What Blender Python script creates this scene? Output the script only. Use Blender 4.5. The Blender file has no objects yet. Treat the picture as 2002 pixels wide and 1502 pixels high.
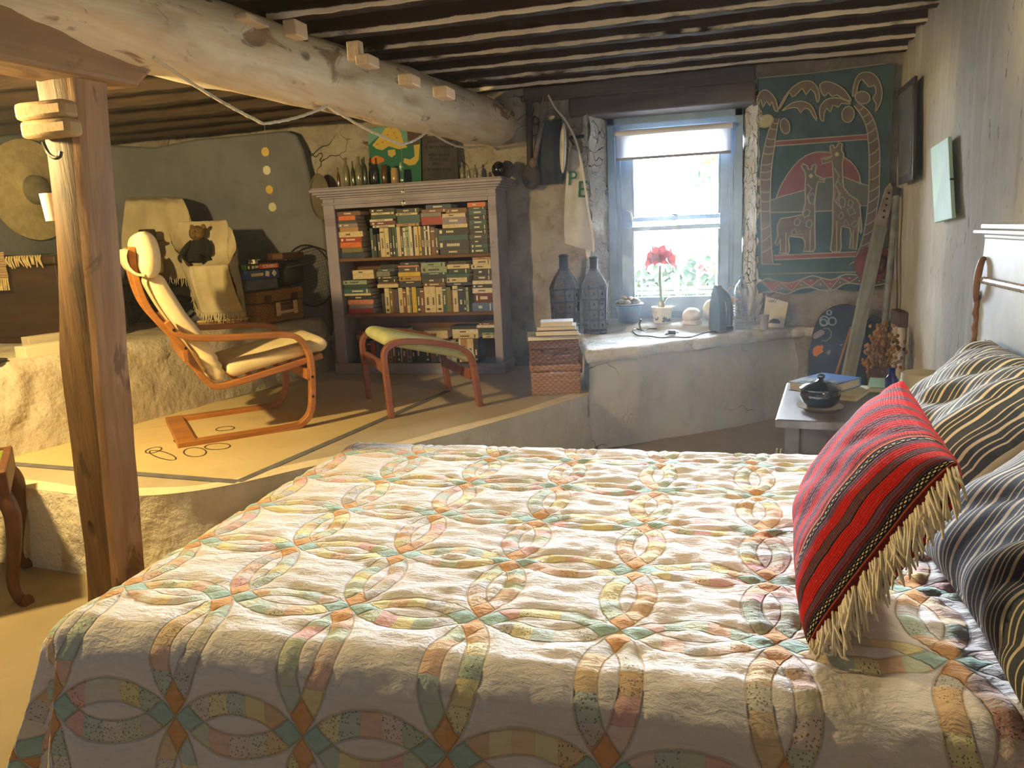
SUN_E, LAMP_L, LAMP_R, EXPO = 16.0, 225.0, 17.0, 0.12
SKY = 48
import bpy, bmesh, math, random
from mathutils import Vector, Matrix, noise, geometry
random.seed(11)
SC = bpy.context.scene
COL = SC.collection
PI = math.pi
rad = math.radians

# ---------------------------------------------------------------- camera maths (room axes: X along far wall, Y depth, Z up)
FPX, CAMZ = 1504.0, 1.26
YAW, PITCH, ROLL = rad(-15.375), rad(11.146), rad(2.691)
_cy, _sy = math.cos(YAW), math.sin(YAW)
_f = Vector((_sy*math.cos(PITCH), _cy*math.cos(PITCH), -math.sin(PITCH)))
_r = Vector((_cy, -_sy, 0)); _d = _f.cross(_r)
_c, _s = math.cos(ROLL), math.sin(ROLL)
CR = _c*_r + _s*_d
CD = -_s*_r + _c*_d
CF = _f
def U(px, py, X=None, Y=None, Z=None):
    """room point where the sight line of a photo pixel meets the plane X=, Y= or Z=."""
    d = CR*((px-1001)/FPX) + CD*((py-751)/FPX) + CF
    if Z is not None: t = (Z-CAMZ)/d.z
    elif Y is not None: t = Y/d.y
    else: t = X/d.x
    return Vector((0, 0, CAMZ)) + d*t
def UP(px, py, P0, n):
    d = CR*((px-1001)/FPX) + CD*((py-751)/FPX) + CF
    o = Vector((0, 0, CAMZ))
    return o + d*((Vector(P0)-o).dot(Vector(n))/d.dot(Vector(n)))

# ---------------------------------------------------------------- node maths
class V:
    def __init__(s, t, k): s.t, s.k = t, k
    def _m(s, op, *a): return s.t.math(op, s, *a)
    def __add__(s, o): return s._m('ADD', o)
    __radd__ = __add__
    def __sub__(s, o): return s._m('SUBTRACT', o)
    def __rsub__(s, o): return s.t.math('SUBTRACT', o, s)
    def __mul__(s, o): return s._m('MULTIPLY', o)
    __rmul__ = __mul__
    def __truediv__(s, o): return s._m('DIVIDE', o)
    def __neg__(s): return s._m('MULTIPLY', -1)
    def lt(s, o): return s._m('LESS_THAN', o)
    def gt(s, o): return s._m('GREATER_THAN', o)
    def abs(s): return s._m('ABSOLUTE')
    def floor(s): return s._m('FLOOR')
    def fract(s): return s._m('FRACT')
    def sqrt(s): return s._m('SQRT')
    def sin(s): return s._m('SINE')
    def mx(s, o): return s._m('MAXIMUM', o)
    def mn(s, o): return s._m('MINIMUM', o)
    def pw(s, o): return s._m('POWER', o)
    def clamp(s): return s.mx(0).mn(1)
    def step(s, a, b):
        n = s.t.n('ShaderNodeMapRange'); n.interpolation_type = 'SMOOTHSTEP'
        s.t.put(n.inputs[0], s); n.inputs[1].default_value = a; n.inputs[2].default_value = b
        return V(s.t, n.outputs[0])
class T:
    def __init__(s, name):
        s.m = bpy.data.materials.new(name); s.m.use_nodes = True
        s.nt = s.m.node_tree
        s.b = s.nt.nodes['Principled BSDF']; s.out = s.nt.nodes['Material Output']
        s._tc = None
    def n(s, ty): return s.nt.nodes.new(ty)
    def put(s, inp, v):
        if isinstance(v, V): s.nt.links.new(v.k, inp)
        elif isinstance(v, (tuple, list)):
            inp.default_value = tuple(v) + ((1,) if len(v) == 3 and len(inp.default_value) == 4 else ())
        else: inp.default_value = v
    def math(s, op, *a):
        n = s.n('ShaderNodeMath'); n.operation = op
        for i, v in enumerate(a): s.put(n.inputs[i], v)
        return V(s, n.outputs[0])
    def co(s, which='Object'):
        if s._tc is None: s._tc = s.n('ShaderNodeTexCoord')
        return V(s, s._tc.outputs[which])
    def xyz(s, v):
        n = s.n('ShaderNodeSeparateXYZ'); s.put(n.inputs[0], v)
        return V(s, n.outputs[0]), V(s, n.outputs[1]), V(s, n.outputs[2])
    def vec(s, x, y, z=0.0):
        n = s.n('ShaderNodeCombineXYZ')
        for i, v in enumerate((x, y, z)): s.put(n.inputs[i], v)
        return V(s, n.outputs[0])
    def scale(s, v, k):
        n = s.n('ShaderNodeMapping'); s.put(n.inputs[0], v); n.inputs[3].default_value = k
        return V(s, n.outputs[0])
    def noise(s, v, sc=5, det=4, ro=.55, dist=0, col=False):
        n = s.n('ShaderNodeTexNoise'); s.put(n.inputs['Vector'], v)
        n.inputs['Scale'].default_value = sc; n.inputs['Detail'].default_value = det
        n.inputs['Roughness'].default_value = ro; n.inputs['Distortion'].default_value = dist
        return V(s, n.outputs['Color' if col else 0])
    def voro(s, v, sc=5, feat='F1', out=0):
        n = s.n('ShaderNodeTexVoronoi'); n.feature = feat; s.put(n.inputs['Vector'], v)
        n.inputs['Scale'].default_value = sc
        return V(s, n.outputs[out])
    def white(s, v, out=0):
        n = s.n('ShaderNodeTexWhiteNoise'); n.noise_dimensions = '3D'; s.put(n.inputs['Vector'], v)
        return V(s, n.outputs[out])
    def mix(s, f, a, b, mode='MIX'):
        n = s.n('ShaderNodeMix'); n.data_type = 'RGBA'; n.blend_type = mode
        s.put(n.inputs[0], f); s.put(n.inputs[6], a); s.put(n.inputs[7], b)
        return V(s, n.outputs[2])
    def ramp(s, f, stops, const=False):
        n = s.n('ShaderNodeValToRGB'); s.put(n.inputs[0], f); e = n.color_ramp.elements
        if const: n.color_ramp.interpolation = 'CONSTANT'
        e.remove(e[1]); e[0].position = stops[0][0]; e[0].color = tuple(stops[0][1])+(1,)
        for p, c in stops[1:]:
            k = e.new(p); k.color = tuple(c)+(1,)
        return V(s, n.outputs[0])
    def set(s, k, v): s.put(s.b.inputs[k], v); return s
    def bump(s, h, st=.5, d=.01, prev=None):
        n = s.n('ShaderNodeBump'); n.inputs['Strength'].default_value = st; n.inputs['Distance'].default_value = d
        s.put(n.inputs['Height'], h)
        if prev is not None: s.put(n.inputs['Normal'], prev)
        v = V(s, n.outputs[0]); s.put(s.b.inputs['Normal'], v); return v

def pm(name, c1, c2=None, rough=.6, sc=6, metal=0, bump=0, bsc=40, bd=.004, st=(1, 1, 1), spec=.4, contrast=(.35, .65), coat=0, trans=0, sss=0):
    t = T(name); o = t.co('Object')
    if st != (1, 1, 1): o = t.scale(o, st)
    if c2 is not None:
        t.set('Base Color', t.mix(t.noise(o, sc, 5).step(*contrast), c1, c2))
    else: t.set('Base Color', c1)
    t.set('Roughness', rough); t.set('Metallic', metal); t.set('Specular IOR Level', spec)
    if coat: t.set('Coat Weight', coat)
    if trans: t.set('Transmission Weight', trans)
    if bump: t.bump(t.noise(o, bsc, 5), bump, bd)
    return t.m

# ---------------------------------------------------------------- mesh building
ROOTM = {}
def obj(name, bm, mats, parent=None, world=False, smooth=40, kind=None, bevel=0, loc=None, mods=None):
    """one mesh object from a bmesh; world=True: the bmesh is in room coordinates and the parent is moved out."""
    if parent is not None and world:
        top = parent
        while top.parent is not None: top = top.parent
        bm.transform(ROOTM[top.name].inverted())
    if bm.faces: bmesh.ops.recalc_face_normals(bm, faces=bm.faces[:])
    me = bpy.data.meshes.new(name)
    if loc is not None and parent is None: bm.transform(Matrix.Translation(-Vector(loc)))
    bm.to_mesh(me); bm.free()
    for m in (mats if isinstance(mats, (list, tuple)) else [mats]): me.materials.append(m)
    if smooth:
        me.polygons.foreach_set('use_smooth', [True]*len(me.polygons))
        if smooth < 180: me.set_sharp_from_angle(angle=rad(smooth))
    o = bpy.data.objects.new(name, me); COL.objects.link(o)
    if loc is not None and parent is None: o.location = loc
    if parent is not None: o.parent = parent
    if bevel:
        b = o.modifiers.new('bevel', 'BEVEL'); b.width = bevel; b.segments = 2; b.limit_method = 'ANGLE'; b.angle_limit = rad(40)
    if kind: o['kind'] = kind
    if parent is None: ROOTM[o.name] = Matrix.Translation(Vector(loc) if loc is not None else Vector())
    return o
def tag(o, label, cat, group=None):
    o['label'] = label; o['category'] = cat
    if group: o['group'] = group
    return o
def thing(name, label, cat, loc=(0, 0, 0), rz=0, group=None, M=None):
    o = bpy.data.objects.new(name, None); COL.objects.link(o)
    o.empty_display_size = .05
    m = M if M is not None else Matrix.Translation(Vector(loc)) @ Matrix.Rotation(rz, 4, 'Z')
    o.matrix_world = m
    ROOTM[o.name] = m.copy()
    return tag(o, label, cat, group)
def one(name, bm, mats, label, cat, loc, group=None, **k):
    return tag(obj(name, bm, mats, loc=loc, **k), label, cat, group)
def struct(name, bm, mats, parent=None, **k):
    o = obj(name, bm, mats, parent, **k)
    o['kind'] = 'structure'
    return o
def dup(root, M, label, group=None):
    r = root.copy(); COL.objects.link(r); r.matrix_world = M; ROOTM[r.name] = M.copy(); r['label'] = label
    if group: r['group'] = group
    for ch in list(root.children):
        c = ch.copy(); COL.objects.link(c); c.parent = r
        for g in list(ch.children):
            d = g.copy(); COL.objects.link(d); d.parent = c
    return r
NB = bmesh.new
def TR(x, y, z, rz=0, rx=0, ry=0):
    return Matrix.Translation((x, y, z)) @ Matrix.Rotation(rz, 4, 'Z') @ Matrix.Rotation(ry, 4, 'Y') @ Matrix.Rotation(rx, 4, 'X')
def bx(bm, x0, x1, y0, y1, z0, z1, mi=0, M=None):
    v = [bm.verts.new(p) for p in ((x0, y0, z0), (x1, y0, z0), (x1, y1, z0), (x0, y1, z0), (x0, y0, z1), (x1, y0, z1), (x1, y1, z1), (x0, y1, z1))]
    if M is not None:
        for q in v: q.co = M @ q.co
    fs = []
    for f in ((3, 2, 1, 0), (4, 5, 6, 7), (0, 1, 5, 4), (1, 2, 6, 5), (2, 3, 7, 6), (3, 0, 4, 7)):
        a = bm.faces.new([v[i] for i in f]); a.material_index = mi; fs.append(a)
    return fs
def lathe(bm, prof, n=24, M=None, mi=0, cap=True):
    rings = []
    for r, z in prof:
        rings.append([bm.verts.new((r*math.cos(2*PI*i/n), r*math.sin(2*PI*i/n), z)) for i in range(n)])
    if M is not None:
        for R in rings:
            for q in R: q.co = M @ q.co
    for a, b in zip(rings, rings[1:]):
        for i in range(n):
            f = bm.faces.new((a[i], a[(i+1) % n], b[(i+1) % n], b[i])); f.material_index = mi
    if cap:
        if prof[0][0] > 1e-4: bm.faces.new(rings[0][::-1]).material_index = mi
        if prof[-1][0] > 1e-4: bm.faces.new(rings[-1]).material_index = mi
    return rings
def catmull(pts, k=6, closed=False):
    P = [Vector(p) for p in pts]; out = []; n = len(P)
    for i in range(n if closed else n-1):
        g = (lambda j: P[j % n]) if closed else (lambda j: P[max(0, min(n-1, j))])
        p0, p1, p2, p3 = g(i-1), g(i), g(i+1), g(i+2)
        for j in range(k):
            t = j/k
            out.append(.5*((2*p1)+(p2-p0)*t+(2*p0-5*p1+4*p2-p3)*t*t+(3*p1-p0-3*p2+p3)*t**3))
    if not closed: out.append(P[-1])
    return out
def tube(bm, pts, r, n=8, mi=0, cap=True, flat=1.0, closed=False, up=None):
    P = [Vector(p) for p in pts]; m = len(P)
    R = r if isinstance(r, (list, tuple)) else [r]*m
    rings = []; N = None
    for i in range(m):
        if closed: t = (P[(i+1) % m]-P[i-1])
        else: t = P[min(m-1, i+1)]-P[max(0, i-1)]
        t = t.normalized() if t.length > 1e-9 else Vector((0, 0, 1))
        if N is None:
            a = Vector(up) if up else (Vector((0, 0, 1)) if abs(t.z) < .9 else Vector((1, 0, 0)))
            N = (a-t*a.dot(t)).normalized()
        else:
            N = (N-t*N.dot(t))
            N = N.normalized() if N.length > 1e-6 else Vector((1, 0, 0))
        B = t.cross(N)
        rings.append([bm.verts.new(P[i]+N*(R[i]*flat*math.cos(2*PI*k/n))+B*(R[i]*math.sin(2*PI*k/n))) for k in range(n)])
    for a, b in zip(rings, rings[1:]+([rings[0]] if closed else [])):
        for k in range(n):
            bm.faces.new((a[k], a[(k+1) % n], b[(k+1) % n], b[k])).material_index = mi
    if cap and not closed:
        bm.faces.new(rings[0][::-1]).material_index = mi; bm.faces.new(rings[-1]).material_index = mi
def prism(bm, poly, z0, z1, M=None, mi=0, cap_mi=None):
    a = [bm.verts.new((p[0], p[1], z0)) for p in poly]; b = [bm.verts.new((p[0], p[1], z1)) for p in poly]
    if M is not None:
        for q in a+b: q.co = M @ q.co
    n = len(poly)
    for i in range(n): bm.faces.new((a[i], a[(i+1) % n], b[(i+1) % n], b[i])).material_index = mi
    bm.faces.new(a[::-1]).material_index = mi
    f = bm.faces.new(b); f.material_index = mi if cap_mi is None else cap_mi
    bmesh.ops.triangulate(bm, faces=[q for q in (f,) if len(q.verts) > 4])
def sweep(bm, path, t, b0, b1, k=6, mi=0):
    """laminated bent wood: path of (a,z); thickness t in the plane, from b0 to b1 sideways (local y)."""
    P = [Vector((p[0], p[1])) for p in catmull([(p[0], p[1], 0) for p in path], k)] if k else [Vector(p) for p in path]
    rings = []
    for i, p in enumerate(P):
        d = (P[min(len(P)-1, i+1)]-P[max(0, i-1)]).normalized(); n = Vector((-d.y, d.x))
        q0, q1 = p+n*t/2, p-n*t/2
        rings.append([bm.verts.new(c) for c in ((q0.x, b0, q0.y), (q0.x, b1, q0.y), (q1.x, b1, q1.y), (q1.x, b0, q1.y))])
    for a, b in zip(rings, rings[1:]):
        for j in range(4): bm.faces.new((a[j], a[(j+1) % 4], b[(j+1) % 4], b[j])).material_index = mi
    bm.faces.new(rings[0][::-1]).material_index = mi; bm.faces.new(rings[-1]).material_index = mi
def cushion(bm, path, t, b0, b1, ns=28, k=8, mi=0, taper=.35, e=.55, puff=0):
    """padded slab along a path of (a,z) between b0 and b1 (local y)."""
    P = [Vector((p[0], p[1])) for p in catmull([(p[0], p[1], 0) for p in path], k)]
    L = [0]
    for a, b in zip(P, P[1:]): L.append(L[-1]+(b-a).length)
    cb, hw = (b0+b1)/2, (b1-b0)/2; rings = []
    for i, p in enumerate(P):
        d = (P[min(len(P)-1, i+1)]-P[max(0, i-1)]).normalized(); n = Vector((-d.y, d.x))
        s = min(L[i], L[-1]-L[i])
        q = min(1, s/(t*.5)) if t else 1
        sc = math.sqrt(max(0, 1-(1-q)**2))*.97+.03
        ring = []
        for j in range(ns):
            an = 2*PI*j/ns; c, sn = math.cos(an), math.sin(an)
            y = cb+hw*math.copysign(abs(c)**.3, c)*(1-.06*(1-sc))
            h = t/2*sc*math.copysign(abs(sn)**e, sn)*(1+puff*math.sin(L[i]*40))
            ring.append(bm.verts.new((p.x+n.x*h, y, p.y+n.y*h)))
        rings.append(ring)
    for a, b in zip(rings, rings[1:]):
        for j in range(ns): bm.faces.new((a[j], a[(j+1) % ns], b[(j+1) % ns], b[j])).material_index = mi
    bm.faces.new(rings[0][::-1]).material_index = mi; bm.faces.new(rings[-1]).material_index = mi
def grid(bm, nu, nv, f, mi=0, uv=None):
    g = [[bm.verts.new(f(i/nu, j/nv)) for j in range(nv+1)] for i in range(nu+1)]
    ly = bm.loops.layers.uv.verify() if uv else None
    for i in range(nu):
        for j in range(nv):
            q = bm.faces.new((g[i][j], g[i+1][j], g[i+1][j+1], g[i][j+1])); q.material_index = mi
            if uv:
                for l, (a, b) in zip(q.loops, ((i, j), (i+1, j), (i+1, j+1), (i, j+1))): l[ly].uv = uv(a/nu, b/nv)
    return g
def blob(bm, c, r, M=None, sub=3, mi=0, jit=0, seed=0):
    before = set(bm.verts)
    R = bmesh.ops.create_icosphere(bm, subdivisions=sub, radius=1)
    vs = R['verts']
    for v in vs:
        k = 1+(jit*noise.noise(v.co*2.2+Vector((seed, 0, 0))) if jit else 0)
        v.co = Vector((v.co.x*r[0]*k, v.co.y*r[1]*k, v.co.z*r[2]*k))
        if M is not None: v.co = M @ v.co
        v.co += Vector(c)
    for v in vs:
        for f in v.link_faces: f.material_index = mi
def poly(bm, pts, mi=0):
    """flat filled outline (concave allowed) from 3-D points lying in one plane."""
    P = [Vector(p) for p in pts]; vs = [bm.verts.new(p) for p in P]
    for tri in geometry.tessellate_polygon([P]):
        try: bm.faces.new([vs[i] for i in tri]).material_index = mi
        except ValueError: pass
def ribbon(bm, pts, w, nrm, mi=0, closed=False):
    P = [Vector(p) for p in pts]; m = len(P); nrm = Vector(nrm); L = []
    for i in range(m):
        t = (P[(i+1) % m]-P[i-1]) if closed else (P[min(m-1, i+1)]-P[max(0, i-1)])
        s = nrm.cross(t)
        s = s.normalized()*w/2 if s.length > 1e-9 else Vector((w/2, 0, 0))
        L.append((bm.verts.new(P[i]+s), bm.verts.new(P[i]-s)))
    for i in range(m if closed else m-1):
        a, b = L[i], L[(i+1) % m]
        bm.faces.new((a[0], a[1], b[1], b[0])).material_index = mi
def text(bm, s, size, M, mi=0, ext=.0008, align='CENTER'):
    cu = bpy.data.curves.new('t', 'FONT'); cu.body = s; cu.size = size; cu.extrude = ext
    cu.align_x = align; cu.align_y = 'CENTER'; cu.resolution_u = 3
    o = bpy.data.objects.new('t', cu)
    me = bpy.data.meshes.new_from_object(o); me.transform(M)
    n0 = len(bm.faces); bm.from_mesh(me); bm.faces.ensure_lookup_table()
    for f in bm.faces[n0:]: f.material_index = mi
    bpy.data.objects.remove(o); bpy.data.curves.remove(cu); bpy.data.meshes.remove(me)
def nz(p, s, o=0): return noise.noise(Vector(p)*s+Vector((o, o*1.7, o*.3)))
def fbm(p, s, o=0): return noise.fractal(Vector(p)*s+Vector((o, o*1.7, o*.3)), .9, 2.1, 4)
def lerp(a, b, t): return a+(b-a)*t
def plin(pts, x):
    for (x0, y0), (x1, y1) in zip(pts, pts[1:]):
        if x <= x1: return y0+(y1-y0)*(x-x0)/(x1-x0)
    return pts[-1][1]
ORD = ['first', 'second', 'third', 'fourth', 'fifth', 'sixth', 'seventh', 'eighth', 'ninth', 'tenth', 'eleventh', 'twelfth', 'thirteenth', 'fourteenth',
       'fifteenth', 'sixteenth', 'seventeenth', 'eighteenth', 'nineteenth', 'twentieth', 'twenty-first', 'twenty-second', 'twenty-third', 'twenty-fourth', 'twenty-fifth', 'twenty-sixth', 'twenty-seventh', 'twenty-eighth', 'twenty-ninth', 'thirtieth']
def S(r, g, b):
    f = lambda c: (c/255/12.92 if c <= 10 else ((c/255+.055)/1.055)**2.4)
    return (f(r), f(g), f(b))

# ---------------------------------------------------------------- plaster, stone, wood
def plaster(name, c1, c2, c3, bump=.6, sc=3, cracks=0, streak=False, rough=.9, cw=.010, cm=.56):
    t = T(name); o = t.co()
    n1 = t.noise(o, sc, 6, .6); n2 = t.noise(t.scale(o, (1, 1, .12)) if streak else o, sc*2.6, 6, .65, .6)
    c = t.mix(n1.step(.35, .68), c1, c2)
    c = t.mix(n2.step(.5, .78)*.75, c, c3)
    if streak:
        n4 = t.noise(t.scale(o, (1, 1, .07)), 9, 5, .7)
        c = t.mix(n4.step(.54, .76)*.5, c, S(132, 123, 118))
        n5 = t.noise(t.scale(o, (1, 1, .25)), 38, 3, .7)
        c = t.mix(n5.step(.64, .70)*.75, c, S(84, 78, 78))
        n6 = t.noise(t.scale(o, (1, 1, .16)), 4.2, 4, .6)
        c = t.mix(n6.step(.56, .66)*.6, c, S(214, 208, 198))
    h = t.noise(o, sc*7, 6, .62)+t.noise(o, sc*1.5, 3)*2.2
    if cracks:
        w = t.noise(o, 2.2, 3, .6, col=True)
        n = t.n('ShaderNodeMix'); n.data_type = 'RGBA'; n.blend_type = 'ADD'; n.inputs[0].default_value = .5
        t.put(n.inputs[6], o); t.put(n.inputs[7], w)
        e = t.voro(V(t, n.outputs[2]), cracks, 'DISTANCE_TO_EDGE')
        m = t.noise(o, 1.9, 2).step(cm, cm+.1)
        k = (1-e.step(.002, cw))*m
        c = t.mix(k*.8, c, S(70, 62, 54)); h = h-k*1.5
    t.set('Base Color', c).set('Roughness', rough).set('Specular IOR Level', .2)
    t.bump(h, bump, .012)
    return t.m
def wood(name, c1, c2, axis=0, sc=5, bump=.4, rough=.6, spots=None, spec=.3):
    t = T(name); o = t.co(); s = [1, 1, 1]; s[axis] = .09
    g = t.noise(t.scale(o, tuple(s)), sc*3, 6, .65, .8)
    g2 = t.noise(o, sc*.7, 4, .6)
    c = t.mix(g.step(.3, .7), c1, c2)
    c = t.mix(g2.step(.45, .75)*.5, c, tuple(x*.55 for x in c1))
    h = g
    if spots:
        p = t.noise(t.scale(o, tuple(.5 if i == axis else 1 for i in range(3))), 6.5, 4, .6, 1.0).step(.57, .66)
        c = t.mix(p*.8, c, spots)
        k = t.voro(t.scale(o, tuple(.6 if i == axis else 1 for i in range(3))), 7)
        kk = (1-k.step(.1, .2))*t.noise(o, 3, 2).step(.5, .58)
        c = t.mix(kk, c, tuple(x*.3 for x in spots)); h = h-kk*2
    t.set('Base Color', c).set('Roughness', rough).set('Specular IOR Level', spec)
    t.bump(h, bump, .006)
    return t.m

M_FLOOR = plaster('floor_paint', S(150, 134, 104), S(140, 124, 94), S(130, 114, 88), .12, 2.5, rough=.55)
M_PLAT = plaster('platform_paint', S(186, 172, 140), S(176, 160, 130), S(164, 148, 120), .12, 2.5, rough=.5)
M_CLOTHFLOOR = plaster('painted_panel', S(208, 186, 136), S(200, 178, 128), S(186, 164, 116), .1, 2.5, rough=.5)
M_RIM = plaster('rim_paint', S(226, 210, 172), S(216, 198, 160), S(200, 182, 146), .3, 5)
M_RISER = plaster('riser_plaster', S(230, 220, 198), S(216, 204, 178), S(196, 182, 154), 1.0, 4)
M_LEDGE = plaster('ledge_plaster', S(196, 186, 164), S(180, 168, 144), S(160, 146, 122), 1.0, 4)
M_BENCH = plaster('bench_plaster', S(206, 202, 188), S(196, 190, 174), S(182, 174, 158), .5, 2.2, cracks=3.2, cw=.009, cm=.51)
M_BENCHTOP = plaster('bench_top_wash', S(226, 224, 220), S(214, 210, 202), S(186, 176, 160), .8, 5)
M_STONE = plaster('limewashed_stone', S(166, 158, 142), S(138, 128, 112), S(98, 88, 76), 1.0, 4, cracks=6, cw=.022, cm=.52)
M_REVEAL = plaster('reveal_plaster', S(240, 236, 222), S(226, 220, 200), S(180, 168, 146), 1.4, 7, cracks=9, cw=.03, cm=.44)
M_RIGHT = plaster('stained_wall', S(196, 190, 178), S(178, 171, 158), S(208, 203, 192), .5, 2.4, streak=True)
M_LEFT = plaster('grey_plaster', S(116, 118, 122), S(104, 106, 110), S(92, 92, 92), .3, 2.2)
M_JOISTCEIL = wood('ceiling_boards', S(52, 38, 30), S(38, 28, 22), 0, 4)
M_POST = wood('post_timber', S(176, 138, 100), S(140, 104, 72), 2, 5, .6, spots=S(100, 72, 48))
M_BOLSTER = wood('bolster_timber', S(168, 132, 96), S(140, 106, 74), 1, 4, .4, spots=S(120, 90, 64))
M_BEAM = wood('beam_log', S(248, 238, 216), S(226, 204, 170), 1, 4, 1.0, spots=S(136, 98, 66))
def joist_mat():
    t = T('pale_edged_joist'); o = t.co(); x, y, z = t.xyz(o)
    g = t.noise(t.scale(o, (.08, 1, 1)), 14, 5, .65, .6)
    c = t.mix(g.step(.3, .7), S(62, 42, 32), S(38, 27, 20))
    n = t.noise(t.scale(o, (.4, 1, 1)), 9, 5, .7)
    e = (z*-1+n*.026-.012+t.noise(t.scale(o, (1, .02, .02)), 1.7, 3)*.03).step(.101, .107)*(1-(y+n*.034-.017).step(-.037, -.026))  # e: pale, noise-broken strip along the lower near edge of the joist
    c = t.mix(e, c, t.mix(g, S(240, 230, 210), S(206, 190, 164)))
    t.set('Base Color', c).set('Roughness', .8).set('Specular IOR Level', .2); t.bump(g, .5, .006)
    return t.m
M_JOIST = joist_mat()
M_JOISTL = wood('dark_joist', S(70, 52, 34), S(44, 34, 24), 0, 5, .5, .8)  # left-bay joists: dark wood without the pale edge
M_LINTEL = wood('lintel_wood', S(104, 92, 84), S(78, 68, 62), 0, 5)
M_LINE = pm('grey_line_paint', S(112, 110, 108), S(96, 94, 94), .7, 20)
M_BLACKLINE = pm('dark_line_paint', S(70, 58, 40), None, .8)

# ---------------------------------------------------------------- lower floor
bm = NB(); bx(bm, -5.2, 1.6, -2.4, 5.8, -.12, 0)
struct('floor', bm, M_FLOOR, smooth=0)

# ---------------------------------------------------------------- raised floor on the left with curved edge
PZ = .33
EDGE = [(-4.9, 2.40), (-3.6, 2.40), (-2.8, 2.37), (-2.3, 2.33), (-1.95, 2.44), (-1.64, 2.80), (-1.30, 3.24), (-1.02, 3.70), (-.745, 4.22), (-.62, 4.55)]
ec = [Vector((p.x, p.y)) for p in catmull([(x, y, 0) for x, y in EDGE], 14)]
bm = NB(); rows = 9; V0 = []
for i, p in enumerate(ec):
    t = (ec[min(len(ec)-1, i+1)]-ec[max(0, i-1)]).normalized(); n = Vector((t.y, -t.x)); col = []
    for k in range(rows):
        z = PZ*k/(rows-1); q = Vector((p.x, p.y, z))
        d = (.014*fbm(q, 5, 3)+.007*nz(q, 17, 1))*(1 if 0 < k < rows-1 else .3)+(.02*(1-k/(rows-1)))
        col.append(bm.verts.new((p.x+n.x*d, p.y+n.y*d, z)))
    V0.append(col)
for a, b in zip(V0, V0[1:]):
    for k in range(rows-1): bm.faces.new((a[k], b[k], b[k+1], a[k+1]))
tops = [Vector((c[-1].co.x, c[-1].co.y, PZ)) for c in V0]
poly(bm, tops+[Vector((-.62, 5.3, PZ)), Vector((-4.9, 5.3, PZ))], 1)
PLAT = struct('floor_raised', bm, [M_RISER, M_PLAT], smooth=60)
# painted rim, border line and flower outline on the raised floor
bm = NB()
inn = []
for i, p in enumerate(ec):
    t = (ec[min(len(ec)-1, i+1)]-ec[max(0, i-1)]).normalized()
    w = .085+.012*math.sin(i*.3)
    inn.append(Vector((p.x-t.y*w, p.y+t.x*w, PZ+.0015)))
L = [(bm.verts.new(a), bm.verts.new((b.x, b.y, PZ+.0015))) for a, b in zip(inn, tops)]
for a, b in zip(L, L[1:]): bm.faces.new((a[0], a[1], b[1], b[0]))
struct('painted_rim', bm, M_RIM, PLAT, smooth=0)
A, B_, C_, D_ = (U(-60, 901, Z=PZ), U(465, 943, Z=PZ), U(876, 765, Z=PZ), U(527, 757, Z=PZ))
D_ = D_+Vector((.06, -.0, 0)); A = A+Vector((0, 0, 0))
bm = NB(); poly(bm, [p+Vector((0, 0, .0012)) for p in (A, B_, C_, D_+Vector((.35, .25, 0)), D_)])
struct('painted_panel', bm, M_CLOTHFLOOR, PLAT, smooth=0)
bm = NB(); ribbon(bm, [p+Vector((0, 0, .0025)) for p in (A, B_)], .045, (0, 0, 1)); ribbon(bm, [p+Vector((0, 0, .0026)) for p in (B_, C_)], .042, (0, 0, 1))
ribbon(bm, [p+Vector((0, 0, .0025)) for p in (A, D_)], .018, (0, 0, 1))
struct('painted_border', bm, M_LINE, PLAT, smooth=0)
bm = NB()
for cx, cy, rx, ry, an in ((318, 890, 26, 7, -.25), (381, 884, 22, 9, 0), (425, 873, 25, 6, .05), (300, 880, 16, 5, .2), (440, 838, 18, 4, .1), (360, 860, 20, 5, .1)):
    pts = [U(cx+rx*math.cos(a*PI/12)*1, cy+ry*math.sin(a*PI/12)-an*rx*math.cos(a*PI/12), Z=PZ+.003) for a in range(24)]
    ribbon(bm, pts, .006, (0, 0, 1), closed=True)
struct('painted_flower', bm, M_BLACKLINE, PLAT, smooth=0)

# ---------------------------------------------------------------- rough stone ledge along the left
LB = [(-3.34, 2.36), (-3.21, 2.70), (-3.14, 3.05), (-3.05, 3.52), (-2.87, 4.40), (-2.78, 5.0), (-2.76, 5.28)]
lb = [Vector((p.x, p.y)) for p in catmull([(x, y, 0) for x, y in LB], 14)]
def ledge_z(y): return plin([(2.3, .765), (3.5, .76), (4.4, .735), (5.3, .70)], y)
bm = NB(); rows = 12; G = []
for p in lb:
    col = []
    for k in range(rows):
        f = k/(rows-1); zt = ledge_z(p.y); z = PZ-.01+(zt-PZ+.01)*f
        q = Vector((p.x, p.y, z))
        v1 = noise.voronoi(q*3.2)[0]; rough_ = .05*min(.35, v1[1]-v1[0])
        d = -(.10 if p.y < 4.0 else lerp(.10, .035, min(1, (p.y-4.0)/.4)))*f+.028*fbm(q, 4, 9)+rough_+.008*nz(q, 20)
        if f > .85: d -= .03*((f-.85)/.15)**2
        col.append(bm.verts.new((p.x+d, p.y-.1*d, z)))
    nb = 12
    for k in range(1, nb+1):
        g = k/nb; x = lerp(col[rows-1].co.x, -4.9, g); q = Vector((x, p.y, 0))
        col.append(bm.verts.new((x, p.y, ledge_z(p.y)+.006*fbm(q, 4, 2))))
    G.append(col)
for a, b in zip(G, G[1:]):
    for k in range(len(a)-1): bm.faces.new((a[k], b[k], b[k+1], a[k+1]))
struct('trim_ledge', bm, M_LEDGE, smooth=60)

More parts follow.
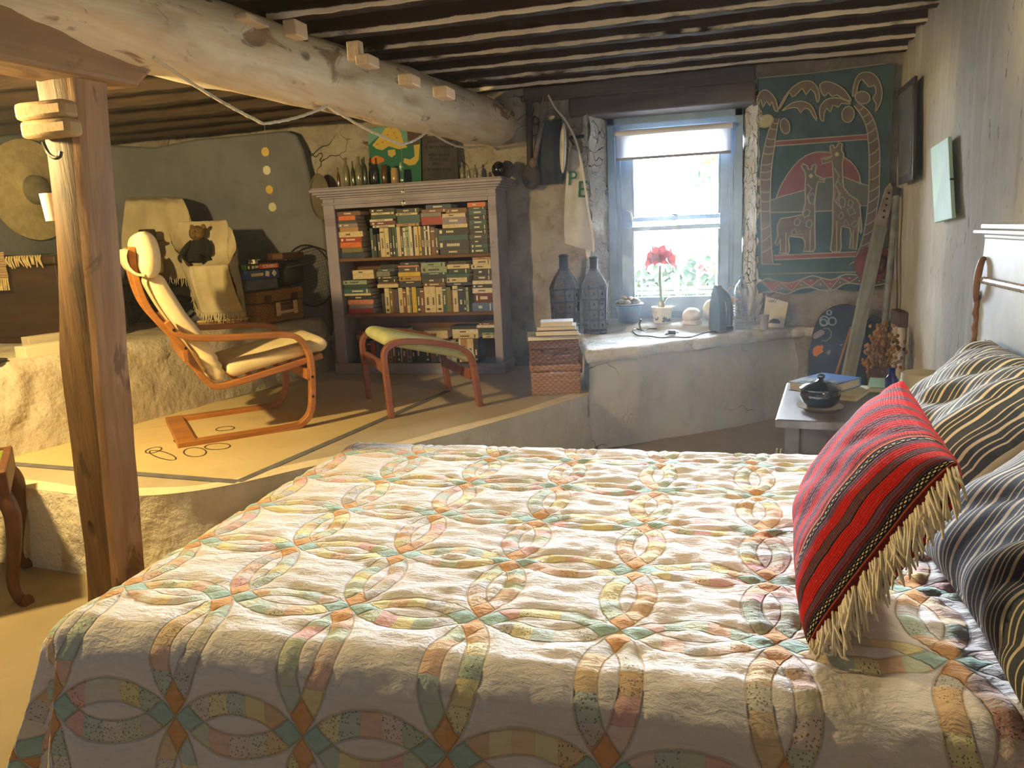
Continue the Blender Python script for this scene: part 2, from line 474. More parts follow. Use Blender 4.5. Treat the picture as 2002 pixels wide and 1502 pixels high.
# ---------------------------------------------------------------- far wall with the window recess
WX0, WX1, WZ0, WZ1 = -.83, .222, .60, 1.99   # opening on the room face
YF, YW = 5.2, 5.5                             # room face, window plane
FX0, FX1, FZ0, FZ1 = -.735, .13, .60, 1.98  # opening at the window plane
def span(a, b, st): n = max(1, round((b-a)/st)); return [a+(b-a)*i/n for i in range(n)]
xs = span(-4.9, WX0, .07)+span(WX0, WX1, .07)+span(WX1, 1.12, .07)+[1.12]
zs = span(0, WZ0, .07)+span(WZ0, WZ1, .07)+span(WZ1, 2.45, .07)+[2.45]
def wall_y(x, z):
    q = Vector((x*1.0, 0, z*1.9)); v = noise.voronoi(q*4.2)[0]
    k = 1 if x < WX0+.01 else .35
    return YF-(.07*k*min(.3, v[1]-v[0])+.012*k*fbm((x, 0, z), 5, 4))+.004
bm = NB(); W = {}
for i, x in enumerate(xs):
    for j, z in enumerate(zs): W[i, j] = bm.verts.new((x, wall_y(x, z), z))
for i in range(len(xs)-1):
    for j in range(len(zs)-1):
        if xs[i] >= WX0-1e-6 and xs[i+1] <= WX1+1e-6 and zs[j] >= WZ0-1e-6 and zs[j+1] <= WZ1+1e-6: continue
        f = bm.faces.new((W[i, j], W[i, j+1], W[i+1, j+1], W[i+1, j]))
# outer block so that no light leaks round the window
bx(bm, -4.9, FX0-.02, YW+.02, YW+.12, 0, 2.45); bx(bm, FX1+.02, 1.5, YW+.02, YW+.12, 0, 2.45)
bx(bm, FX0-.02, FX1+.02, YW+.02, YW+.12, 0, FZ0); bx(bm, FX0-.02, FX1+.02, YW+.02, YW+.12, FZ1, 2.45)
bx(bm, -4.95, -4.9, 5.0, YW+.12, 0, 2.45)
WALLF = struct('wall_far', bm, M_STONE, smooth=60)
bm = NB()
def reveal(xa, xb):
    def f(u, v):
        y = lerp(YF-.03, YW+.03, u); z = lerp(WZ0-.02, WZ1+.02, v); s = 1 if xb > xa else -1
        d = s*(.026*fbm((xa*9, y, z), 7, 7)+.010*nz((0, y, z), 22))+s*.0
        x = lerp(xa, xb, u)+d*(1-u*.7)
        return Vector((x, y+.01*nz((1, u*.3, z), 8)*(1-u), z))
    grid(bm, 10, 46, f)
reveal(WX0, FX0); reveal(WX1, FX1)
# strips of lighter plaster wrapping the front edge of the opening
for xa, s in ((WX0, -1), (WX1, 1)):
    def f(u, v):
        z = lerp(WZ0-.02, WZ1, v); w = (.040+.03*fbm((0, xa*7, z), 9, 2))
        x = xa+s*u*w
        return Vector((x, YF-.052+.022*u+.016*fbm((x, 0, z), 14), z))
    grid(bm, 6, 46, f)
struct('window_reveal', bm, M_REVEAL, WALLF, smooth=70)
bm = NB(); bx(bm, WX0-.12, WX1-.02, YF-.05, YW+.02, WZ1-.015, WZ1+.10); bx(bm, -1.25, WX1-.02, YF-.045, YF+.1, WZ1+.10, WZ1+.2); bx(bm, WX1-.03, WX1+.07, YF-.0, YW+.03, WZ1-.03, WZ1+.2)
struct('lintel', bm, M_LINTEL, WALLF, smooth=0, bevel=.012)

# grey plaster panel of the alcove, rounded at its top right corner
bm = NB()
out = [(-60, 690), (-60, 262), (120, 290), (220, 284), (300, 288), (380, 272), (470, 264), (555, 255), (578, 262), (592, 292), (605, 345), (618, 395), (634, 440), (642, 520), (646, 690)]
P0, PN = Vector((-3.4, 5.02, 1)), Vector((.13, -1, 0)).normalized()
pts = [UP(x, y, P0, PN) for x, y in out]
a = [bm.verts.new(p) for p in pts]; b = [bm.verts.new(p-PN*.16) for p in pts]
for i in range(len(pts)): bm.faces.new((a[i], a[(i+1) % len(pts)], b[(i+1) % len(pts)], b[i]))
for tri in geometry.tessellate_polygon([pts]): bm.faces.new([a[i] for i in tri])
struct('wall_alcove', bm, M_LEFT, smooth=30, bevel=.03)

# ---------------------------------------------------------------- right, left and back walls
def right_x(y): return 1.02-.07*(5.2-max(y, 2.7))
bm = NB()
def f(u, v):
    y = lerp(5.45, -2.3, u); z = lerp(0, 2.45, v)
    return Vector((right_x(y)+.008*fbm((0, y, z), 2.5, 5), y, z))
grid(bm, 90, 40, f)
bx(bm, 1.3, 1.42, -2.4, 5.6, 0, 2.45)
struct('wall_right', bm, M_RIGHT, smooth=60)
bm = NB()
grid(bm, 60, 24, lambda u, v: Vector((-4.56+.015*fbm((0, u*7, v*2), 3, 2), lerp(-2.3, 5.5, u), lerp(0, 2.45, v))))
bx(bm, -5.0, -4.9, -2.4, 5.6, 0, 2.45)
struct('wall_left', bm, M_LEFT, smooth=60)
# wall behind the camera with an opening added to let fill daylight in
bm = NB(); bx(bm, -5, -2.0, -2.4, -2.25, 0, 2.45); bx(bm, -1.72, 1.4, -2.4, -2.25, 0, 2.45); bx(bm, -2.0, -1.6, -2.4, -2.25, 1.75, 2.45); bx(bm, -2.0, -1.6, -2.4, -2.25, 0, 1.45)
struct('wall_back', bm, M_LEFT, smooth=0)

# ---------------------------------------------------------------- ceiling, joists, log beam, post
bm = NB(); bx(bm, -5, 1.5, -2.4, 5.7, 2.36, 2.46)
struct('ceiling', bm, M_JOISTCEIL, smooth=0)
JB = [(y, 0) for y in (5.07, 4.76, 4.44, 4.10, 3.78, 3.45, 3.10, 2.76, 2.42, 2.08, 1.72, 1.38, 1.02, .66, .3, -.1, -.5, -.9, -1.3, -1.7)]+[(y, 1) for y in (4.83, 4.5, 4.15, 3.8, 3.45, 3.1, 2.75, 2.4, 2.05, 1.7, 1.35)]
for k, (y, left) in enumerate(JB):
    bm = NB(); n = 70; rings = []; r = random.Random(k)
    if left: y += .03*math.sin(k*2.1)
    w = .036+r.random()*.008; h = .1
    for i in range(n+1):
        x = lerp(-1.42, 1.42, i/n) if left else lerp(-1.42, 1.48, i/n)
        wob = .012*nz((x, y, 0), 1.3); wz = .010*nz((x, y, 3), 1.7)
        ring = []
        for a, (cy, cz) in enumerate(((-1, -1), (-.9, -1.06), (.9, -1.06), (1, -1), (1, 1), (-1, 1))):
            jg = .008*nz((x, y, a), 7)+.005*nz((x, y, a), 24)
            ring.append(bm.verts.new((x, cy*w+wob+jg*(1 if cz < 0 else 0), cz*h+wz*(1 if cz < 0 else 0)+(.006*nz((x, y, a+9), 11) if cz < 0 else 0))))
        rings.append(ring)
    for a, b in zip(rings, rings[1:]):
        for j in range(6): bm.faces.new((a[j], a[(j+1) % 6], b[(j+1) % 6], b[j]))
    o = struct('ceiling_joist', bm, M_JOISTL if left else M_JOIST, smooth=50)
    o.location = (-3.30, y, 2.135) if left else (-.40, y, 2.275)

def beam_x(y): return lerp(-1.925, -1.5, (y-2.35)/2.55)
def beam_z(y): return lerp(2.015, 1.975, (y-2.35)/2.55)
bm = NB(); n = 150; m = 40; rings = []
for i in range(n+1):
    y = lerp(-2.3, 5.24, i/n); ring = []
    R = .154+.008*nz((y, 0, 0), 1.4)
    if y > 4.86: R *= 1-.10*min(1, (y-4.86)/.2)
    for j in range(m):
        a = 2*PI*j/m; q = Vector((math.cos(a)*.2, y*.5, math.sin(a)*.2))
        rr = R*(1+.06*fbm(q, 6, 3)+.04*nz(q, 14, 5))
        kn = noise.noise(Vector((math.cos(a)*.6, y*2.1, math.sin(a)*.6))*2.4)
        if kn > .42: rr -= (kn-.42)*.10
        ring.append(bm.verts.new((beam_x(y)+math.cos(a)*rr, y, beam_z(y)+math.sin(a)*rr)))
    rings.append(ring)
for a, b in zip(rings, rings[1:]):
    for j in range(m): bm.faces.new((a[j], a[(j+1) % m], b[(j+1) % m], b[j]))
bm.faces.new(rings[-1]); bm.faces.new(rings[0][::-1])
BEAM = struct('ceiling_beam', bm, M_BEAM, smooth=60)
M_SHIM = wood('pale_shim', S(206, 186, 160), S(186, 162, 132), 1, 8)
for px, py, w, h in ((498, 40, .2, .03), (583, 58, .12, .075), (700, 100, .05, .09), (724, 120, .13, .05), (806, 158, .12, .05), (874, 182, .13, .05)):
    p = None
    for yy in [2.2+.02*i for i in range(150)]:
        q = U(px, py, Y=yy)
        if q.x >= beam_x(yy)+.1 or yy > 5.1:
            p = q; break
    bm = NB(); bx(bm, p.x-.03, p.x+.012, p.y-w*.3, p.y+w*.3, p.z-h*.3, p.z+h*.3)
    struct('wooden_shim', bm, M_SHIM, BEAM, smooth=0, bevel=.004)

# square timber post with a wavy bark edge
bm = NB(); n = 60; rings = []
def post_c(z): return lerp(-2.125, -1.985, z/1.82), 2.15
for i in range(n+1):
    z = 1.83*i/n; cx, cy = post_c(z); w = .064-.004*nz((0, 0, z), 2)
    wav = .016*math.sin(z*5.2+.4)+.016*nz((3, 1, z), 2.6)
    pts = [(-w-.035+wav*1.1, w), (-w-.045+wav, -w*.1), (-w-.03+wav*.9, -w+.012), (-w*.35, -w-.006), (w*.5, -w-.002), (w-.004, -w+.004), (w, -w*.4), (w, w*.4), (w, w)]
    rings.append([bm.verts.new((cx+x+.004*nz((x*9, y*9, z), 5), cy+y+.004*nz((x*9+4, y*9, z), 6), z)) for x, y in pts])
for a, b in zip(rings, rings[1:]):
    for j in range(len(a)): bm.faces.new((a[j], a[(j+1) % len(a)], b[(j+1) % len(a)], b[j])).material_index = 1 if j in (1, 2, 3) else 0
bm.faces.new(rings[-1]); bm.faces.new(rings[0][::-1])
M_POST_DARK = wood('post_dark_side', S(112, 82, 48), S(76, 54, 30), 2, 6, .8, spots=S(60, 42, 24))  # darker brown for the front faces and left corner of the post
POST = struct('timber_post', bm, [M_POST, M_POST_DARK], smooth=38)
bm = NB()
prof = [(1.45, 1.775), (2.32, 1.797), (2.40, 1.86), (2.40, 1.93), (1.45, 1.93)]
prism(bm, prof, -2.075, -1.885, Matrix(((0, 0, 1, 0), (1, 0, 0, 0), (0, 1, 0, 0), (0, 0, 0, 1))))
struct('bolster', bm, M_BOLSTER, POST, smooth=0, bevel=.015)
M_PALEWOOD = pm('pale_block', S(190, 160, 116), S(168, 138, 96), .7, 7, bump=.3)
for q, (za, zb) in enumerate(((1.63, 1.725), (1.545, 1.632))):
    bm = NB(); bx(bm, -2.112+.012*q, -1.925+.008*q, 2.02, 2.086, 1.668-.054*q, 1.722-.054*q, M=None)
    struct('wooden_block', bm, M_PALEWOOD, POST, smooth=60, bevel=.014)
bm = NB()
hk = [U(84, 278, Y=2.03), U(95, 300, Y=2.03), U(108, 309, Y=2.0), U(117, 305, Y=2.0), U(119, 296, Y=2.0)]
tube(bm, catmull(hk, 5), .006, 6)
struct('iron_hook', bm, pm('dark_iron', S(40, 36, 30), None, .5, metal=.6), POST)
# ---------------------------------------------------------------- window: frame, sashes, panes, bars
M_WFRAME = pm('window_paint', S(156, 184, 214), S(144, 172, 204), .45, 9, bump=.1)
def glass():
    t = T('window_glass'); nt = t.nt
    tr = t.n('ShaderNodeBsdfTransparent'); gl = t.n('ShaderNodeBsdfGlossy'); gl.inputs['Roughness'].default_value = .02
    fr = t.n('ShaderNodeFresnel'); fr.inputs[0].default_value = 1.45
    mx = t.n('ShaderNodeMixShader'); nt.links.new(fr.outputs[0], mx.inputs[0]); nt.links.new(tr.outputs[0], mx.inputs[1]); nt.links.new(gl.outputs[0], mx.inputs[2])
    nt.links.new(mx.outputs[0], t.out.inputs[0]); return t.m
M_GLASS = glass()
wy = 5.47
win = bpy.data.objects.new('window_1', None); COL.objects.link(win); win['kind'] = 'structure'; ROOTM[win.name] = Matrix()
def wpt(px, py, y=wy): return U(px, py, Y=y)
gl_, gr_ = wpt(1237, 430).x, wpt(1407, 430).x          # clear opening
zt, zb = wpt(1320, 235).z, wpt(1320, 612).z
zmeet, zmeet2 = wpt(1320, 427).z, wpt(1320, 445).z
zbot = wpt(1320, 579).z
xo0, xo1 = FX0-.01, FX1+.01
bm = NB()
for xa, xb in ((xo0, xo0+.055), (xo1-.055, xo1)): bx(bm, xa, xb, wy-.05, wy+.03, zb-.06, FZ1+.02)
for xa, xb in ((xo0+.055, xo0+.085), (xo1-.085, xo1-.055)): bx(bm, xa, xb, wy-.025, wy+.03, zb-.06, FZ1+.02)
bx(bm, xo0, xo1, wy-.05, wy+.03, FZ1-.05, FZ1+.02); bx(bm, xo0+.05, xo1-.05, wy-.03, wy+.03, FZ1-.08, FZ1-.04)
bx(bm, xo0-.0, xo1+.0, wy-.055, wy+.03, zb-.06, zb+.018)
struct('window_frame', bm, M_WFRAME, win, smooth=0, bevel=.005)
def sash(name, za, zb_, y, rail_t, rail_b):
    bm = NB(); L, R = xo0+.083, xo1-.083
    bx(bm, L, gl_, y-.018, y+.018, za, zb_); bx(bm, gr_, R, y-.018, y+.018, za, zb_)
    bx(bm, gl_, gr_, y-.018, y+.018, zb_-rail_t, zb_); bx(bm, gl_, gr_, y-.018, y+.018, za, za+rail_b)
    bx(bm, gl_, gl_+.012, y-.026, y+.0, za+rail_b, zb_-rail_t); bx(bm, gr_-.012, gr_, y-.026, y, za+rail_b, zb_-rail_t)
    if name == 'upper_sash':
        bx(bm, L, gl_, y-.016, y+.016, zmeet2-.02, za+.01); bx(bm, gr_, R, y-.016, y+.016, zmeet2-.02, za+.01)
    s = struct(name, bm, M_WFRAME, win, smooth=0, bevel=.004)
    bm = NB(); bx(bm, gl_, gr_, y-.002, y+.002, za+rail_b, zb_-rail_t)
    struct('pane', bm, M_GLASS, s, smooth=0)
    return s
sash('upper_sash', zmeet-.012, FZ1-.06, wy+.02, .07, .03)
sash('lower_sash', zb+.015, zmeet2+.016, wy-.022, .03, zbot-zb-.015)
bm = NB(); cx = (gl_+gr_)/2
bx(bm, cx-.02, cx+.02, wy-.05, wy-.02, zmeet-.012, zmeet+.02); tube(bm, [(cx+.015, wy-.05, zmeet+.022), (cx-.03, wy-.055, zmeet+.03)], .006, 6)
struct('sash_latch', bm, M_WFRAME, win)
bm = NB(); tube(bm, catmull([wpt(1226, 412, wy-.03), wpt(1232, 414, wy-.06), wpt(1235, 424, wy-.06), wpt(1236, 434, wy-.05)], 5), .006, 6)
struct('sash_hook', bm, pm('white_cord', S(226, 228, 232), None, .6), win)
M_GRILL = pm('grille_bars', S(176, 186, 190), None, .5, metal=.3)
for px in (1253, 1290, 1326, 1363, 1401):
    q = U(px, 440, Y=5.75); bm = NB(); tube(bm, [(q.x, 5.75, .55), (q.x, 5.75, 2.02)], .0055, 6)
    struct('grille_bar', bm, M_GRILL, win)
for py in (563, 572):
    q = U(1326, py, Y=5.75); bm = NB(); bx(bm, -.85, .3, 5.742, 5.758, q.z-.01, q.z+.008)
    struct('grille_rail', bm, M_GRILL, win, smooth=0)
bm = NB(); bx(bm, -.95, .4, YW+.12, 5.85, .45, zb-.05)
struct('outer_sill', bm, M_WFRAME, win, smooth=0)

# roller blind
t = T('blind_cloth'); t.set('Base Color', S(244, 244, 248)).set('Roughness', .9)
tl = t.n('ShaderNodeBsdfTranslucent'); tl.inputs[0].default_value = S(240, 240, 248)+(1,)
mx = t.n('ShaderNodeMixShader'); mx.inputs[0].default_value = .65
t.nt.links.new(t.b.outputs[0], mx.inputs[1]); t.nt.links.new(tl.outputs[0], mx.inputs[2]); t.nt.links.new(mx.outputs[0], t.out.inputs[0])
M_BLIND = t.m
bl, br_ = U(1204, 270, Y=wy-.09).x, U(1429, 250, Y=wy-.09).x
bt, bb = U(1316, 257, Y=wy-.09).z, U(1316, 303, Y=wy-.09).z
bl = thing('roller_blind', 'white roller blind pulled a little way down over the window', 'blind', (bl, wy-.09, bb)); wd = br_-bl.location.x; hh = bt-bb
bm = NB(); grid(bm, 30, 6, lambda u, v: Vector((u*wd, .003*math.sin(u*9), .0+v*hh))); obj('blind_cloth', bm, M_BLIND, bl)
bm = NB(); tube(bm, [(-.01, .012, hh+.012), (wd+.012, .012, hh+.012)], .019, 14); obj('roller', bm, pm('blind_roller', S(214, 214, 220), None, .6), bl)
bm = NB(); bx(bm, 0, wd, -.006, .006, -.014, .004); obj('bottom_bar', bm, pm('blind_bar', S(150, 152, 168), None, .5), bl, smooth=0, bevel=.002)

# ---------------------------------------------------------------- the garden outside
M_GROUND = pm('garden_soil', S(206, 200, 180), S(176, 168, 140), .9, 3)
bm = NB(); bx(bm, -7, 7, 5.64, 14, .2, .30)
struct('garden_ground', bm, M_GROUND, smooth=0)
def leafmat(name, c, c2):
    t = T(name); o = t.co(); col = t.mix(t.noise(o, 14, 2).step(.4, .6), c, c2)
    t.set('Base Color', col).set('Roughness', .5)
    tl = t.n('ShaderNodeBsdfTranslucent'); t.put(tl.inputs[0], col)
    mx = t.n('ShaderNodeMixShader'); mx.inputs[0].default_value = .3
    t.nt.links.new(t.b.outputs[0], mx.inputs[1]); t.nt.links.new(tl.outputs[0], mx.inputs[2]); t.nt.links.new(mx.outputs[0], t.out.inputs[0])
    return t.m
M_LEAF = leafmat('garden_leaf', S(6, 28, 2), S(15, 40, 3))
M_STALK = pm('garden_stalk', S(90, 130, 50), None, .7)
M_REDP = leafmat('red_petal', S(84, 8, 5), S(96, 14, 8))
M_YELP = leafmat('yellow_petal', S(96, 70, 8), S(110, 84, 14))
def leaf(bm, c, n, r, mi=0, k=9, cup=.2):
    n = Vector(n).normalized(); a = n.orthogonal().normalized(); b = n.cross(a)
    cv = bm.verts.new(Vector(c)-n*r*cup)
    vs = [bm.verts.new(Vector(c)+(a*math.cos(2*PI*i/k)+b*math.sin(2*PI*i/k))*r*(1+.1*math.sin(i*2.3))) for i in range(k)]
    for i in range(k): bm.faces.new((cv, vs[i], vs[(i+1) % k])).material_index = mi
def shrub(label, pix, y, rr, cnt, seed, base=.3):
    r = random.Random(seed)
    cs = [U(px, py, Y=y+r.uniform(-.12, .12)) for px, py in pix]
    root = thing('garden_plant', label, 'plant', (cs[0].x, y, base), group=None)
    bm = NB()
    for c in cs:
        for _ in range(cnt):
            p = c+Vector((r.gauss(0, rr*.5), r.gauss(0, .08), r.gauss(0, rr*.4)))
            leaf(bm, p, (r.uniform(-.6, .6), -1, r.uniform(0, 1)), r.uniform(.02, .042))
    obj('foliage', bm, M_LEAF, root, world=True, smooth=0)
    bm = NB()
    for c in cs: tube(bm, [(root.location.x, y, base), (lerp(root.location.x, c.x, .6), y, (base+c.z)/2), c], .006, 5)
    obj('stem', bm, M_STALK, root, world=True)
    return root
g1 = shrub('bright green leafy plant outside the left part of the window', [(1246, 552), (1262, 556), (1275, 545), (1287, 540), (1296, 552), (1310, 545), (1268, 564), (1255, 568), (1284, 560), (1300, 566), (1318, 558)], 6.5, .13, 14, 1)
g2 = shrub('bright green leafy plant with a red bloom outside the window, right of the potted flower', [(1338, 538), (1347, 516), (1352, 548), (1366, 540), (1382, 545), (1396, 546), (1402, 535), (1372, 556), (1330, 552), (1345, 562), (1360, 566), (1385, 560), (1400, 560)], 7.0, .14, 14, 2)
g3 = shrub('leafy green and yellow climber hanging outside the upper right of the window', [(1371, 333), (1368, 343), (1350, 359), (1372, 352), (1385, 312)], 7.6, .07, 4, 3)
def bloom(parent, px, py, y, s, m, seed):
    r = random.Random(seed); c = U(px, py, Y=y); bm = NB()
    for k in range(6):
        a = 2*PI*k/6; leaf(bm, c+Vector((math.cos(a)*s*.6, r.uniform(-.01, .01), math.sin(a)*s*.5)), (math.cos(a)*.5, -1, math.sin(a)*.5+.2), s*.6)
    obj('bloom', bm, m, parent, world=True, smooth=0)
bloom(g2, 1377, 524, 6.8, .034, M_REDP, 1); bloom(g2, 1369, 519, 6.82, .03, M_REDP, 2); bloom(g1, 1277, 500, 6.4, .03, M_YELP, 3); bloom(g3, 1384, 311, 7.4, .045, M_YELP, 4); bloom(g3, 1396, 309, 7.4, .035, M_YELP, 5); bloom(g2, 1400, 528, 6.8, .03, M_YELP, 6)

# ---------------------------------------------------------------- masonry window seat
BZ = .585
be = [U(1148, 686, Z=BZ), U(1200, 681, Z=BZ), U(1250, 676, Z=BZ), U(1300, 669, Z=BZ), U(1350, 664, Z=BZ), U(1400, 658, Z=BZ), U(1450, 652, Z=BZ), U(1500, 645, Z=BZ), U(1545, 640, Z=BZ), U(1572, 638, Z=BZ)]
be = [Vector((p.x, p.y)) for p in be]
left_back = Vector((-.94, 5.17)); 
bm = NB(); rows = 14; G = []
fr = [left_back, left_back.lerp(be[0], .25), left_back.lerp(be[0], .5), left_back.lerp(be[0], .75)]+be+[Vector((.62, 5.20))]
fr2 = []
for a, b in zip(fr, fr[1:]):
    for k in range(8): fr2.append(a.lerp(b, k/8))
fr2.append(fr[-1])
for i, p in enumerate(fr2):
    t = (fr2[min(len(fr2)-1, i+1)]-fr2[max(0, i-1)]).normalized(); n = Vector((t.y, -t.x)); col = []
    for k in range(rows):
        z = lerp(-.01, BZ-.05, k/(rows-1)); q = Vector((p.x, p.y, z))
        d = .010*fbm(q, 3, 2)-.02+.02*(1-k/(rows-1))
        col.append(bm.verts.new((p.x+n.x*d, p.y+n.y*d, z)))
    G.append(col)
for a, b in zip(G, G[1:]):
    for k in range(rows-1): bm.faces.new((a[k], b[k], b[k+1], a[k+1]))
BENCH = struct('window_seat', bm, M_BENCH, smooth=70)
bm = NB(); G = []
for i, p in enumerate(fr2):
    t = (fr2[min(len(fr2)-1, i+1)]-fr2[max(0, i-1)]).normalized(); n = Vector((t.y, -t.x))
    w = .018*fbm((p.x, p.y, 0), 7, 3)+.012*nz((p.x, p.y, 1), 15)
    col = []
    for dd, z in ((-.05, BZ-.075), (.0+w*.6, BZ-.07), (.012+w, BZ-.05), (.014+w, BZ-.02), (.0+w, BZ-.004), (-.02+w, BZ)):
        col.append(bm.verts.new((p.x+n.x*dd, p.y+n.y*dd, z+.005*nz((p.x, p.y, z), 12))))
    q0 = col[-1].co.copy()
    for k in range(1, 25):
        yy = lerp(q0.y, 5.21, k/24); xx = q0.x+(.0 if p.x > -.6 else .0)
        col.append(bm.verts.new((xx, yy, BZ+.010*fbm((xx, yy, 0), 5, 6)+.004*nz((xx, yy, 2), 18))))
    G.append(col)
for a, b in zip(G, G[1:]):
    for k in range(len(a)-1): bm.faces.new((a[k], b[k], b[k+1], a[k+1]))
struct('window_seat_top', bm, M_BENCHTOP, BENCH, smooth=70)
# sill inside the recess
bm = NB()
def f(u, v):
    y = lerp(5.08, YW+.02, v); h = min(1, max(0, (y-5.08)/.03))
    xa = lerp(WX0-.03, FX0-.02, max(0, (y-5.15)/.35)); xb = lerp(WX1+.05, FX1+.02, max(0, (y-5.15)/.35)); x = lerp(xa, xb, u)
    e = .015*nz((x, 0, 0), 6)*(1-v)
    return Vector((x, y+e, BZ-.01+(.035+.02*v)*h+.005*fbm((x, y, 0), 6, 8)))
grid(bm, 40, 20, f)
struct('window_sill', bm, M_BENCHTOP, WALLF, smooth=70)
SILL = BZ+.03
# ---------------------------------------------------------------- bed with carved headboard
M_HBW = pm('headboard_paint', S(182, 190, 200), S(162, 170, 182), .42, 5, bump=.12, bsc=14)
M_TRIM = pm('carved_brown_wood', S(122, 86, 62), S(96, 64, 44), .6, 24, bump=.4, bsc=60)
M_MATT = pm('mattress_ticking', S(200, 196, 188), None, .9)
M_DARKW = wood('dark_bed_wood', S(84, 60, 44), S(62, 42, 30), 0, 5)
BX0, BX1, BY0, BY1, BT = -1.30, .70, 1.07, 2.46, .55
bed = thing('double_bed', 'double bed under a patchwork quilt with a carved white headboard', 'bed', (-.3, 1.77, 0))
bm = NB(); bx(bm, BX0+.05, BX1, BY0+.05, BY1-.05, .14, .30); obj('bed_base', bm, M_DARKW, bed, world=True, smooth=0, bevel=.01)
bm = NB(); bx(bm, BX0+.03, BX1, BY0+.03, BY1-.03, .30, BT-.018); obj('mattress', bm, M_MATT, bed, world=True, bevel=.05)
for lx in (BX0+.15, BX1-.1):
    for ly in (BY0+.14, BY1-.14):
        bm = NB(); lathe(bm, [(.03, 0), (.035, .05), (.03, .14)], 14, TR(lx, ly, 0)); obj('leg', bm, M_DARKW, bed, world=True)
HX = .755
MX = Matrix(((0, 0, 1, HX), (1, 0, 0, 0), (0, 1, 0, 0), (0, 0, 0, 1)))   # (y,z,depth) -> room
half = [(2.585, .12), (2.585, 1.062), (2.575, 1.065)]
half += [(p.x, p.y) for p in catmull([(2.570, 1.055, 0), (2.562, 1.075, 0), (2.548, 1.10, 0), (2.537, 1.13, 0), (2.530, 1.16, 0), (2.525, 1.19, 0)], 4)]
out = half+[(2*1.77-y, z) for y, z in half[::-1]]
bm = NB(); prism(bm, out, -.018, .018, MX); hb = obj('headboard', bm, M_HBW, bed, world=True, smooth=0, bevel=.004)
bm = NB()
bx(bm, HX-.045, HX+.03, 2*1.77-2.55, 2.55, 1.193, 1.206); bx(bm, HX-.03, HX+.03, 2*1.77-2.535, 2.535, 1.206, 1.222); bx(bm, HX-.022, HX+.02, 2*1.77-2.525, 2.525, 1.18, 1.195)
obj('top_moulding', bm, M_HBW, hb, world=True, smooth=0, bevel=.004)
xf = HX-.02
for s in (0, 1):
    bm = NB()
    Y = (lambda y: y) if s == 0 else (lambda y: 2*1.77-y)
    pts = [(xf-.006*abs(math.sin(i*.9)), Y(2.542+.003*math.sin(i*1.8)), .60+i*.0125) for i in range(34)]
    tube(bm, pts, [.008+.002*math.sin(i*1.8) for i in range(34)], 8)
    br = catmull([(xf-.006, Y(2.542), 1.0), (xf-.012, Y(2.528), 1.015), (xf-.016, Y(2.514), 1.05), (xf-.014, Y(2.508), 1.09), (xf-.008, Y(2.508), 1.118), (xf, Y(2.512), 1.125)], 5)
    tube(bm, br, [.006+.004*math.sin(PI*i/(len(br)-1)) for i in range(len(br))], 8)
    blob(bm, (xf-.004, Y(2.556), 1.018), (.009, .008, .012), sub=2)
    obj('carved_bracket', bm, M_TRIM, hb, world=True)
bm = NB(); n = 110; 
tube(bm, [(xf-.004, lerp(2.508, 1.03, i/n), 1.063) for i in range(n+1)], [.008+.003*(i % 2) for i in range(n+1)], 8)
obj('beaded_moulding', bm, pm('beaded_trim', S(170, 160, 156), S(120, 106, 98), .5, 90), hb, world=True)
bm = NB(); bx(bm, HX-.02, HX+.02, 2.577, 2.59, .12, 1.064); obj('headboard_edge', bm, M_TRIM, hb, world=True, smooth=0)

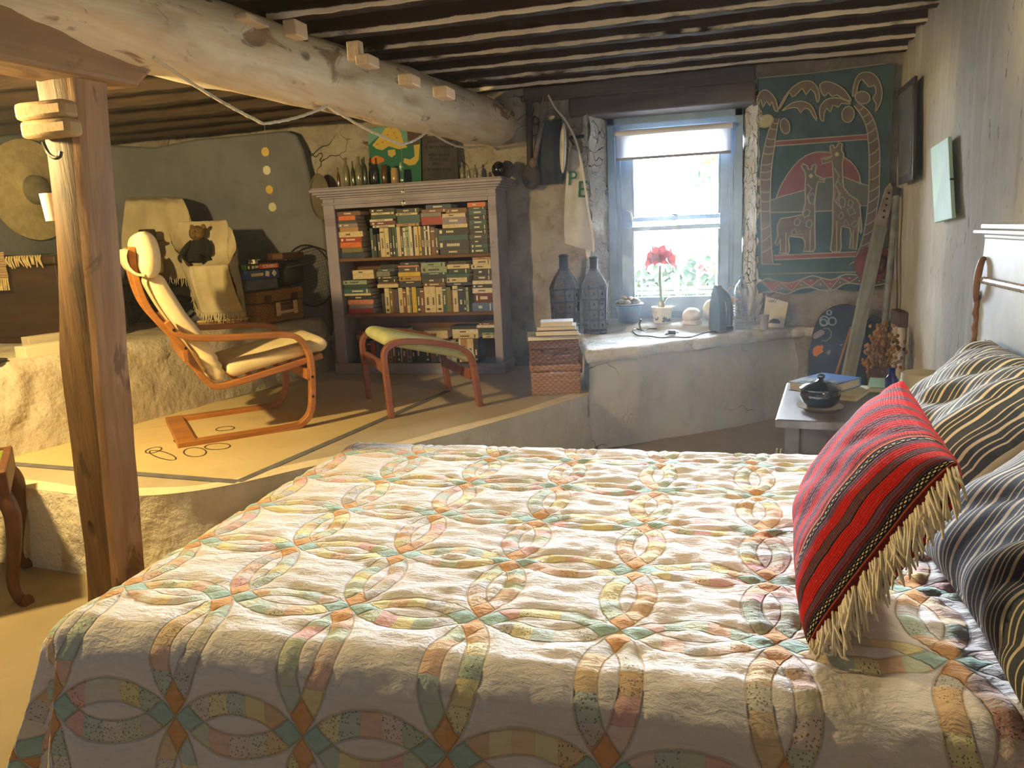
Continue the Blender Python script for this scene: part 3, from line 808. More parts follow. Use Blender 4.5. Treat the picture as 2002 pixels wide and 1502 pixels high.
# ---------------------------------------------------------------- wedding-ring quilt
QPX, QPY, QX0, QY0 = .266, .254, .097, 1.265
QR, QB = .7071, .145
def quilt_mat():
    t = T('ring_quilt'); u, v, _ = t.xyz(t.co('UV'))
    cx, cy = u.floor(), v.floor(); x, y = u-cx-.5, v-cy-.5
    ax, ay = x.abs(), y.abs(); hz = ay.gt(ax)
    a = ax.mx(ay); tt = hz*x+(1-hz)*y; dom = hz*y+(1-hz)*x; side = dom.gt(0)
    dn = ((1-a)*(1-a)+tt*tt).sqrt(); d0 = (a*a+tt*tt).sqrt()
    lens = dn.lt(QR); bA = dn.gt(QR-QB); bB = d0.gt(QR-QB)
    patch = lens*bA.mx(bB); tip = lens*bA*bB
    idx = ((tt+.5)*7.0).floor()
    hv = t.vec(cx*1.37+hz*3.1+side*7.7, cy*2.11+side*3.3+hz*1.9, idx*1.71+bA*13.3+.5)
    w = t.white(hv)
    pal = [S(240, 226, 160), S(236, 196, 172), S(190, 210, 192), S(238, 216, 208), S(228, 190, 146), S(206, 202, 200), S(242, 232, 182), S(236, 184, 178), S(198, 214, 204), S(228, 222, 206), S(238, 208, 166), S(208, 218, 190)]
    c = t.mix(.16, t.ramp(w, [(i/len(pal), p) for i, p in enumerate(pal)], True), S(244, 239, 236))
    w2 = t.white(t.vec(idx*1.3+cx, cy+side*5.5, bA*3+hz))
    dots = t.voro(t.vec(u*1.0, v*1.0, 0.), 52).lt(.28)*w2.gt(.66)
    c = t.mix(dots*.75, c, S(104, 104, 70))
    wt = t.white(t.vec(cx*3.3+hz, cy*5.1+side, idx))
    tipc = t.mix(hz, t.mix(wt, S(226, 172, 116), S(234, 184, 138)), t.mix(wt, S(172, 202, 190), S(184, 212, 204)))
    c = t.mix(tip, c, tipc)
    o = t.co('Object')
    base = t.mix(t.noise(o, 3, 3), S(244, 239, 236), S(236, 230, 228))
    col = t.mix(patch, base, c)
    wedge = ((tt+.5)*7.0).fract(); wl = (wedge.lt(.03)*patch*(1-tip))
    s1 = 1-(dn-QR).abs().step(.0, .014)
    s2 = (1-(dn-(QR-QB)).abs().step(.0, .012))*lens
    s3 = (1-(d0-(QR-QB)).abs().step(.0, .012))*lens
    seam = s1.mx(s2).mx(s3).mx(wl*.7)
    col = t.mix(seam*.28, col, S(150, 120, 96))
    t.set('Base Color', col).set('Roughness', .85).set('Specular IOR Level', .15).set('Sheen Weight', .03)
    vv = t.vec(u*1.0, v*2.6, 0.)
    h = t.noise(vv, 9, 5, .6, .8)*1.1+t.noise(t.vec(u, v, 0.), 26, 3)*.4-seam*.5
    t.bump(h, .8, .008)
    return t.m
M_QUILT = quilt_mat()
def quilt_h(u, v):
    cu, cv = math.floor(u), math.floor(v); x, y = u-cu-.5, v-cv-.5
    a = max(abs(x), abs(y)); tt = x if abs(y) > abs(x) else y
    dn = math.hypot(1-a, tt); d0 = math.hypot(a, tt)
    s = min(abs(dn-QR), abs(dn-QR+QB) if dn < QR else 9, abs(d0-QR+QB) if dn < QR else 9)
    return min(1, s/.06)
ql, qr, qn, qf = BX0-.50, .69, BY0-.50, BY1+.34
r0 = .075
def qv(y): return (y-QY0)/QPY if y > QY0 else (y-QY0)/(QPY*1.20)
def qmap(x, y):
    u, v = (x-QX0)/QPX, qv(y)
    kx, ky = max(BX0+r0, x), min(max(y, BY0+r0), BY1-r0)
    dx, dy = x-kx, y-ky; d = math.hypot(dx, dy); top = BT+.002
    amp = .55+.45*min(1, max(0, (x+1.0)/.9))
    wr = .0058*amp*(noise.noise(Vector((x*13+y*4, y*38, .3)))+.6*noise.noise(Vector((x*28, y*64-x*12, 2.7))))+.004*noise.noise(Vector((x*6, y*7, 5)))
    puff = .0045*quilt_h(u, v)
    if d < 1e-6: return Vector((x, y, top+wr+puff))
    nx, ny = dx/d, dy/d
    if d < r0*PI/2:
        an = d/r0; ho = r0*math.sin(an); dz = r0*(1-math.cos(an)); k = d/(r0*PI/2)
    else:
        e = d-r0*PI/2; ho = r0+.16*e; dz = r0+e*.985; k = 1
    along = x*abs(ny)+y*abs(nx)
    e = max(0, d-r0)
    fold = (.020*math.sin(along*9.2+.6)+.012*math.sin(along*21+1.7)+.02*noise.noise(Vector((along*5, 0, 3))))*min(1, e/.3)
    if abs(nx) > .15 and abs(ny) > .15: fold += .05*math.sin(math.atan2(ny, nx)*4)*min(1, e/.25)
    h = (wr*.8+puff)
    ho += fold+h*math.sin(min(d/r0, PI/2)); 
    return Vector((kx+nx*ho, ky+ny*ho, max(.012, top-dz+h*math.cos(min(d/r0, PI/2)))))
bm = NB(); nu, nv = 250, 230
grid(bm, nu, nv, lambda a, b: qmap(lerp(ql, qr, a), lerp(qn, qf, b)), uv=lambda a, b: ((lerp(ql, qr, a)-QX0)/QPX+40, qv(lerp(qn, qf, b))+40))
QUILT = one('patchwork_quilt', bm, M_QUILT, 'white patchwork quilt with pastel interlocking rings spread over the double bed', 'quilt', (-.3, 1.77, BT), smooth=180)

# ---------------------------------------------------------------- pillows and the red cushion
def pillow(bm, w, h, t, n=44, mi=0, wr=0, seed=0, pinch=.07, ex=.42):
    ly = bm.loops.layers.uv.verify()
    def pt(u, v, s):
        x = w/2*u*(1-pinch*(1-v*v)*u*u); y = h/2*v*(1-pinch*(1-u*u)*v*v)
        b = max(0, (1-u**4)*(1-v**4)); z = s*t/2*b**ex*(.82+.18*(1-u*u)*(1-v*v))
        if wr:
            e = min(1, b*6)
            z += wr*e*(noise.noise(Vector((x*9+seed, y*4.5, s)))*1.1+.8*(1-abs(noise.noise(Vector((x*7+y*9, y*3.4-x*2, s*3+seed)))*2.2)))
            x += wr*.6*e*noise.noise(Vector((x*8, y*8, 9+seed)))
        return Vector((x, y, z))
    ed = {}
    for s in (1, -1):
        g = {}
        for i in range(n+1):
            for j in range(n+1):
                u, v = math.sin(PI/2*(2*i/n-1)), math.sin(PI/2*(2*j/n-1))
                if i in (0, n) or j in (0, n):
                    if (i, j) not in ed: ed[i, j] = bm.verts.new(pt(u, v, s))
                    g[i, j] = ed[i, j]
                else: g[i, j] = bm.verts.new(pt(u, v, s))
        for i in range(n):
            for j in range(n):
                q = [(i, j), (i+1, j), (i+1, j+1), (i, j+1)]
                if s < 0: q.reverse()
                f = bm.faces.new([g[k] for k in q]); f.material_index = mi
                for l, (a, b) in zip(f.loops, q):
                    l[ly].uv = (.5+.5*math.sin(PI/2*(2*a/n-1)), .5+.5*math.sin(PI/2*(2*b/n-1)))
def settle(bm, m, zmin=.570, xmax=.708):
    im = m.inverted()
    for v in bm.verts:
        g = m @ v.co
        if g.z < zmin: g.z = zmin+.002*(g.z-zmin)
        if g.x > xmax: g.x = xmax+.002*(g.x-xmax)
        v.co = im @ g
def frame(o, ex, ey):
    ex = Vector(ex).normalized(); ez = ex.cross(Vector(ey)).normalized(); ey = ez.cross(ex)
    return Matrix(((ex.x, ey.x, ez.x, o[0]), (ex.y, ey.y, ez.y, o[1]), (ex.z, ey.z, ez.z, o[2]), (0, 0, 0, 1)))
def stripe_mat():
    t = T('ticking_stripe'); u, v, _ = t.xyz(t.co('UV')); o = t.co('Object')
    f = (u*6.2+t.noise(o, 3, 2)*.12).fract()
    def band(a, b): return f.gt(a)*f.lt(b)
    s = band(.04, .11)+band(.22, .25)+band(.33, .36)+band(.48, .56)+band(.68, .71)+band(.82, .85)
    c = t.mix(s.clamp(), t.mix(t.noise(o, 60, 3), S(58, 64, 74), S(84, 90, 98)), S(210, 198, 174))
    t.set('Base Color', c).set('Roughness', .85).set('Specular IOR Level', .15)
    t.bump(t.noise(o, 160, 2), .25, .002)
    return t.m
M_STRIPE = stripe_mat()
for yc, lab, sd, ln, tilt in ((2.045, 'far grey pillow with cream ticking stripes leaning on the headboard behind the red cushion', 3, .47, 0.0), (1.36, 'near grey pillow with cream ticking stripes at the right edge of the bed', 8, .46, .0)):
    ey = Vector((.30, tilt, .31)).normalized()
    ctr = Vector((.375, yc, .575))+ey*(ln/2)+Vector((.04, 0, -.01))
    m = frame(ctr, (tilt*.3, 1, 0), ey)
    p = thing('striped_pillow', lab, 'pillow', M=m)
    bm = NB(); pillow(bm, .66, ln, .22, 60, wr=.016, seed=sd); settle(bm, m); obj('pillow_case', bm, M_STRIPE, p, smooth=180)
    bm = NB(); 
    for vv in (1,): tube(bm, [(.34*u*(1-.0), (ln/2+.002)*(1-.07*(1-u*u)), 0) for u in [i/20-1 for i in range(41)]], .004, 6)
    settle(bm, m, .57, .712)
    obj('seam_piping', bm, pm('pillow_seam', S(70, 76, 88), None, .9), p)

def kilim_mat():
    t = T('kilim_weave'); u, v, _ = t.xyz(t.co('UV')); o = t.co('Object')
    u = u.mx(.0001).pw(.62)+t.noise(o, 14, 3)*.012-.006
    K = dict(m=S(112, 34, 34), k=S(30, 26, 30), r=S(190, 32, 26), b=S(96, 60, 62), p=S(104, 64, 78), o=S(222, 116, 84), s=S(192, 46, 56), g=S(128, 86, 104), d=S(62, 44, 56))
    seq = [(0, 'm'), (.025, 'o'), (.032, 'k'), (.085, 'd'), (.105, 'm'), (.12, 'p'), (.15, 'k'), (.156, 'r'), (.225, 'k'), (.231, 'b'), (.275, 'k'), (.281, 'r'), (.335, 'p'), (.362, 'k'), (.395, 'd'), (.405, 'o'), (.415, 'm')]
    seq2 = [(.445, 's'), (.475, 'g'), (.50, 'm'), (.507, 'g'), (.53, 's'), (.585, 'g'), (.61, 'm'), (.618, 'g'), (.64, 's'), (.69, 'g'), (.73, 's'), (.79, 'g'), (.83, 's'), (.88, 'g'), (.92, 's')]
    c1 = t.ramp(u, [(a, K[b]) for a, b in seq], True); c2 = t.ramp(u, [(a, K[b]) for a, b in seq2], True)
    c = t.mix(u.gt(.445), c1, c2)
    dm = t.ramp(u, [(0, (0, 0, 0)), (.045, (1, 1, 1)), (.075, (0, 0, 0)), (.372, (1, 1, 1)), (.388, (0, 0, 0)), (.475, (.6,)*3), (.53, (0, 0, 0)), (.585, (.6,)*3), (.64, (0, 0, 0)), (.69, (.6,)*3), (.73, (0, 0, 0)), (.79, (.6,)*3), (.83, (0, 0, 0)), (.88, (.6,)*3), (.92, (0, 0, 0))], True)
    pat = ((v*2*PI*30).sin()*(u*2*PI*46).sin()).gt(.25)
    c = t.mix(pat*dm*u.lt(.445), c, S(214, 196, 150)); c = t.mix(pat*dm*u.gt(.445), c, S(40, 26, 34))
    nn = t.noise(o, 130, 3, .7)
    c = t.mix(nn.step(.55, .8)*.12, c, S(236, 170, 160))
    t.set('Base Color', c).set('Roughness', .9).set('Specular IOR Level', .1).set('Sheen Weight', .02)
    t.bump((v*2*PI*110).sin()*.3+nn+(u*2*PI*60).sin()*.3, .5, .004)
    return t.m
Cc, Dd, Bb = Vector((.165, 1.28, .592)), Vector((.205, 1.79, .60)), Vector((.326, 1.255, .868))
m = frame((Cc+Dd)/2+(Bb-Cc)/2, Dd-Cc, Bb-Cc)
cu = thing('kilim_cushion', 'red striped woven cushion with cream fringe standing in front of the grey pillows', 'cushion', M=m)
cw, chh = .585, .385
bm = NB(); pillow(bm, cw, chh, .17, 60, wr=.006, seed=5, pinch=.045, ex=.5); settle(bm, m); obj('cover', bm, kilim_mat(), cu, smooth=180)
bm = NB(); r = random.Random(4); mi_ = m.inverted()
dn_l = (mi_.to_3x3() @ Vector((.10, -.30, -1))).normalized(); out_l = Vector((-1, 0, 0))
for k in range(135):
    v = -1+2*(k+.5)/135; p = Vector((-cw/2*(1-.045*(1-v*v))+.004, chh/2*v*.98, r.uniform(-.004, .004)))
    L = r.uniform(.04, .072); w = Vector((r.gauss(0, .007), r.gauss(0, .007), r.gauss(0, .007)))
    q = [p, p+out_l*.012+dn_l*.008, p+out_l*.016+dn_l*L*.5+w*.6, p+out_l*.010+dn_l*L+w*1.3]
    zmin = .566
    qq = []
    for c in catmull(q, 3):
        g = m @ c
        if g.z < zmin: g.z = zmin+r.uniform(0, .004); c = mi_ @ g
        qq.append(c)
    tube(bm, qq, [.0024]*(len(qq)-1)+[.001], 5)
obj('fringe', bm, pm('cream_fringe', S(242, 234, 214), S(224, 212, 186), .9, 30), cu)

# ---------------------------------------------------------------- nightstand and what stands on it
M_NST = pm('nightstand_wash', S(128, 126, 130), S(92, 82, 76), .5, 6, bump=.3, bsc=20, st=(1, .2, 1))
ns = thing('nightstand', 'small grey-brown wooden table beside the bed under the blue book', 'nightstand', (.188, 2.74, 0), rad(-7.7))
NW, ND, NZ = .60, .66, .58
bm = NB(); bx(bm, 0, NW, 0, ND, NZ-.03, NZ); obj('top', bm, M_NST, ns, smooth=0, bevel=.006)
M_NSD = pm('nightstand_dark', S(92, 84, 80), S(70, 62, 58), .6, 8)
bm = NB(); bx(bm, .05, NW-.05, .05, .07, NZ-.13, NZ-.03); bx(bm, .05, .07, .05, ND-.05, NZ-.13, NZ-.03); bx(bm, NW-.07, NW-.05, .05, ND-.05, NZ-.13, NZ-.03); bx(bm, .05, NW-.05, ND-.07, ND-.05, NZ-.13, NZ-.03)
obj('apron', bm, M_NSD, ns, smooth=0)
for a in (.03, NW-.08):
    for b in (.03, ND-.08):
        bm = NB(); bx(bm, a, a+.05, b, b+.05, 0, NZ-.03); obj('leg', bm, M_NSD, ns, smooth=0, bevel=.003)
M_PAGE = pm('book_pages', S(224, 210, 180), S(206, 190, 156), .9, 60, st=(1, 1, 14))
def flat_book(name, label, loc, rz, w, d, h, cov, parent=None, cover_extra=None, group=None, tilt=0):
    b = thing(name, label, 'book', M=TR(loc[0], loc[1], loc[2], rz, tilt), group=group)
    bm = NB(); bx(bm, .004, w-.004, .004, d-.004, .003, h-.003); obj('pages', bm, M_PAGE, b, smooth=0)
    bm = NB(); bx(bm, 0, w, 0, d, 0, .003); bx(bm, 0, w, 0, d, h-.003, h); bx(bm, 0, w, d-.004, d, .003, h-.003)
    obj('cover', bm, cov, b, smooth=0)
    return b
def blue_cover():
    t = T('blue_jacket'); x, y, z = t.xyz(t.co()); n = t.noise(t.co(), 18, 4)
    c = t.mix((y+n*.08-.04).step(.08, .16), t.mix(n.step(.4, .6), S(60, 84, 92), S(168, 176, 170)), S(84, 128, 190))
    t.set('Base Color', c).set('Roughness', .35); return t.m
b0 = U(1541, 746, Z=.635); 
flat_book('hardback_book', 'thick hardback with a blue jacket on top of the pile on the small table', (b0.x, b0.y-.02, .604), rad(-38), .165, .235, .036, blue_cover())
flat_book('hardback_book', 'cream-edged book lying beneath the blue hardback on the small table', (b0.x+.05, b0.y-.03, NZ+.001), rad(-24), .20, .21, .021, pm('cream_cover', S(214, 200, 160), None, .7))
flat_book('paperback_book', 'pale green paperback lying behind the blue hardback on the small table', (.56, 3.2, NZ+.001), rad(-12), .13, .2, .022, pm('green_cover', S(140, 166, 120), None, .6))
M_GLAZE = pm('black_glaze', S(16, 18, 24), None, .12, spec=.6, coat=.6)
p = U(1606, 812, Z=NZ)
ur = thing('lidded_bowl', 'glossy black lidded bowl on a saucer at the front of the small table', 'bowl', (.352, 2.90, NZ))
bm = NB(); lathe(bm, [(.03, .006), (.06, .008), (.078, .013), (.080, .016)], 32); lathe(bm, [(.055, .0), (.055, .007)], 32); obj('saucer', bm, pm('saucer_glaze', S(150, 132, 104), None, .3), ur)
bm = NB(); lathe(bm, [(.045, .014), (.062, .03), (.069, .055), (.066, .075), (.064, .077)], 32); obj('bowl', bm, M_GLAZE, ur)
bm = NB(); lathe(bm, [(.070, .076), (.070, .081), (.052, .094), (.03, .102), (.014, .106), (.008, .112), (.014, .120), (.014, .127), (.004, .132), (0, .132)], 32); obj('lid', bm, M_GLAZE, ur)
p = U(1743, 745, Y=3.22)
bo = thing('glass_bottle', 'cobalt blue glass bottle standing on the small table beside the lampshade', 'bottle', (.645, 3.20, NZ))
bm = NB(); lathe(bm, [(.02, 0), (.024, .004), (.024, .055), (.015, .07), (.0125, .074), (.0125, .098), (.014, .10), (.012, .10)], 20); obj('bottle', bm, pm('cobalt_glass', S(24, 22, 110), None, .08, spec=.6, coat=.4), bo)
lp = thing('table_lamp', 'small unlit table lamp with a cream shade printed with a flower', 'lamp', (.705, 3.0, NZ))
bm = NB(); lathe(bm, [(.045, 0), (.045, .008), (.012, .014), (.010, .05)], 20); obj('base', bm, M_NSD, lp)
bm = NB(); lathe(bm, [(.078, .02), (.068, .118)], 32, cap=False); lathe(bm, [(.076, .021), (.066, .117)], 32, cap=False)
sh = obj('lamp_shade', bm, pm('cream_shade', S(232, 216, 176), S(222, 204, 160), .8, 8), lp)
bm = NB()
for ang, zz in ((205, .075), (250, .05), (300, .085)):
    for k in range(6):
        a = rad(ang); c = Vector((math.cos(a)*.074, math.sin(a)*.074, zz)); s = Vector((-math.sin(a), math.cos(a), 0))
        b = 2*PI*k/6; blob(bm, c+s*math.cos(b)*.006+Vector((0, 0, math.sin(b)*.006)), (.003, .003, .004), sub=1)
obj('flower_print', bm, pm('flower_print', S(110, 70, 60), None, .8), sh)
bm = NB()
for q, (dx, dy) in enumerate(((0, 0), (.015, .01))):
    tube(bm, catmull([(.215+dx, 3.0, .40), (.20+dx, 2.98, .2), (.19+dx, 2.9, .08), (.12+dx, 2.8+dy, .02), (.02, 2.72+dy, .012), (.0, 2.95, .01)], 6), .004, 6)
one('power_cable', bm, pm('cream_cable', S(206, 196, 170), None, .6), 'pale cable looping down to the floor beside the small table', 'cable', (.1, 2.9, 0))
M_WICK = pm('wicker_tan', S(176, 128, 76), S(126, 84, 46), .7, 30, bump=.8, bsc=70)
wb = thing('wicker_basket', 'small tan wicker basket with an arched handle under the front of the small table', 'basket', (.262, 2.64, 0))
bm = NB(); lathe(bm, [(.08, 0), (.095, .02), (.11, .16), (.113, .175), (.105, .175), (.09, .02), (0, .018)], 28); obj('basket_body', bm, M_WICK, wb)
bm = NB(); tube(bm, [(.108*math.cos(a), 0, .17+.17*math.sin(a)) for a in [PI*i/20 for i in range(21)]], .010, 8); obj('handle', bm, M_WICK, wb)
# ---------------------------------------------------------------- bentwood armchair
M_BENT = wood('bent_birch', S(178, 118, 56), S(150, 94, 40), 0, 8, .1, .4, spec=.4)
M_CREAM = pm('cream_cotton', S(232, 214, 168), S(222, 202, 154), .85, 10, bump=.25, bsc=30)
P0 = Vector((-2.487, 2.995, PZ)); fd = Vector((.725, .689, 0))
ac = thing('armchair', 'cantilever bentwood armchair with cream cushions facing the footstool', 'armchair', P0, math.atan2(.689, .725))
arm = [(.0, .012), (.30, .012), (.54, .013), (.60, .03), (.645, .085), (.662, .2), (.668, .33), (.655, .40), (.62, .455), (.56, .482), (.40, .492), (.24, .500), (.12, .516), (.06, .545), (.025, .60)]
railp = [(-.075, .945), (-.078, .86), (-.065, .745), (-.035, .65), (.029, .548), (.086, .465), (.13, .367), (.165, .30), (.21, .262), (.293, .266), (.45, .295), (.648, .334), (.74, .352)]
for b in (0, .60):
    bm = NB(); sweep(bm, arm, .028, b-.028, b+.028); obj('arm_frame', bm, M_BENT, ac, smooth=35, bevel=.004)
for b in (.05, .55):
    bm = NB(); sweep(bm, railp, .03, b-.02, b+.02); obj('seat_rail', bm, M_BENT, ac, smooth=35, bevel=.004)
for (a0, a1, z0, z1) in ((.0, .085, .0, .03), (.635, .655, .245, .30), (.075, .10, .405, .455)):
    bm = NB(); bx(bm, a0, a1, -.02, .62, z0, z1); obj('cross_bar', bm, M_BENT, ac, smooth=0, bevel=.004)
bm = NB(); bx(bm, .04, .56, 0, 0, 0, 0) if False else None
for k in range(6):
    a = .3+.07*k
    bx(bm, a, a+.03, .06, .54, .268+.02*(a-.29)/.1*.95, .274+.02*(a-.29)/.1*.95)
obj('seat_slat', bm, M_BENT, ac, smooth=0)
M_BOLT = pm('bolt_black', S(36, 32, 28), None, .4, metal=.5)
for (a, z) in ((.05, .56), (.662, .26), (.655, .16), (.09, .47)):
    for b, s in ((-.028, -1), (.628, 1)):
        bm = NB(); tube(bm, [(a, b, z), (a, b+s*.004, z)], .007, 10); obj('bolt', bm, M_BOLT, ac)
def wr_cush(name, path, t, e):
    b0, b1 = (-.01, .61) if name == 'head_cushion' else (.035, .565)
    bm = NB(); cushion(bm, path, t, b0, b1, e=e, k=8, ns=36)
    for v in bm.verts:
        v.co += Vector((nz(v.co, 9), 0, nz(v.co, 9, 3)))*.004
        k = math.exp(-((v.co.z-.33)/.07)**2) if name == 'back_cushion' else 0
        v.co += Vector((.006, 0, .0))*math.sin(v.co.z*190+v.co.x*60)*k
    return obj(name, bm, M_CREAM, ac, smooth=180)
wr_cush('back_cushion', [(.0, .815), (.03, .725), (.075, .625), (.125, .535), (.175, .445), (.205, .36), (.235, .285)], .09, .6)
wr_cush('seat_cushion', [(.265, .325), (.42, .352), (.56, .378), (.68, .402), (.775, .412)], .085, .6)
hc = wr_cush('head_cushion', [(-.035, 1.008), (-.016, .955), (-.010, .90), (-.016, .845), (-.025, .80)], .115, .9)
bm = NB(); sweep(bm, [(-.098, .935), (-.108, .90), (-.100, .855), (-.075, .825), (-.04, .815)], .012, -.005, .605); obj('strap', bm, M_CREAM, hc, smooth=60)

# ---------------------------------------------------------------- matching footstool
M_GREENC = pm('sage_cotton', S(204, 206, 150), S(190, 192, 134), .85, 8, bump=.2, bsc=30)
M_BENTD = wood('bent_walnut', S(150, 92, 58), S(122, 70, 44), 0, 8, .1, .4, spec=.4)
Q0 = Vector((-1.662, 3.631, PZ))
fs = thing('footstool', 'bentwood footstool with a pale green cushion in front of the bookcase', 'footstool', Q0, math.atan2(.599, .80))
leg = [(0, 0), (-.006, .16), (-.013, .30), (-.006, .355), (.03, .388), (.10, .396), (.19, .388), (.29, .369), (.39, .338), (.445, .30), (.468, .25), (.476, .19), (.497, 0)]
for b in (0, .575):
    bm = NB(); sweep(bm, leg, .03, b-.012, b+.036); obj('leg_frame', bm, M_BENTD, fs, smooth=35, bevel=.004)
for a, z0, z1 in ((-.008, .225, .285), (.452, .15, .205)):
    bm = NB(); bx(bm, a, a+.02, .03, .57, z0, z1); obj('cross_rail', bm, M_BENTD, fs, smooth=0, bevel=.003)
bm = NB(); cushion(bm, [(.0, .405), (.06, .400), (.15, .375), (.26, .345), (.36, .318), (.44, .29), (.50, .255)], .075, .045, .555, e=.6, ns=36); obj('cushion', bm, M_GREENC, fs, smooth=180)

# ---------------------------------------------------------------- little table at the left edge
M_TABW = wood('table_wood', S(110, 70, 38), S(80, 48, 26), 2, 6, .3, .5)
st = thing('side_table', 'small wooden table with a green top and a curved leg at the left edge', 'table', (-2.745, 2.06, 0), rad(45))
hw = .215
bm = NB(); bx(bm, -hw+.03, hw-.03, -hw+.03, hw-.03, .495, .505); obj('table_top', bm, pm('green_baize', S(112, 124, 36), S(98, 110, 30), .9, 20), st, smooth=0)
bm = NB()
for x0, x1, y0, y1 in ((-hw, hw, -hw, -hw+.03), (-hw, hw, hw-.03, hw), (-hw, -hw+.03, -hw+.03, hw-.03), (hw-.03, hw, -hw+.03, hw-.03)): bx(bm, x0, x1, y0, y1, .42, .512)
obj('apron', bm, M_TABW, st, smooth=0, bevel=.006)
for sx in (-1, 1):
    for sy in (-1, 1):
        d = Vector((sx, sy, 0)).normalized(); c = Vector((sx*(hw-.035), sy*(hw-.035), 0))
        pth = catmull([c+d*.00+Vector((0, 0, .43)), c+d*.03+Vector((0, 0, .39)), c+d*.042+Vector((0, 0, .34)), c+d*.03+Vector((0, 0, .25)), c+d*.002+Vector((0, 0, .15)), c-d*.012+Vector((0, 0, .08)), c+d*.0+Vector((0, 0, .03)), c+d*.03+Vector((0, 0, .012)), c+d*.045+Vector((0, 0, .014))], 5)
        n = len(pth); bm = NB(); tube(bm, pth, [lerp(.033, .020, min(1, i/n*1.5)) if i < n*.8 else lerp(.020, .026, (i/n-.8)/.2) for i in range(n)], 10); obj('leg', bm, M_TABW, st)

# ---------------------------------------------------------------- painted bookcase
M_LILAC = T('lilac_paint'); _t = M_LILAC; _o = _t.co()
_g = _t.noise(_t.scale(_o, (.25, 1, 1)), 9, 5, .65)
_t.set('Base Color', _t.mix(_g.step(.52, .7)*.6, _t.mix(_t.noise(_o, 3, 3).step(.35, .65), S(158, 150, 156), S(142, 136, 152)), S(112, 100, 108))).set('Roughness', .6); _t.bump(_g, .15, .003)
M_LILAC = _t.m
M_CASEIN = wood('bookcase_inside', S(124, 88, 52), S(100, 68, 38), 0, 6, .2)
BKX0, BKX1, BKY0, BKY1 = -2.625, -1.392, 4.885, 5.135
OX0, OX1 = -2.540, -1.449
Z1, Z2, Z0 = 1.135, .750, .405
bk = thing('bookcase', 'lilac-grey painted bookcase crammed with books against the far wall', 'bookcase', ((BKX0+BKX1)/2, 5.01, PZ))
def bko(name, bm, m, p=bk, **k): return obj(name, bm, m, p, world=True, **k)
bm = NB(); bx(bm, BKX0, OX0, BKY0, BKY1, PZ, 1.545); bko('side_panel', bm, M_LILAC, smooth=0, bevel=.005)
bm = NB(); bx(bm, OX1, BKX1, BKY0, BKY1, PZ, 1.545); bko('side_panel', bm, M_LILAC, smooth=0, bevel=.005)
bm = NB(); bx(bm, OX0, OX1, BKY1-.015, BKY1, PZ, 1.50); bko('back_panel', bm, M_CASEIN, smooth=0)
bm = NB(); bx(bm, BKX0-.012, BKX1+.012, BKY0-.012, BKY1, PZ, PZ+.075); bko('plinth', bm, M_LILAC, smooth=0, bevel=.006)
bm = NB(); bx(bm, OX0, OX1, BKY0, BKY1-.015, PZ+.06, Z0); bko('bottom_board', bm, M_CASEIN, smooth=0)
bm = NB(); bx(bm, OX0, OX1, BKY0+.004, BKY0+.03, 1.470, 1.548); bx(bm, BKX0-.006, BKX1+.006, BKY0-.008, BKY0+.02, 1.497, 1.512); bx(bm, OX0, OX1, BKY0+.03, BKY1-.015, 1.49, 1.53); bko('frieze', bm, M_LILAC, smooth=0, bevel=.004)
bm = NB()
for a, b, z0, z1 in ((.012, .0, 1.538, 1.552), (.03, .0, 1.552, 1.566), (.048, .0, 1.566, 1.582), (.062, .0, 1.582, 1.602), (.055, .0, 1.602, 1.612)):
    bx(bm, BKX0-a, BKX1+a, BKY0-a, BKY1, z0, z1)
bko('cornice', bm, M_LILAC, smooth=0, bevel=.006)
for z in (Z1, Z2):
    bm = NB(); bx(bm, OX0, OX1, BKY0+.012, BKY1-.015, z-.022, z); bko('shelf', bm, M_CASEIN, smooth=0, bevel=.003)
bm = NB(); bx(bm, OX1+.014, OX1+.022, BKY0-.008, BKY0, 1.19, 1.215); bko('lock_plate', bm, pm('dull_brass', S(120, 110, 90), None, .4, metal=.7), smooth=0)
CT = 1.612

# books -------------------------------------------------------------------------------
BC = dict(o=('orange', (214, 110, 50)), r=('red', (160, 52, 40)), m=('maroon', (104, 52, 56)), c=('cream', (208, 190, 150)), w=('white', (216, 206, 184)), y=('yellow', (208, 176, 64)), t=('tan', (176, 136, 86)), n=('brown', (118, 78, 52)),
          k=('black', (34, 34, 36)), d=('dark grey', (66, 66, 68)), g=('grey', (128, 124, 122)), b=('navy blue', (40, 56, 84)), u=('blue', (84, 108, 150)), e=('dark green', (38, 66, 56)), s=('sage green', (142, 158, 132)), l=('lilac', (136, 122, 142)), p=('salmon pink', (206, 132, 104)), q=('teal', (52, 88, 92)), v=('olive', (116, 108, 60)), x=('charcoal', (48, 52, 54)))
BM = {k: pm('book_'+n.replace(' ', '_'), S(*c), tuple(v*.8 for v in S(*c)), .5, 40) for k, (n, c) in BC.items()}
M_FOILW = pm('spine_lettering_pale', S(222, 212, 186), None, .5); M_FOILD = pm('spine_lettering_dark', S(50, 44, 40), None, .5)
PXM = .003643
bks = []
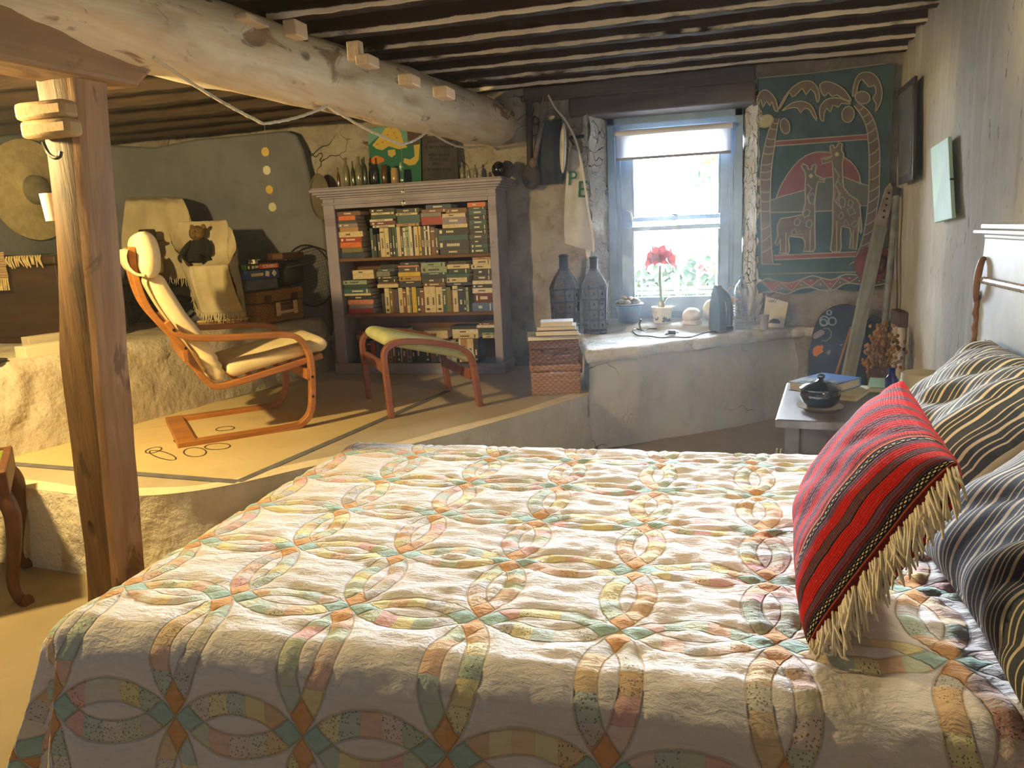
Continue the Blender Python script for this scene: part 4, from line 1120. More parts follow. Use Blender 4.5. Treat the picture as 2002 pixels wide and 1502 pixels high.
def mkbook(x0, x1, z0, z1, yf, dep, key, upright, rr, lab, grp, tilt=0):
    bm = NB(); W, H = x1-x0, z1-z0
    if upright:
        bx(bm, 0, W, 0, .0025, 0, H); bx(bm, 0, .002, .0025, dep, 0, H); bx(bm, W-.002, W, .0025, dep, 0, H)
        bx(bm, .002, W-.002, .0025, dep-.004, .002, H-.004, 1)
    else:
        bx(bm, 0, W, 0, .0025, 0, H); bx(bm, 0, W, .0025, dep, 0, .002); bx(bm, 0, W, .0025, dep, H-.002, H)
        bx(bm, .003, W-.003, .0025, dep-.004, .002, H-.002, 1)
    mk = 2 if key not in 'cwytsgp' else 3
    L = H if upright else W; B = W if upright else H
    kind = rr.randint(0, 3)
    def mark(a, b, c, d):   # along a..b, across c..d as fractions
        if upright: bx(bm, W*c, W*d, -.0006, 0, H*a, H*b, mk)
        else: bx(bm, W*a, W*b, -.0006, 0, H*c, H*d, mk)
    if kind != 3 and B > .012:
        for q in range(rr.randint(3, 7)):
            a = .3+.06*q
            mark(a, a+.045, .34, .66)
        if kind == 1: mark(.08, .16, .25, .75)
        if kind == 2: mark(.84, .88, .1, .9)
    o = bpy.data.objects.new('book', None); bpy.data.objects.remove(o)
    ob = obj('book', bm, [BM[key], M_PAGE, M_FOILW, M_FOILD], smooth=0)
    ob.matrix_world = TR(x0, yf, z0+(.0), 0, 0, tilt); ROOTM[ob.name] = ob.matrix_world.copy()
    tag(ob, lab, 'book', grp); return ob
SHN = {0: 'top', 1: 'middle', 2: 'bottom'}; SZ = [Z1, Z2, Z0]; SRF = [(654.6, 499), (654.6, 610), (654.6, 709)]
rb = random.Random(21); CNT = {}
def X_(px, s):   # photo column -> metres along the bookcase, at that shelf
    z = SZ[s]+.1
    return U(px, [450, 560, 665][s], Y=4.92).x
import os
def stack(s, x0, x1, items, name, base=0, yf=None):
    """flat pile: items bottom first, 'key height_px [inset_left inset_right]'"""
    z = SZ[s]+base
    for i, it in enumerate(items.split()):
        p = it.split(','); key = p[0][0]; h = float(p[0][1:])*PXM*.98
        il = float(p[1]) if len(p) > 1 else rb.uniform(0, 2); ir = float(p[2]) if len(p) > 2 else rb.uniform(0, 2)
        n = len(items.split())
        pos = 'lowest' if i == 0 else ('topmost' if i == n-1 else ORD[i]+' from the bottom')
        lab = f"{BC[key][0]} book lying in the {SHN[s]} shelf's {name} pile, {pos}"
        mkbook(X_(x0+il, s), X_(x1-ir, s), z+.0003, z+h, (yf or 4.912)+rb.uniform(0, .012), .15, key, False, rb, lab, f'books on the {SHN[s]} shelf of the bookcase')
        z += h+.0006
    return z-SZ[s]
def row(s, x0, items, name='', yf=4.915, z=0, gap=.3):
    """upright books from the left: 'key width_px height_px'"""
    L = items.split(); x = x0; top = 0
    for i, it in enumerate(L):
        p = it.split(','); key = p[0][0]; w = float(p[0][1:]); h = float(p[1])*PXM
        CNT[s] = CNT.get(s, 0)+1
        lab = f'{BC[key][0]} book standing upright on the {SHN[s]} shelf, {ORD[i]} from the left'
        mkbook(X_(x, s), X_(x+w-gap, s), SZ[s]+.0003, SZ[s]+h, yf+rb.uniform(0, .012), .13, key, True, rb, lab, f'books on the {SHN[s]} shelf of the bookcase')
        x += w; top = max(top, h)
    return top
# top shelf
stack(0, 662, 709, 'b11,2,0 v9,3,3 o10,0,5 r9.5,0,4 c10.5,0,0 t8,3,8 l7,1,8 d6,0,11 o8,1,13 n8,0,2', 'leftmost')
h = row(0, 723, 'q5,54 k7,42 x7,43 c9,53 c8,53 x6,53 e5,54 q5,54 c7,54 x5,52 w5,52 s7,53 w6,54 k4,50 c8,53 y5,53 d6,52 w4,53 k4,52 w4,53 n9,50 d6,48', 'the upright row')
stack(0, 725, 775, 'w4,4,3 m7 w4,0,5 e8,2,0 c4,4,2 k7', 'second', h+.001)
stack(0, 776, 822, 't5,0,2 q15,2,0 c4,1,3 x8', 'third', h+.001)
stack(0, 825, 884, 'r15,0,16 g7,0,20 n6,2,6 b8,10,0', 'fourth', h+.001)
z4 = stack(0, 854, 915, 'd9,4,0 x16,0,0 q10,2,1 k12,0,0', 'fifth')
stack(0, 866, 915, 'c7,0,0 l12,0,2 c7,0,4 n9,7,1', 'fifth upper', z4+.001)
stack(0, 917, 953, 'e9 q8,2,1 x8 d9,0,0 k8 e9 q8 x9 q9 d5 o8,0,1', 'rightmost')
# middle shelf
stack(1, 678, 728, 'r10,0,2 l8 p9,0,0 k8,1,2 c4,-5,3 q9,-5,3 e8,-5,9 s8,-6,10', 'leftmost')
stack(1, 692, 733, 'c9,0,0 c8,0,0', 'leftmost upper', 66*PXM)
h = row(1, 744, 'x7,38 c9,47 v6,46 m5,45 d6,45 c9,47 n7,45 c6,48 g4,47 y9,48 d8,46 n8,46 c13,48 c10,48 c13,47 q8,48 v9,46 n3,40 c10,48 b11,47 x5,46 s5,45', 'the upright row')
stack(1, 738, 780, 'c7 n3,2,4 k6 x5 g9,0,16 q5,3,6 k8,10,4', 'second', h+.001)
stack(1, 781, 824, 'b6 x5 t9,0,0 y8,0,0 d9 p3,0,2 x6,4,4', 'third', h+.001)
stack(1, 826, 876, 'n7,2,6 d8 x6 q4 s11,0,0 s8,0,3', 'fourth', h+.001)
stack(1, 873, 920, 'b6,2,0 c9,0,6 q7 e9,5,2 c8,4,0 d6,7,6', 'fifth', h+.001)
stack(1, 921, 962, 'u16,0,0 m18,6,0 w9,3,0 x7,2,0 w7,3,0 d10,6,0 x11,6,0 c8,3,0 c9,6,0 t4,6,0', 'rightmost')
# bottom shelf
h = row(2, 700, 'n9,42 m8,40 k7,41 r9,42 d8,40 b7,42 k8,41 t8,40 n9,42 x8,42 c3,40 m9,41 g10,42 k8,40 b10,42 e9,41 x9,42 n9,43 d9,41 c8,44 p8,40 g8,40 s10,42 k5,43 w4,44 t12,44 c13,44 x10,45', 'the upright row')
stack(2, 697, 748, 'v8,0,6 m9,3,8', 'leftmost', h+.001)
stack(2, 752, 796, 'w3,0,0 m6,2,0 d10,0,2', 'second', h+.001)
stack(2, 830, 876, 'c15,0,0', 'middle', h+.001)
stack(2, 886, 938, 'c8,0,2 w9,0,2 x6,-4,6', 'second from right', h+.001)
stack(2, 940, 969, 'c5,4,0 s5,3,0 e9,0,0 w5,-6,0 n4,-3,0', 'rightmost', h+.001)
# ---------------------------------------------------------------- things on the window seat
M_IRON = pm('dark_iron_lantern', S(40, 43, 45), S(28, 30, 32), .5, 20, metal=.5, bump=.3)
M_MESH = pm('rusty_mesh', S(72, 64, 54), S(46, 42, 36), .7, 60, bump=.8, bsc=120, metal=.2)
def lantern(loc, s, label, rz):
    t = thing('metal_lantern', label, 'lantern', M=TR(*loc, rz) @ Matrix.Scale(s, 4), group='moorish lanterns')
    n = 8
    bm = NB(); lathe(bm, [(.088, 0), (.092, .01), (.088, .022), (.08, .028)], n); obj('base', bm, M_IRON, t, smooth=20)
    bm = NB(); lathe(bm, [(.078, .025), (.084, .20), (.088, .325)], n); obj('mesh_panels', bm, M_MESH, t, smooth=20)
    bm = NB()
    for k in range(n):
        a = 2*PI*k/n; d = Vector((math.cos(a), math.sin(a), 0))
        tube(bm, [d*.082+Vector((0, 0, .02)), d*.089+Vector((0, 0, .2)), d*.094+Vector((0, 0, .335))], .0065, 5)
    for z, r in ((.03, .083), (.10, .086), (.175, .089), (.25, .092), (.335, .096)):
        tube(bm, [(r*math.cos(2*PI*k/n), r*math.sin(2*PI*k/n), z) for k in range(n)], .006, 5, closed=True)
    for k in range(n):
        a = 2*PI*(k+.5)/n; d = Vector((math.cos(a), math.sin(a), 0))*.084
        for z in (.065, .14, .215, .29): blob(bm, d+Vector((0, 0, z)), (.008, .008, .012), sub=1)
    obj('lattice', bm, M_IRON, t, smooth=30)
    bm = NB(); lathe(bm, [(.100, .335), (.098, .345), (.085, .375), (.062, .415), (.040, .445), (.034, .455)], n); obj('shoulder', bm, M_MESH, t, smooth=20)
    bm = NB(); lathe(bm, [(.038, .452), (.036, .46), (.030, .465), (.029, .535), (.033, .54), (.033, .548), (.02, .555), (0, .556)], 12); obj('neck', bm, M_IRON, t)
lantern((-.985, 4.99, .33+.22), 1.0, 'tall dark metal lantern nearer the camera of the two beside the window', .2)
lantern((-.785, 4.97, BZ+.003), .90, 'darker metal lantern nearer the window, half behind the other lantern', .5)
# first lantern stands on a low wooden block behind the baskets
bm = NB(); bx(bm, -.12, .12, -.06, .10, 0, .217); one('wooden_block', bm, M_DARKW, 'dark wooden block standing behind the wicker baskets under the near lantern', 'block', (0, 0, 0), smooth=0, bevel=.004).location = (-.985, 4.99, PZ+.001)

M_ENAM = pm('blue_enamel', S(58, 104, 168), S(50, 92, 152), .25, 4, spec=.5)
q = U(1228, 622, Z=SILL)
PB = Vector((-.600, 5.27, SILL+.006))
po = thing('enamel_pot', 'blue enamel pot full of pale stones on the window sill', 'pot', PB)
bm = NB(); lathe(bm, [(.062, 0), (.072, .012), (.084, .06), (.088, .118), (.098, .124), (.098, .128), (.084, .126), (.078, .10)], 36, cap=True); obj('pot', bm, M_ENAM, po)
bm = NB(); tube(bm, [(.098*math.cos(2*PI*k/36), .098*math.sin(2*PI*k/36), .126) for k in range(36)], .003, 6, closed=True); obj('rim', bm, pm('pale_rim', S(200, 214, 230), None, .3), po)
M_STN = [pm('stone_'+n, S(*c), tuple(v*.75 for v in S(*c)), .8, 20) for n, c in (('grey', (186, 180, 168)), ('sand', (214, 196, 164)), ('rose', (196, 140, 118)), ('white', (222, 214, 200)))]
for k, (dx, dy, dz, r, m, lab) in enumerate(((.046, -.016, .138, .036, 0, 'largest grey stone at the right of the heap in the blue pot'), (-.006, -.046, .136, .026, 1, 'sandy stone at the front of the heap in the blue pot'), (-.048, -.016, .138, .028, 0, 'grey stone at the front left of the heap in the blue pot'), (-.072, .014, .134, .018, 3, 'small white stone at the left rim of the blue pot'), (.006, -.002, .156, .022, 2, 'rose-coloured stone in the middle of the heap in the blue pot'), (-.034, .024, .160, .022, 1, 'sandy stone at the back left of the heap in the blue pot'), (.008, .048, .150, .028, 3, 'white stone at the back of the heap in the blue pot'))):
    bm = NB(); blob(bm, (0, 0, 0), (r*.98, r*.9, r*.74), jit=.25, seed=k*3.1); one('beach_stone', bm, M_STN[m], lab, 'stone', (0, 0, 0), group='stones in the blue enamel pot', smooth=180).location = PB+Vector((dx, dy, dz))

FP = Vector((-.372, 5.235, SILL+.004))
fp = thing('potted_amaryllis', 'red amaryllis in a small white pot in front of the window', 'plant', FP)
def potmat():
    t = T('painted_pot'); x, y, z = t.xyz(t.co()); o = t.co()
    n = t.noise(t.scale(o, (1, 1, 1)), 26, 3)
    k = n.gt(.55)*z.lt(.045)*z.gt(.008)
    c = t.mix(k, S(222, 220, 206), S(96, 116, 140)); k2 = t.noise(o, 34, 2).gt(.64)*z.gt(.05)
    t.set('Base Color', t.mix(k2*.7, c, S(120, 150, 110))).set('Roughness', .35); return t.m
bm = NB(); lathe(bm, [(.050, 0), (.056, .006), (.062, .05), (.066, .096), (.071, .100), (.071, .108), (.064, .108), (.060, .09)], 32); obj('pot', bm, potmat(), fp)
bm = NB(); lathe(bm, [(.001, .094), (.061, .092)], 24, cap=False); obj('soil', bm, pm('soil', S(110, 96, 76), S(80, 66, 50), .9, 60), fp)
M_STEM = pm('green_stem', S(110, 132, 84), S(92, 112, 66), .6, 20); M_AMAR = leafmat('amaryllis_petal', S(140, 24, 24), S(158, 38, 34))
bm = NB(); blob(bm, (-.005, 0, .115), (.022, .022, .032)); obj('bulb', bm, pm('bulb_skin', S(150, 140, 90), S(120, 100, 60), .7, 40, st=(1, 1, .2)), fp)
bm = NB(); tube(bm, catmull([(-.005, 0, .13), (-.010, 0, .22), (-.014, 0, .30), (-.012, 0, .385)], 5), [.010]*10+[.009]*6, 10); obj('stem', bm, M_STEM, fp)
bm = NB()
def strap_leaf(p, w):
    P = catmull(p, 6); n = len(P)
    tube(bm, P, [w*math.sin(PI*min(1, .25+.75*i/(n-1)))+.001 for i in range(n)], 6, flat=.18)
for p, w in (([(0, 0, .13), (-.03, -.01, .24), (-.075, -.015, .262), (-.125, -.02, .258)], .007), ([(0, 0, .13), (.02, -.01, .19), (.05, -.015, .235), (.085, -.02, .262)], .006), ([(.005, 0, .13), (.015, -.015, .20), (.02, -.02, .235)], .009), ([(.005, 0, .13), (.03, -.015, .17), (.045, -.02, .195)], .008), ([(.005, 0, .13), (.035, .01, .16), (.055, .01, .168)], .006)):
    strap_leaf(p, w)
obj('leaves', bm, M_STEM, fp)
rr = random.Random(3)
for q, (dx, dz, ax) in enumerate(((-.045, .41, -1), (.045, .412, 1), (.0, .43, 0))):
    bm = NB(); c = Vector((dx*.6-.012, -.01 if q == 2 else .0, dz)); D = Vector((ax*.9, -.55 if q == 2 else -.35, .25)).normalized(); a = D.orthogonal().normalized(); b = D.cross(a)
    for k in range(6):
        an = 2*PI*k/6+.3; e = a*math.cos(an)+b*math.sin(an)
        P = [c, c+D*.03+e*.02, c+D*.05+e*.05, c+D*.05+e*.08]
        s = D.cross(e).normalized(); prev = None
        for i, (p, w) in enumerate(zip(catmull(P, 3), (.006, .015, .024, .029, .032, .032, .027, .018, .009, .002))):
            L = [bm.verts.new(p-s*w), bm.verts.new(p+D*(-.004)), bm.verts.new(p+s*w)]
            if prev: bm.faces.new((prev[0], prev[1], L[1], L[0])); bm.faces.new((prev[1], prev[2], L[2], L[1]))
            prev = L
    obj('flower', bm, M_AMAR, fp, smooth=180)

M_SHELL = pm('sea_shell', S(222, 206, 184), S(206, 184, 160), .5, 12, bump=.2)
bm = NB(); blob(bm, (0, 0, .052), (.062, .058, .052), jit=.06); lathe(bm, [(.064, .0), (.066, .006), (.060, .022)], 28); one('domed_shell', bm, M_SHELL, 'small domed pale shell lying in front on the sill', 'shell', (0, 0, 0), smooth=60).location = (-.176, 5.16, SILL+.004)
bm = NB(); blob(bm, (0, 0, .072), (.055, .06, .072), jit=.05, seed=4); one('domed_shell', bm, pm('white_shell', S(232, 226, 214), None, .5), 'taller white shell standing half behind the clothes iron', 'shell', (0, 0, 0), smooth=180).location = (-.055, 5.25, SILL+.006)
bs = thing('handled_basket', 'little pale basket of shells behind the water bottle', 'basket', (.085, 5.33, SILL+.01))
M_PALEW = pm('pale_wicker', S(196, 184, 158), S(160, 146, 120), .8, 40, bump=.7, bsc=80)
bm = NB(); lathe(bm, [(.05, 0), (.06, .03), (.066, .085), (.068, .09), (.058, .085)], 24); obj('basket_body', bm, M_PALEW, bs)
bm = NB(); tube(bm, [(.062*math.cos(a), 0, .085+.13*math.sin(a)) for a in [PI*i/18 for i in range(19)]], .0045, 6); obj('handle', bm, M_PALEW, bs)
for k, (dx, dy, dz, r) in enumerate(((-.03, -.03, .095, .024), (.02, -.032, .1, .026), (.0, .02, .105, .026), (-.035, .02, .1, .022))):
    lab = ('shell at the front left of the little basket', 'shell at the front right of the little basket', 'shell at the back of the little basket', 'shell at the back left of the little basket')[k]
    bm = NB(); blob(bm, (0, 0, 0), (r, r, r*.8), jit=.2, seed=k); one('small_shell', bm, M_SHELL, 'pale '+lab, 'shell', (0, 0, 0), group='shells in the little basket', smooth=180).location = Vector((.085+dx, 5.33+dy, SILL+.03+dz))

# clothes iron standing on its heel
M_IRB = pm('iron_plastic', S(12, 28, 31), S(8, 20, 23), .3, 3, spec=.5); M_IRS = pm('iron_teal', S(22, 54, 58), S(16, 42, 46), .35, 4, spec=.5)
IR = Vector((-.022, 4.945, BZ+.006))
ir = thing('clothes_iron', 'dark teal clothes iron standing upright on its heel at the edge of the window seat', 'iron', M=TR(*IR, rad(-56)))
sole = catmull([(0, .292, 0), (-.022, .262, 0), (-.043, .205, 0), (-.056, .14, 0), (-.060, .06, 0), (-.052, .004, 0), (.052, .004, 0), (.060, .06, 0), (.056, .14, 0), (.043, .205, 0), (.022, .262, 0)], 4, closed=True)
MXZ = Matrix(((1, 0, 0, 0), (0, 0, 1, 0), (0, 1, 0, 0), (0, 0, 0, 1)))
bm = NB(); prism(bm, [(p.x, p.y) for p in sole], -.012, 0, MXZ); obj('soleplate', bm, pm('soleplate_steel', S(50, 78, 84), None, .4, metal=.5), ir, smooth=40)
bm = NB(); prism(bm, [(p.x*.96, p.y*.985) for p in sole], 0, .035, MXZ); obj('body', bm, M_IRS, ir, smooth=40, bevel=.008)
bm = NB(); tube(bm, catmull([(0, .03, .02), (0, .065, .01), (0, .095, .03), (0, .10, .08), (0, .10, .14), (0, .085, .20), (0, .045, .245), (0, .02, .262)], 5), .019, 10, flat=1.1); obj('handle', bm, M_IRB, ir)
bm = NB(); bx(bm, -.045, .045, .0, .105, 0, .035); obj('heel', bm, M_IRB, ir, smooth=0, bevel=.012)
zc = BZ+.010
cp = [U(x, y, Z=zc) for x, y in ((1404, 648), (1376, 652), (1348, 660), (1318, 660), (1292, 661), (1268, 658), (1248, 657), (1238, 650), (1240, 645), (1250, 645), (1258, 649), (1268, 645), (1284, 643), (1298, 637), (1304, 638), (1305, 644), (1300, 654), (1310, 653))]
for i, p in enumerate(cp): p.z = zc+(.004 if i in (10, 11) else 0)
bm = NB(); tube(bm, catmull([p+Vector((0, 0, .002)) for p in cp], 5), .0045, 7); obj('cord', bm, M_IRB, ir, world=True)
bm = NB(); c = cp[-1]; bx(bm, c.x-.01, c.x+.035, c.y-.014, c.y+.014, zc-.003, zc+.024); tube(bm, [c+Vector((.034, -.008, .012)), c+Vector((.052, -.008, .006))], .0028, 6); tube(bm, [c+Vector((.034, .008, .012)), c+Vector((.052, .008, .006))], .0028, 6)
obj('plug', bm, M_IRB, ir, world=True, smooth=0, bevel=.004)
bm = NB(); a = U(1255, 648, Z=zc); tube(bm, catmull([a, a+Vector((-.012, .0, .03)), a+Vector((-.014, .0, .055)), a+Vector((-.004, .0, .078))], 4), .006, 7); obj('cord_sleeve', bm, M_IRB, ir, world=True)

t = T('clear_plastic'); nt = t.nt
tr = t.n('ShaderNodeBsdfTransparent'); tr.inputs[0].default_value = (.93, .96, 1, 1); gl = t.n('ShaderNodeBsdfGlossy'); gl.inputs['Roughness'].default_value = .08; gl.inputs[0].default_value = (.9, .95, 1, 1)
lw = t.n('ShaderNodeLayerWeight'); lw.inputs[0].default_value = .35; mp = V(t, lw.outputs[1])*.75+.10
mx = t.n('ShaderNodeMixShader'); t.put(mx.inputs[0], mp); nt.links.new(tr.outputs[0], mx.inputs[1]); nt.links.new(gl.outputs[0], mx.inputs[2]); nt.links.new(mx.outputs[0], t.out.inputs[0])
M_CLEAR = t.m
wbt = thing('water_bottle', 'clear ribbed plastic water bottle standing beside the clothes iron', 'bottle', (.132, 5.08, BZ+.008))
pr_ = [(.03, .004), (.042, 0), (.046, .012)]
for k in range(9): z = .02+.0155*k; pr_ += [(.046, z), (.0425, z+.005), (.0425, z+.009)]
pr_ += [(.046, .165), (.044, .18), (.043, .195), (.046, .21), (.045, .235), (.036, .27), (.022, .292), (.0145, .300), (.0145, .312), (.017, .313), (.017, .316), (.0135, .317), (.0135, .32)]
bm = NB(); lathe(bm, pr_, 28, cap=False); obj('bottle', bm, M_CLEAR, wbt, smooth=60)
bm = NB(); lathe(bm, [(.016, .309), (.016, .328), (.014, .33), (0, .33)], 20); obj('cap', bm, pm('cap_blue', S(70, 100, 130), None, .5), wbt)
bm = NB(); lathe(bm, [(.001, .003), (.022, .0), (.029, .09), (.0305, .092), (.028, .09), (.021, .005)], 24, cap=False); one('plastic_cup', bm, pm('milky_plastic', S(206, 214, 228), None, .3, trans=.4), 'small milky plastic cup standing in front of the white manual', 'cup', (0, 0, 0)).location = (.268, 5.02, BZ+.008)
mn = [U(1490, 637, Y=5.135), U(1532, 638, Y=5.10), U(1541, 589, Y=5.15), U(1497, 577, Y=5.17)]
ml = thing('instruction_booklet', 'white instruction booklet with a small iron printed on it leaning against the wall', 'booklet', (mn[0].x, mn[0].y, BZ+.006))
zoff = BZ+.008-mn[0].z
mn = [p+Vector((0, 0, zoff)) for p in mn]; nrm = (mn[1]-mn[0]).cross(mn[3]-mn[0]).normalized()
if nrm.y > 0: nrm = -nrm
bm = NB(); a = [bm.verts.new(p) for p in mn]; b = [bm.verts.new(p-nrm*.006) for p in mn]
bm.faces.new(a); bm.faces.new(b[::-1])
for i in range(4): bm.faces.new((a[i], a[(i+1) % 4], b[(i+1) % 4], b[i]))
obj('cover', bm, pm('white_paper', S(222, 220, 208), None, .8), ml, world=True, smooth=0)
ex = (mn[1]-mn[0]).normalized(); ey = nrm.cross(ex).normalized(); MM = Matrix(((ex.x, ey.x, nrm.x, 0), (ex.y, ey.y, nrm.y, 0), (ex.z, ey.z, nrm.z, 0), (0, 0, 0, 1)))
M_PRINT = pm('dark_print', S(70, 78, 76), None, .8)
bm = NB(); c = mn[3]+ex*.045-ey*.028+nrm*.0012; text(bm, 'uzzy', .028, Matrix.Translation(c) @ MM, ext=.0002); obj('title', bm, M_PRINT, ml, world=True, smooth=0)
bm = NB(); c = mn[0]+ex*.072+ey*.035+nrm*.001
poly(bm, [c+ex*x+ey*y for x, y in ((-.035, -.008), (.035, -.012), (.038, 0), (.025, .016), (-.005, .02), (-.025, .01))]); obj('iron_picture', bm, M_PRINT, ml, world=True, smooth=0)

# ---------------------------------------------------------------- baskets and books at the corner of the window seat
M_WICKD = pm('dark_wicker', S(128, 92, 72), S(92, 62, 48), .7, 40, bump=.8, bsc=80)
def weave(name, c1, c2):
    t = T(name); o = t.co(); x, y, z = t.xyz(o); k = (x+y*.7)
    a = ((k*2*PI*42).sin()*((z*2*PI*36).sin())); n = t.noise(o, 12, 3)
    h = (z*2*PI*72).sin()*.5+((k*2*PI*30)+((z*72).floor()*PI)).sin()*.8
    t.set('Base Color', t.mix((h*.3+.5).clamp(), c2, t.mix(n, c1, tuple(v*.8 for v in c1)))).set('Roughness', .7); t.bump(h, .7, .004); return t.m
M_WV1, M_WV2 = weave('light_weave', S(178, 136, 88), S(120, 82, 48)), weave('dark_weave', S(132, 96, 76), S(84, 58, 44))
rz = rad(14)
b1 = thing('wicker_hamper', 'light wicker hamper at the bottom of the stack beside the window seat', 'basket', (-1.04, 4.20, PZ+.001), rz)
W, D, H = .285, .22, .178
bm = NB(); bx(bm, 0, W, 0, D, 0, H-.04); obj('hamper_body', bm, M_WV1, b1, smooth=0, bevel=.012)
bm = NB(); bx(bm, -.006, W+.006, -.006, D+.006, H-.038, H); obj('lid', bm, M_WV1, b1, smooth=0, bevel=.012)
b2 = thing('wicker_case', 'dark brown wicker case on top of the light hamper', 'case', (-1.045, 4.205, PZ+.182), rz)
bm = NB(); bx(bm, 0, W-.004, 0, D-.01, 0, .085); obj('case_body', bm, M_WV2, b2, smooth=0, bevel=.008)
bm = NB(); bx(bm, -.003, W-.001, -.003, D-.007, .088, .135); obj('lid', bm, M_WV2, b2, smooth=0, bevel=.008)
bm = NB(); tube(bm, [(.06, -.008, .09), (.07, -.02, .07), (.20, -.02, .07), (.21, -.008, .09)], .006, 6); obj('handle', bm, pm('case_leather', S(84, 54, 40), None, .6), b2)
z = PZ+.182+.137
M_PC = [pm('cover_'+n, S(*c), None, .6) for n, c in (('greygreen', (150, 146, 120)), ('navy', (58, 62, 74)), ('stone', (160, 150, 130)), ('white', (214, 216, 222)))]
for k, (x, y, w, d, h, m, r, lab) in enumerate(((-1.052, 4.20, .30, .215, .026, 0, 14, 'wide grey-green flat book lying directly on the dark wicker case'), (-1.005, 4.195, .245, .175, .03, 1, 10, 'dark covered book lowest of the three smaller books on the stack'), (-1.0, 4.205, .225, .165, .022, 2, 10, 'stone coloured book in the middle of the three smaller books on the stack'), (-.975, 4.205, .185, .14, .026, 3, 11, 'small book with a white cover topmost on the stack beside the window seat'))):
    flat_book('book', lab, (x, y, z), rad(r), w, d, h, M_PC[m], group=None); z += h+.001
# ---------------------------------------------------------------- batik wall hanging with giraffes
YB = 5.150
hx0, hx1 = U(1481, 300, Y=YB).x, U(1741, 300, Y=YB).x
def c4(x, y): return U(1400+x/3.266, 60+y/3.266, Y=YB)
def c1(x, y): return U(1400+x/3.952, 480+y/3.952, Y=YB)
M_BTK = pm('batik_ground', S(76, 102, 108), S(64, 88, 94), .9, 6)
M_BL = pm('batik_line', S(168, 164, 140), None, .9); M_BG = pm('batik_grey', S(120, 112, 104), S(104, 98, 92), .9, 8); M_BR = pm('batik_red', S(142, 96, 98), S(126, 84, 88), .9, 8); M_BY = pm('batik_yellow', S(186, 182, 136), None, .9); M_BH = pm('batik_hill', S(98, 106, 104), None, .9)
bt = thing('batik_hanging', 'dark batik wall hanging of two giraffes under palm trees right of the window', 'wall hanging', ((hx0+hx1)/2, YB, .82))
bm = NB(); top_l, top_r = c4(262, 300), c4(1110, 215); zt_ = max(top_l.z, top_r.z)
bl_, br2 = c1(350, 375), c1(1330, 330)
def f(u, v):
    x = lerp(hx0, hx1, u); zz = lerp(lerp(bl_.z, br2.z, u)+.012*math.sin(u*14), lerp(top_l.z, top_r.z, u), v)
    return Vector((x, YB+.006+.003*math.sin(x*19), zz))
grid(bm, 40, 30, f); obj('cloth', bm, M_BTK, bt, world=True)
bm = NB(); 
LAY = [0.0]
def off(P): return [p+Vector((0, LAY[0], 0)) for p in P]
def fill(P, mi): LAY[0] -= .00012; poly(bm, off(P), mi)
def line(P, w=.0062, mi=0, closed=False, k=0):
    LAY[0] -= .00006; ribbon(bm, off(catmull(P, k, closed)) if k else off(P), w, (0, -1, 0), mi, closed)
def Q(pts, m=c4): return [m(*p) for p in pts]
# sun, hills
sun_p = Q([(385, 1065), (405, 1010), (430, 960), (465, 905), (500, 860), (535, 825), (570, 800), (610, 783), (650, 775), (695, 774), (740, 780), (785, 792), (820, 810), (855, 833), (880, 860), (900, 890), (915, 920), (925, 985)])
hill = Q([(345, 1085), (400, 1065), (450, 1050), (560, 1020), (600, 985), (650, 955), (700, 940), (760, 932), (820, 935), (870, 955), (920, 975), (975, 990), (970, 1118), (900, 1120), (740, 1150), (630, 1155), (345, 1162)])
fill(sun_p, 2); line(sun_p); fill(hill, 4); line(hill, closed=True)
for ya, yb in (((370, 722), (968, 678)), ((370, 1450), (895, 1427))):
    a, b = c4(*ya), c4(*yb); line([a, b], .030, 2); up = Vector((0, 0, .014)); line([a+up, b+up], .006); line([a-up, b-up], .006)
# palm trunks
tl = [(370, 560), (335, 640), (305, 760), (285, 880), (282, 1000), (285, 1150), (290, 1350), (292, 1490)]; tr_ = [(405, 560), (385, 650), (370, 760), (355, 870), (348, 1000), (345, 1150), (350, 1300), (362, 1480)]
ul = [(880, 480), (925, 540), (960, 620), (972, 720), (978, 850), (975, 980), (970, 1100), (955, 1220), (935, 1330), (895, 1440)]; ur = [(905, 460), (970, 510), (1010, 580), (1035, 680), (1045, 800), (1042, 950), (1040, 1050), (1020, 1180), (1000, 1290), (960, 1420)]
for a, b, n in ((tl, tr_, 15), (ul, ur, 15)):
    A_, B2 = catmull(Q(a), 5), catmull(Q(b), 5); fill(A_+B2[::-1], 1); line(A_); line(B2)
    for k in range(1, n):
        i, j = int(k*(len(A_)-1)/n), int(k*(len(B2)-1)/n); line([A_[i], (A_[i]+B2[j])/2-Vector((0, 0, .006)), B2[j]], .006, k=4)
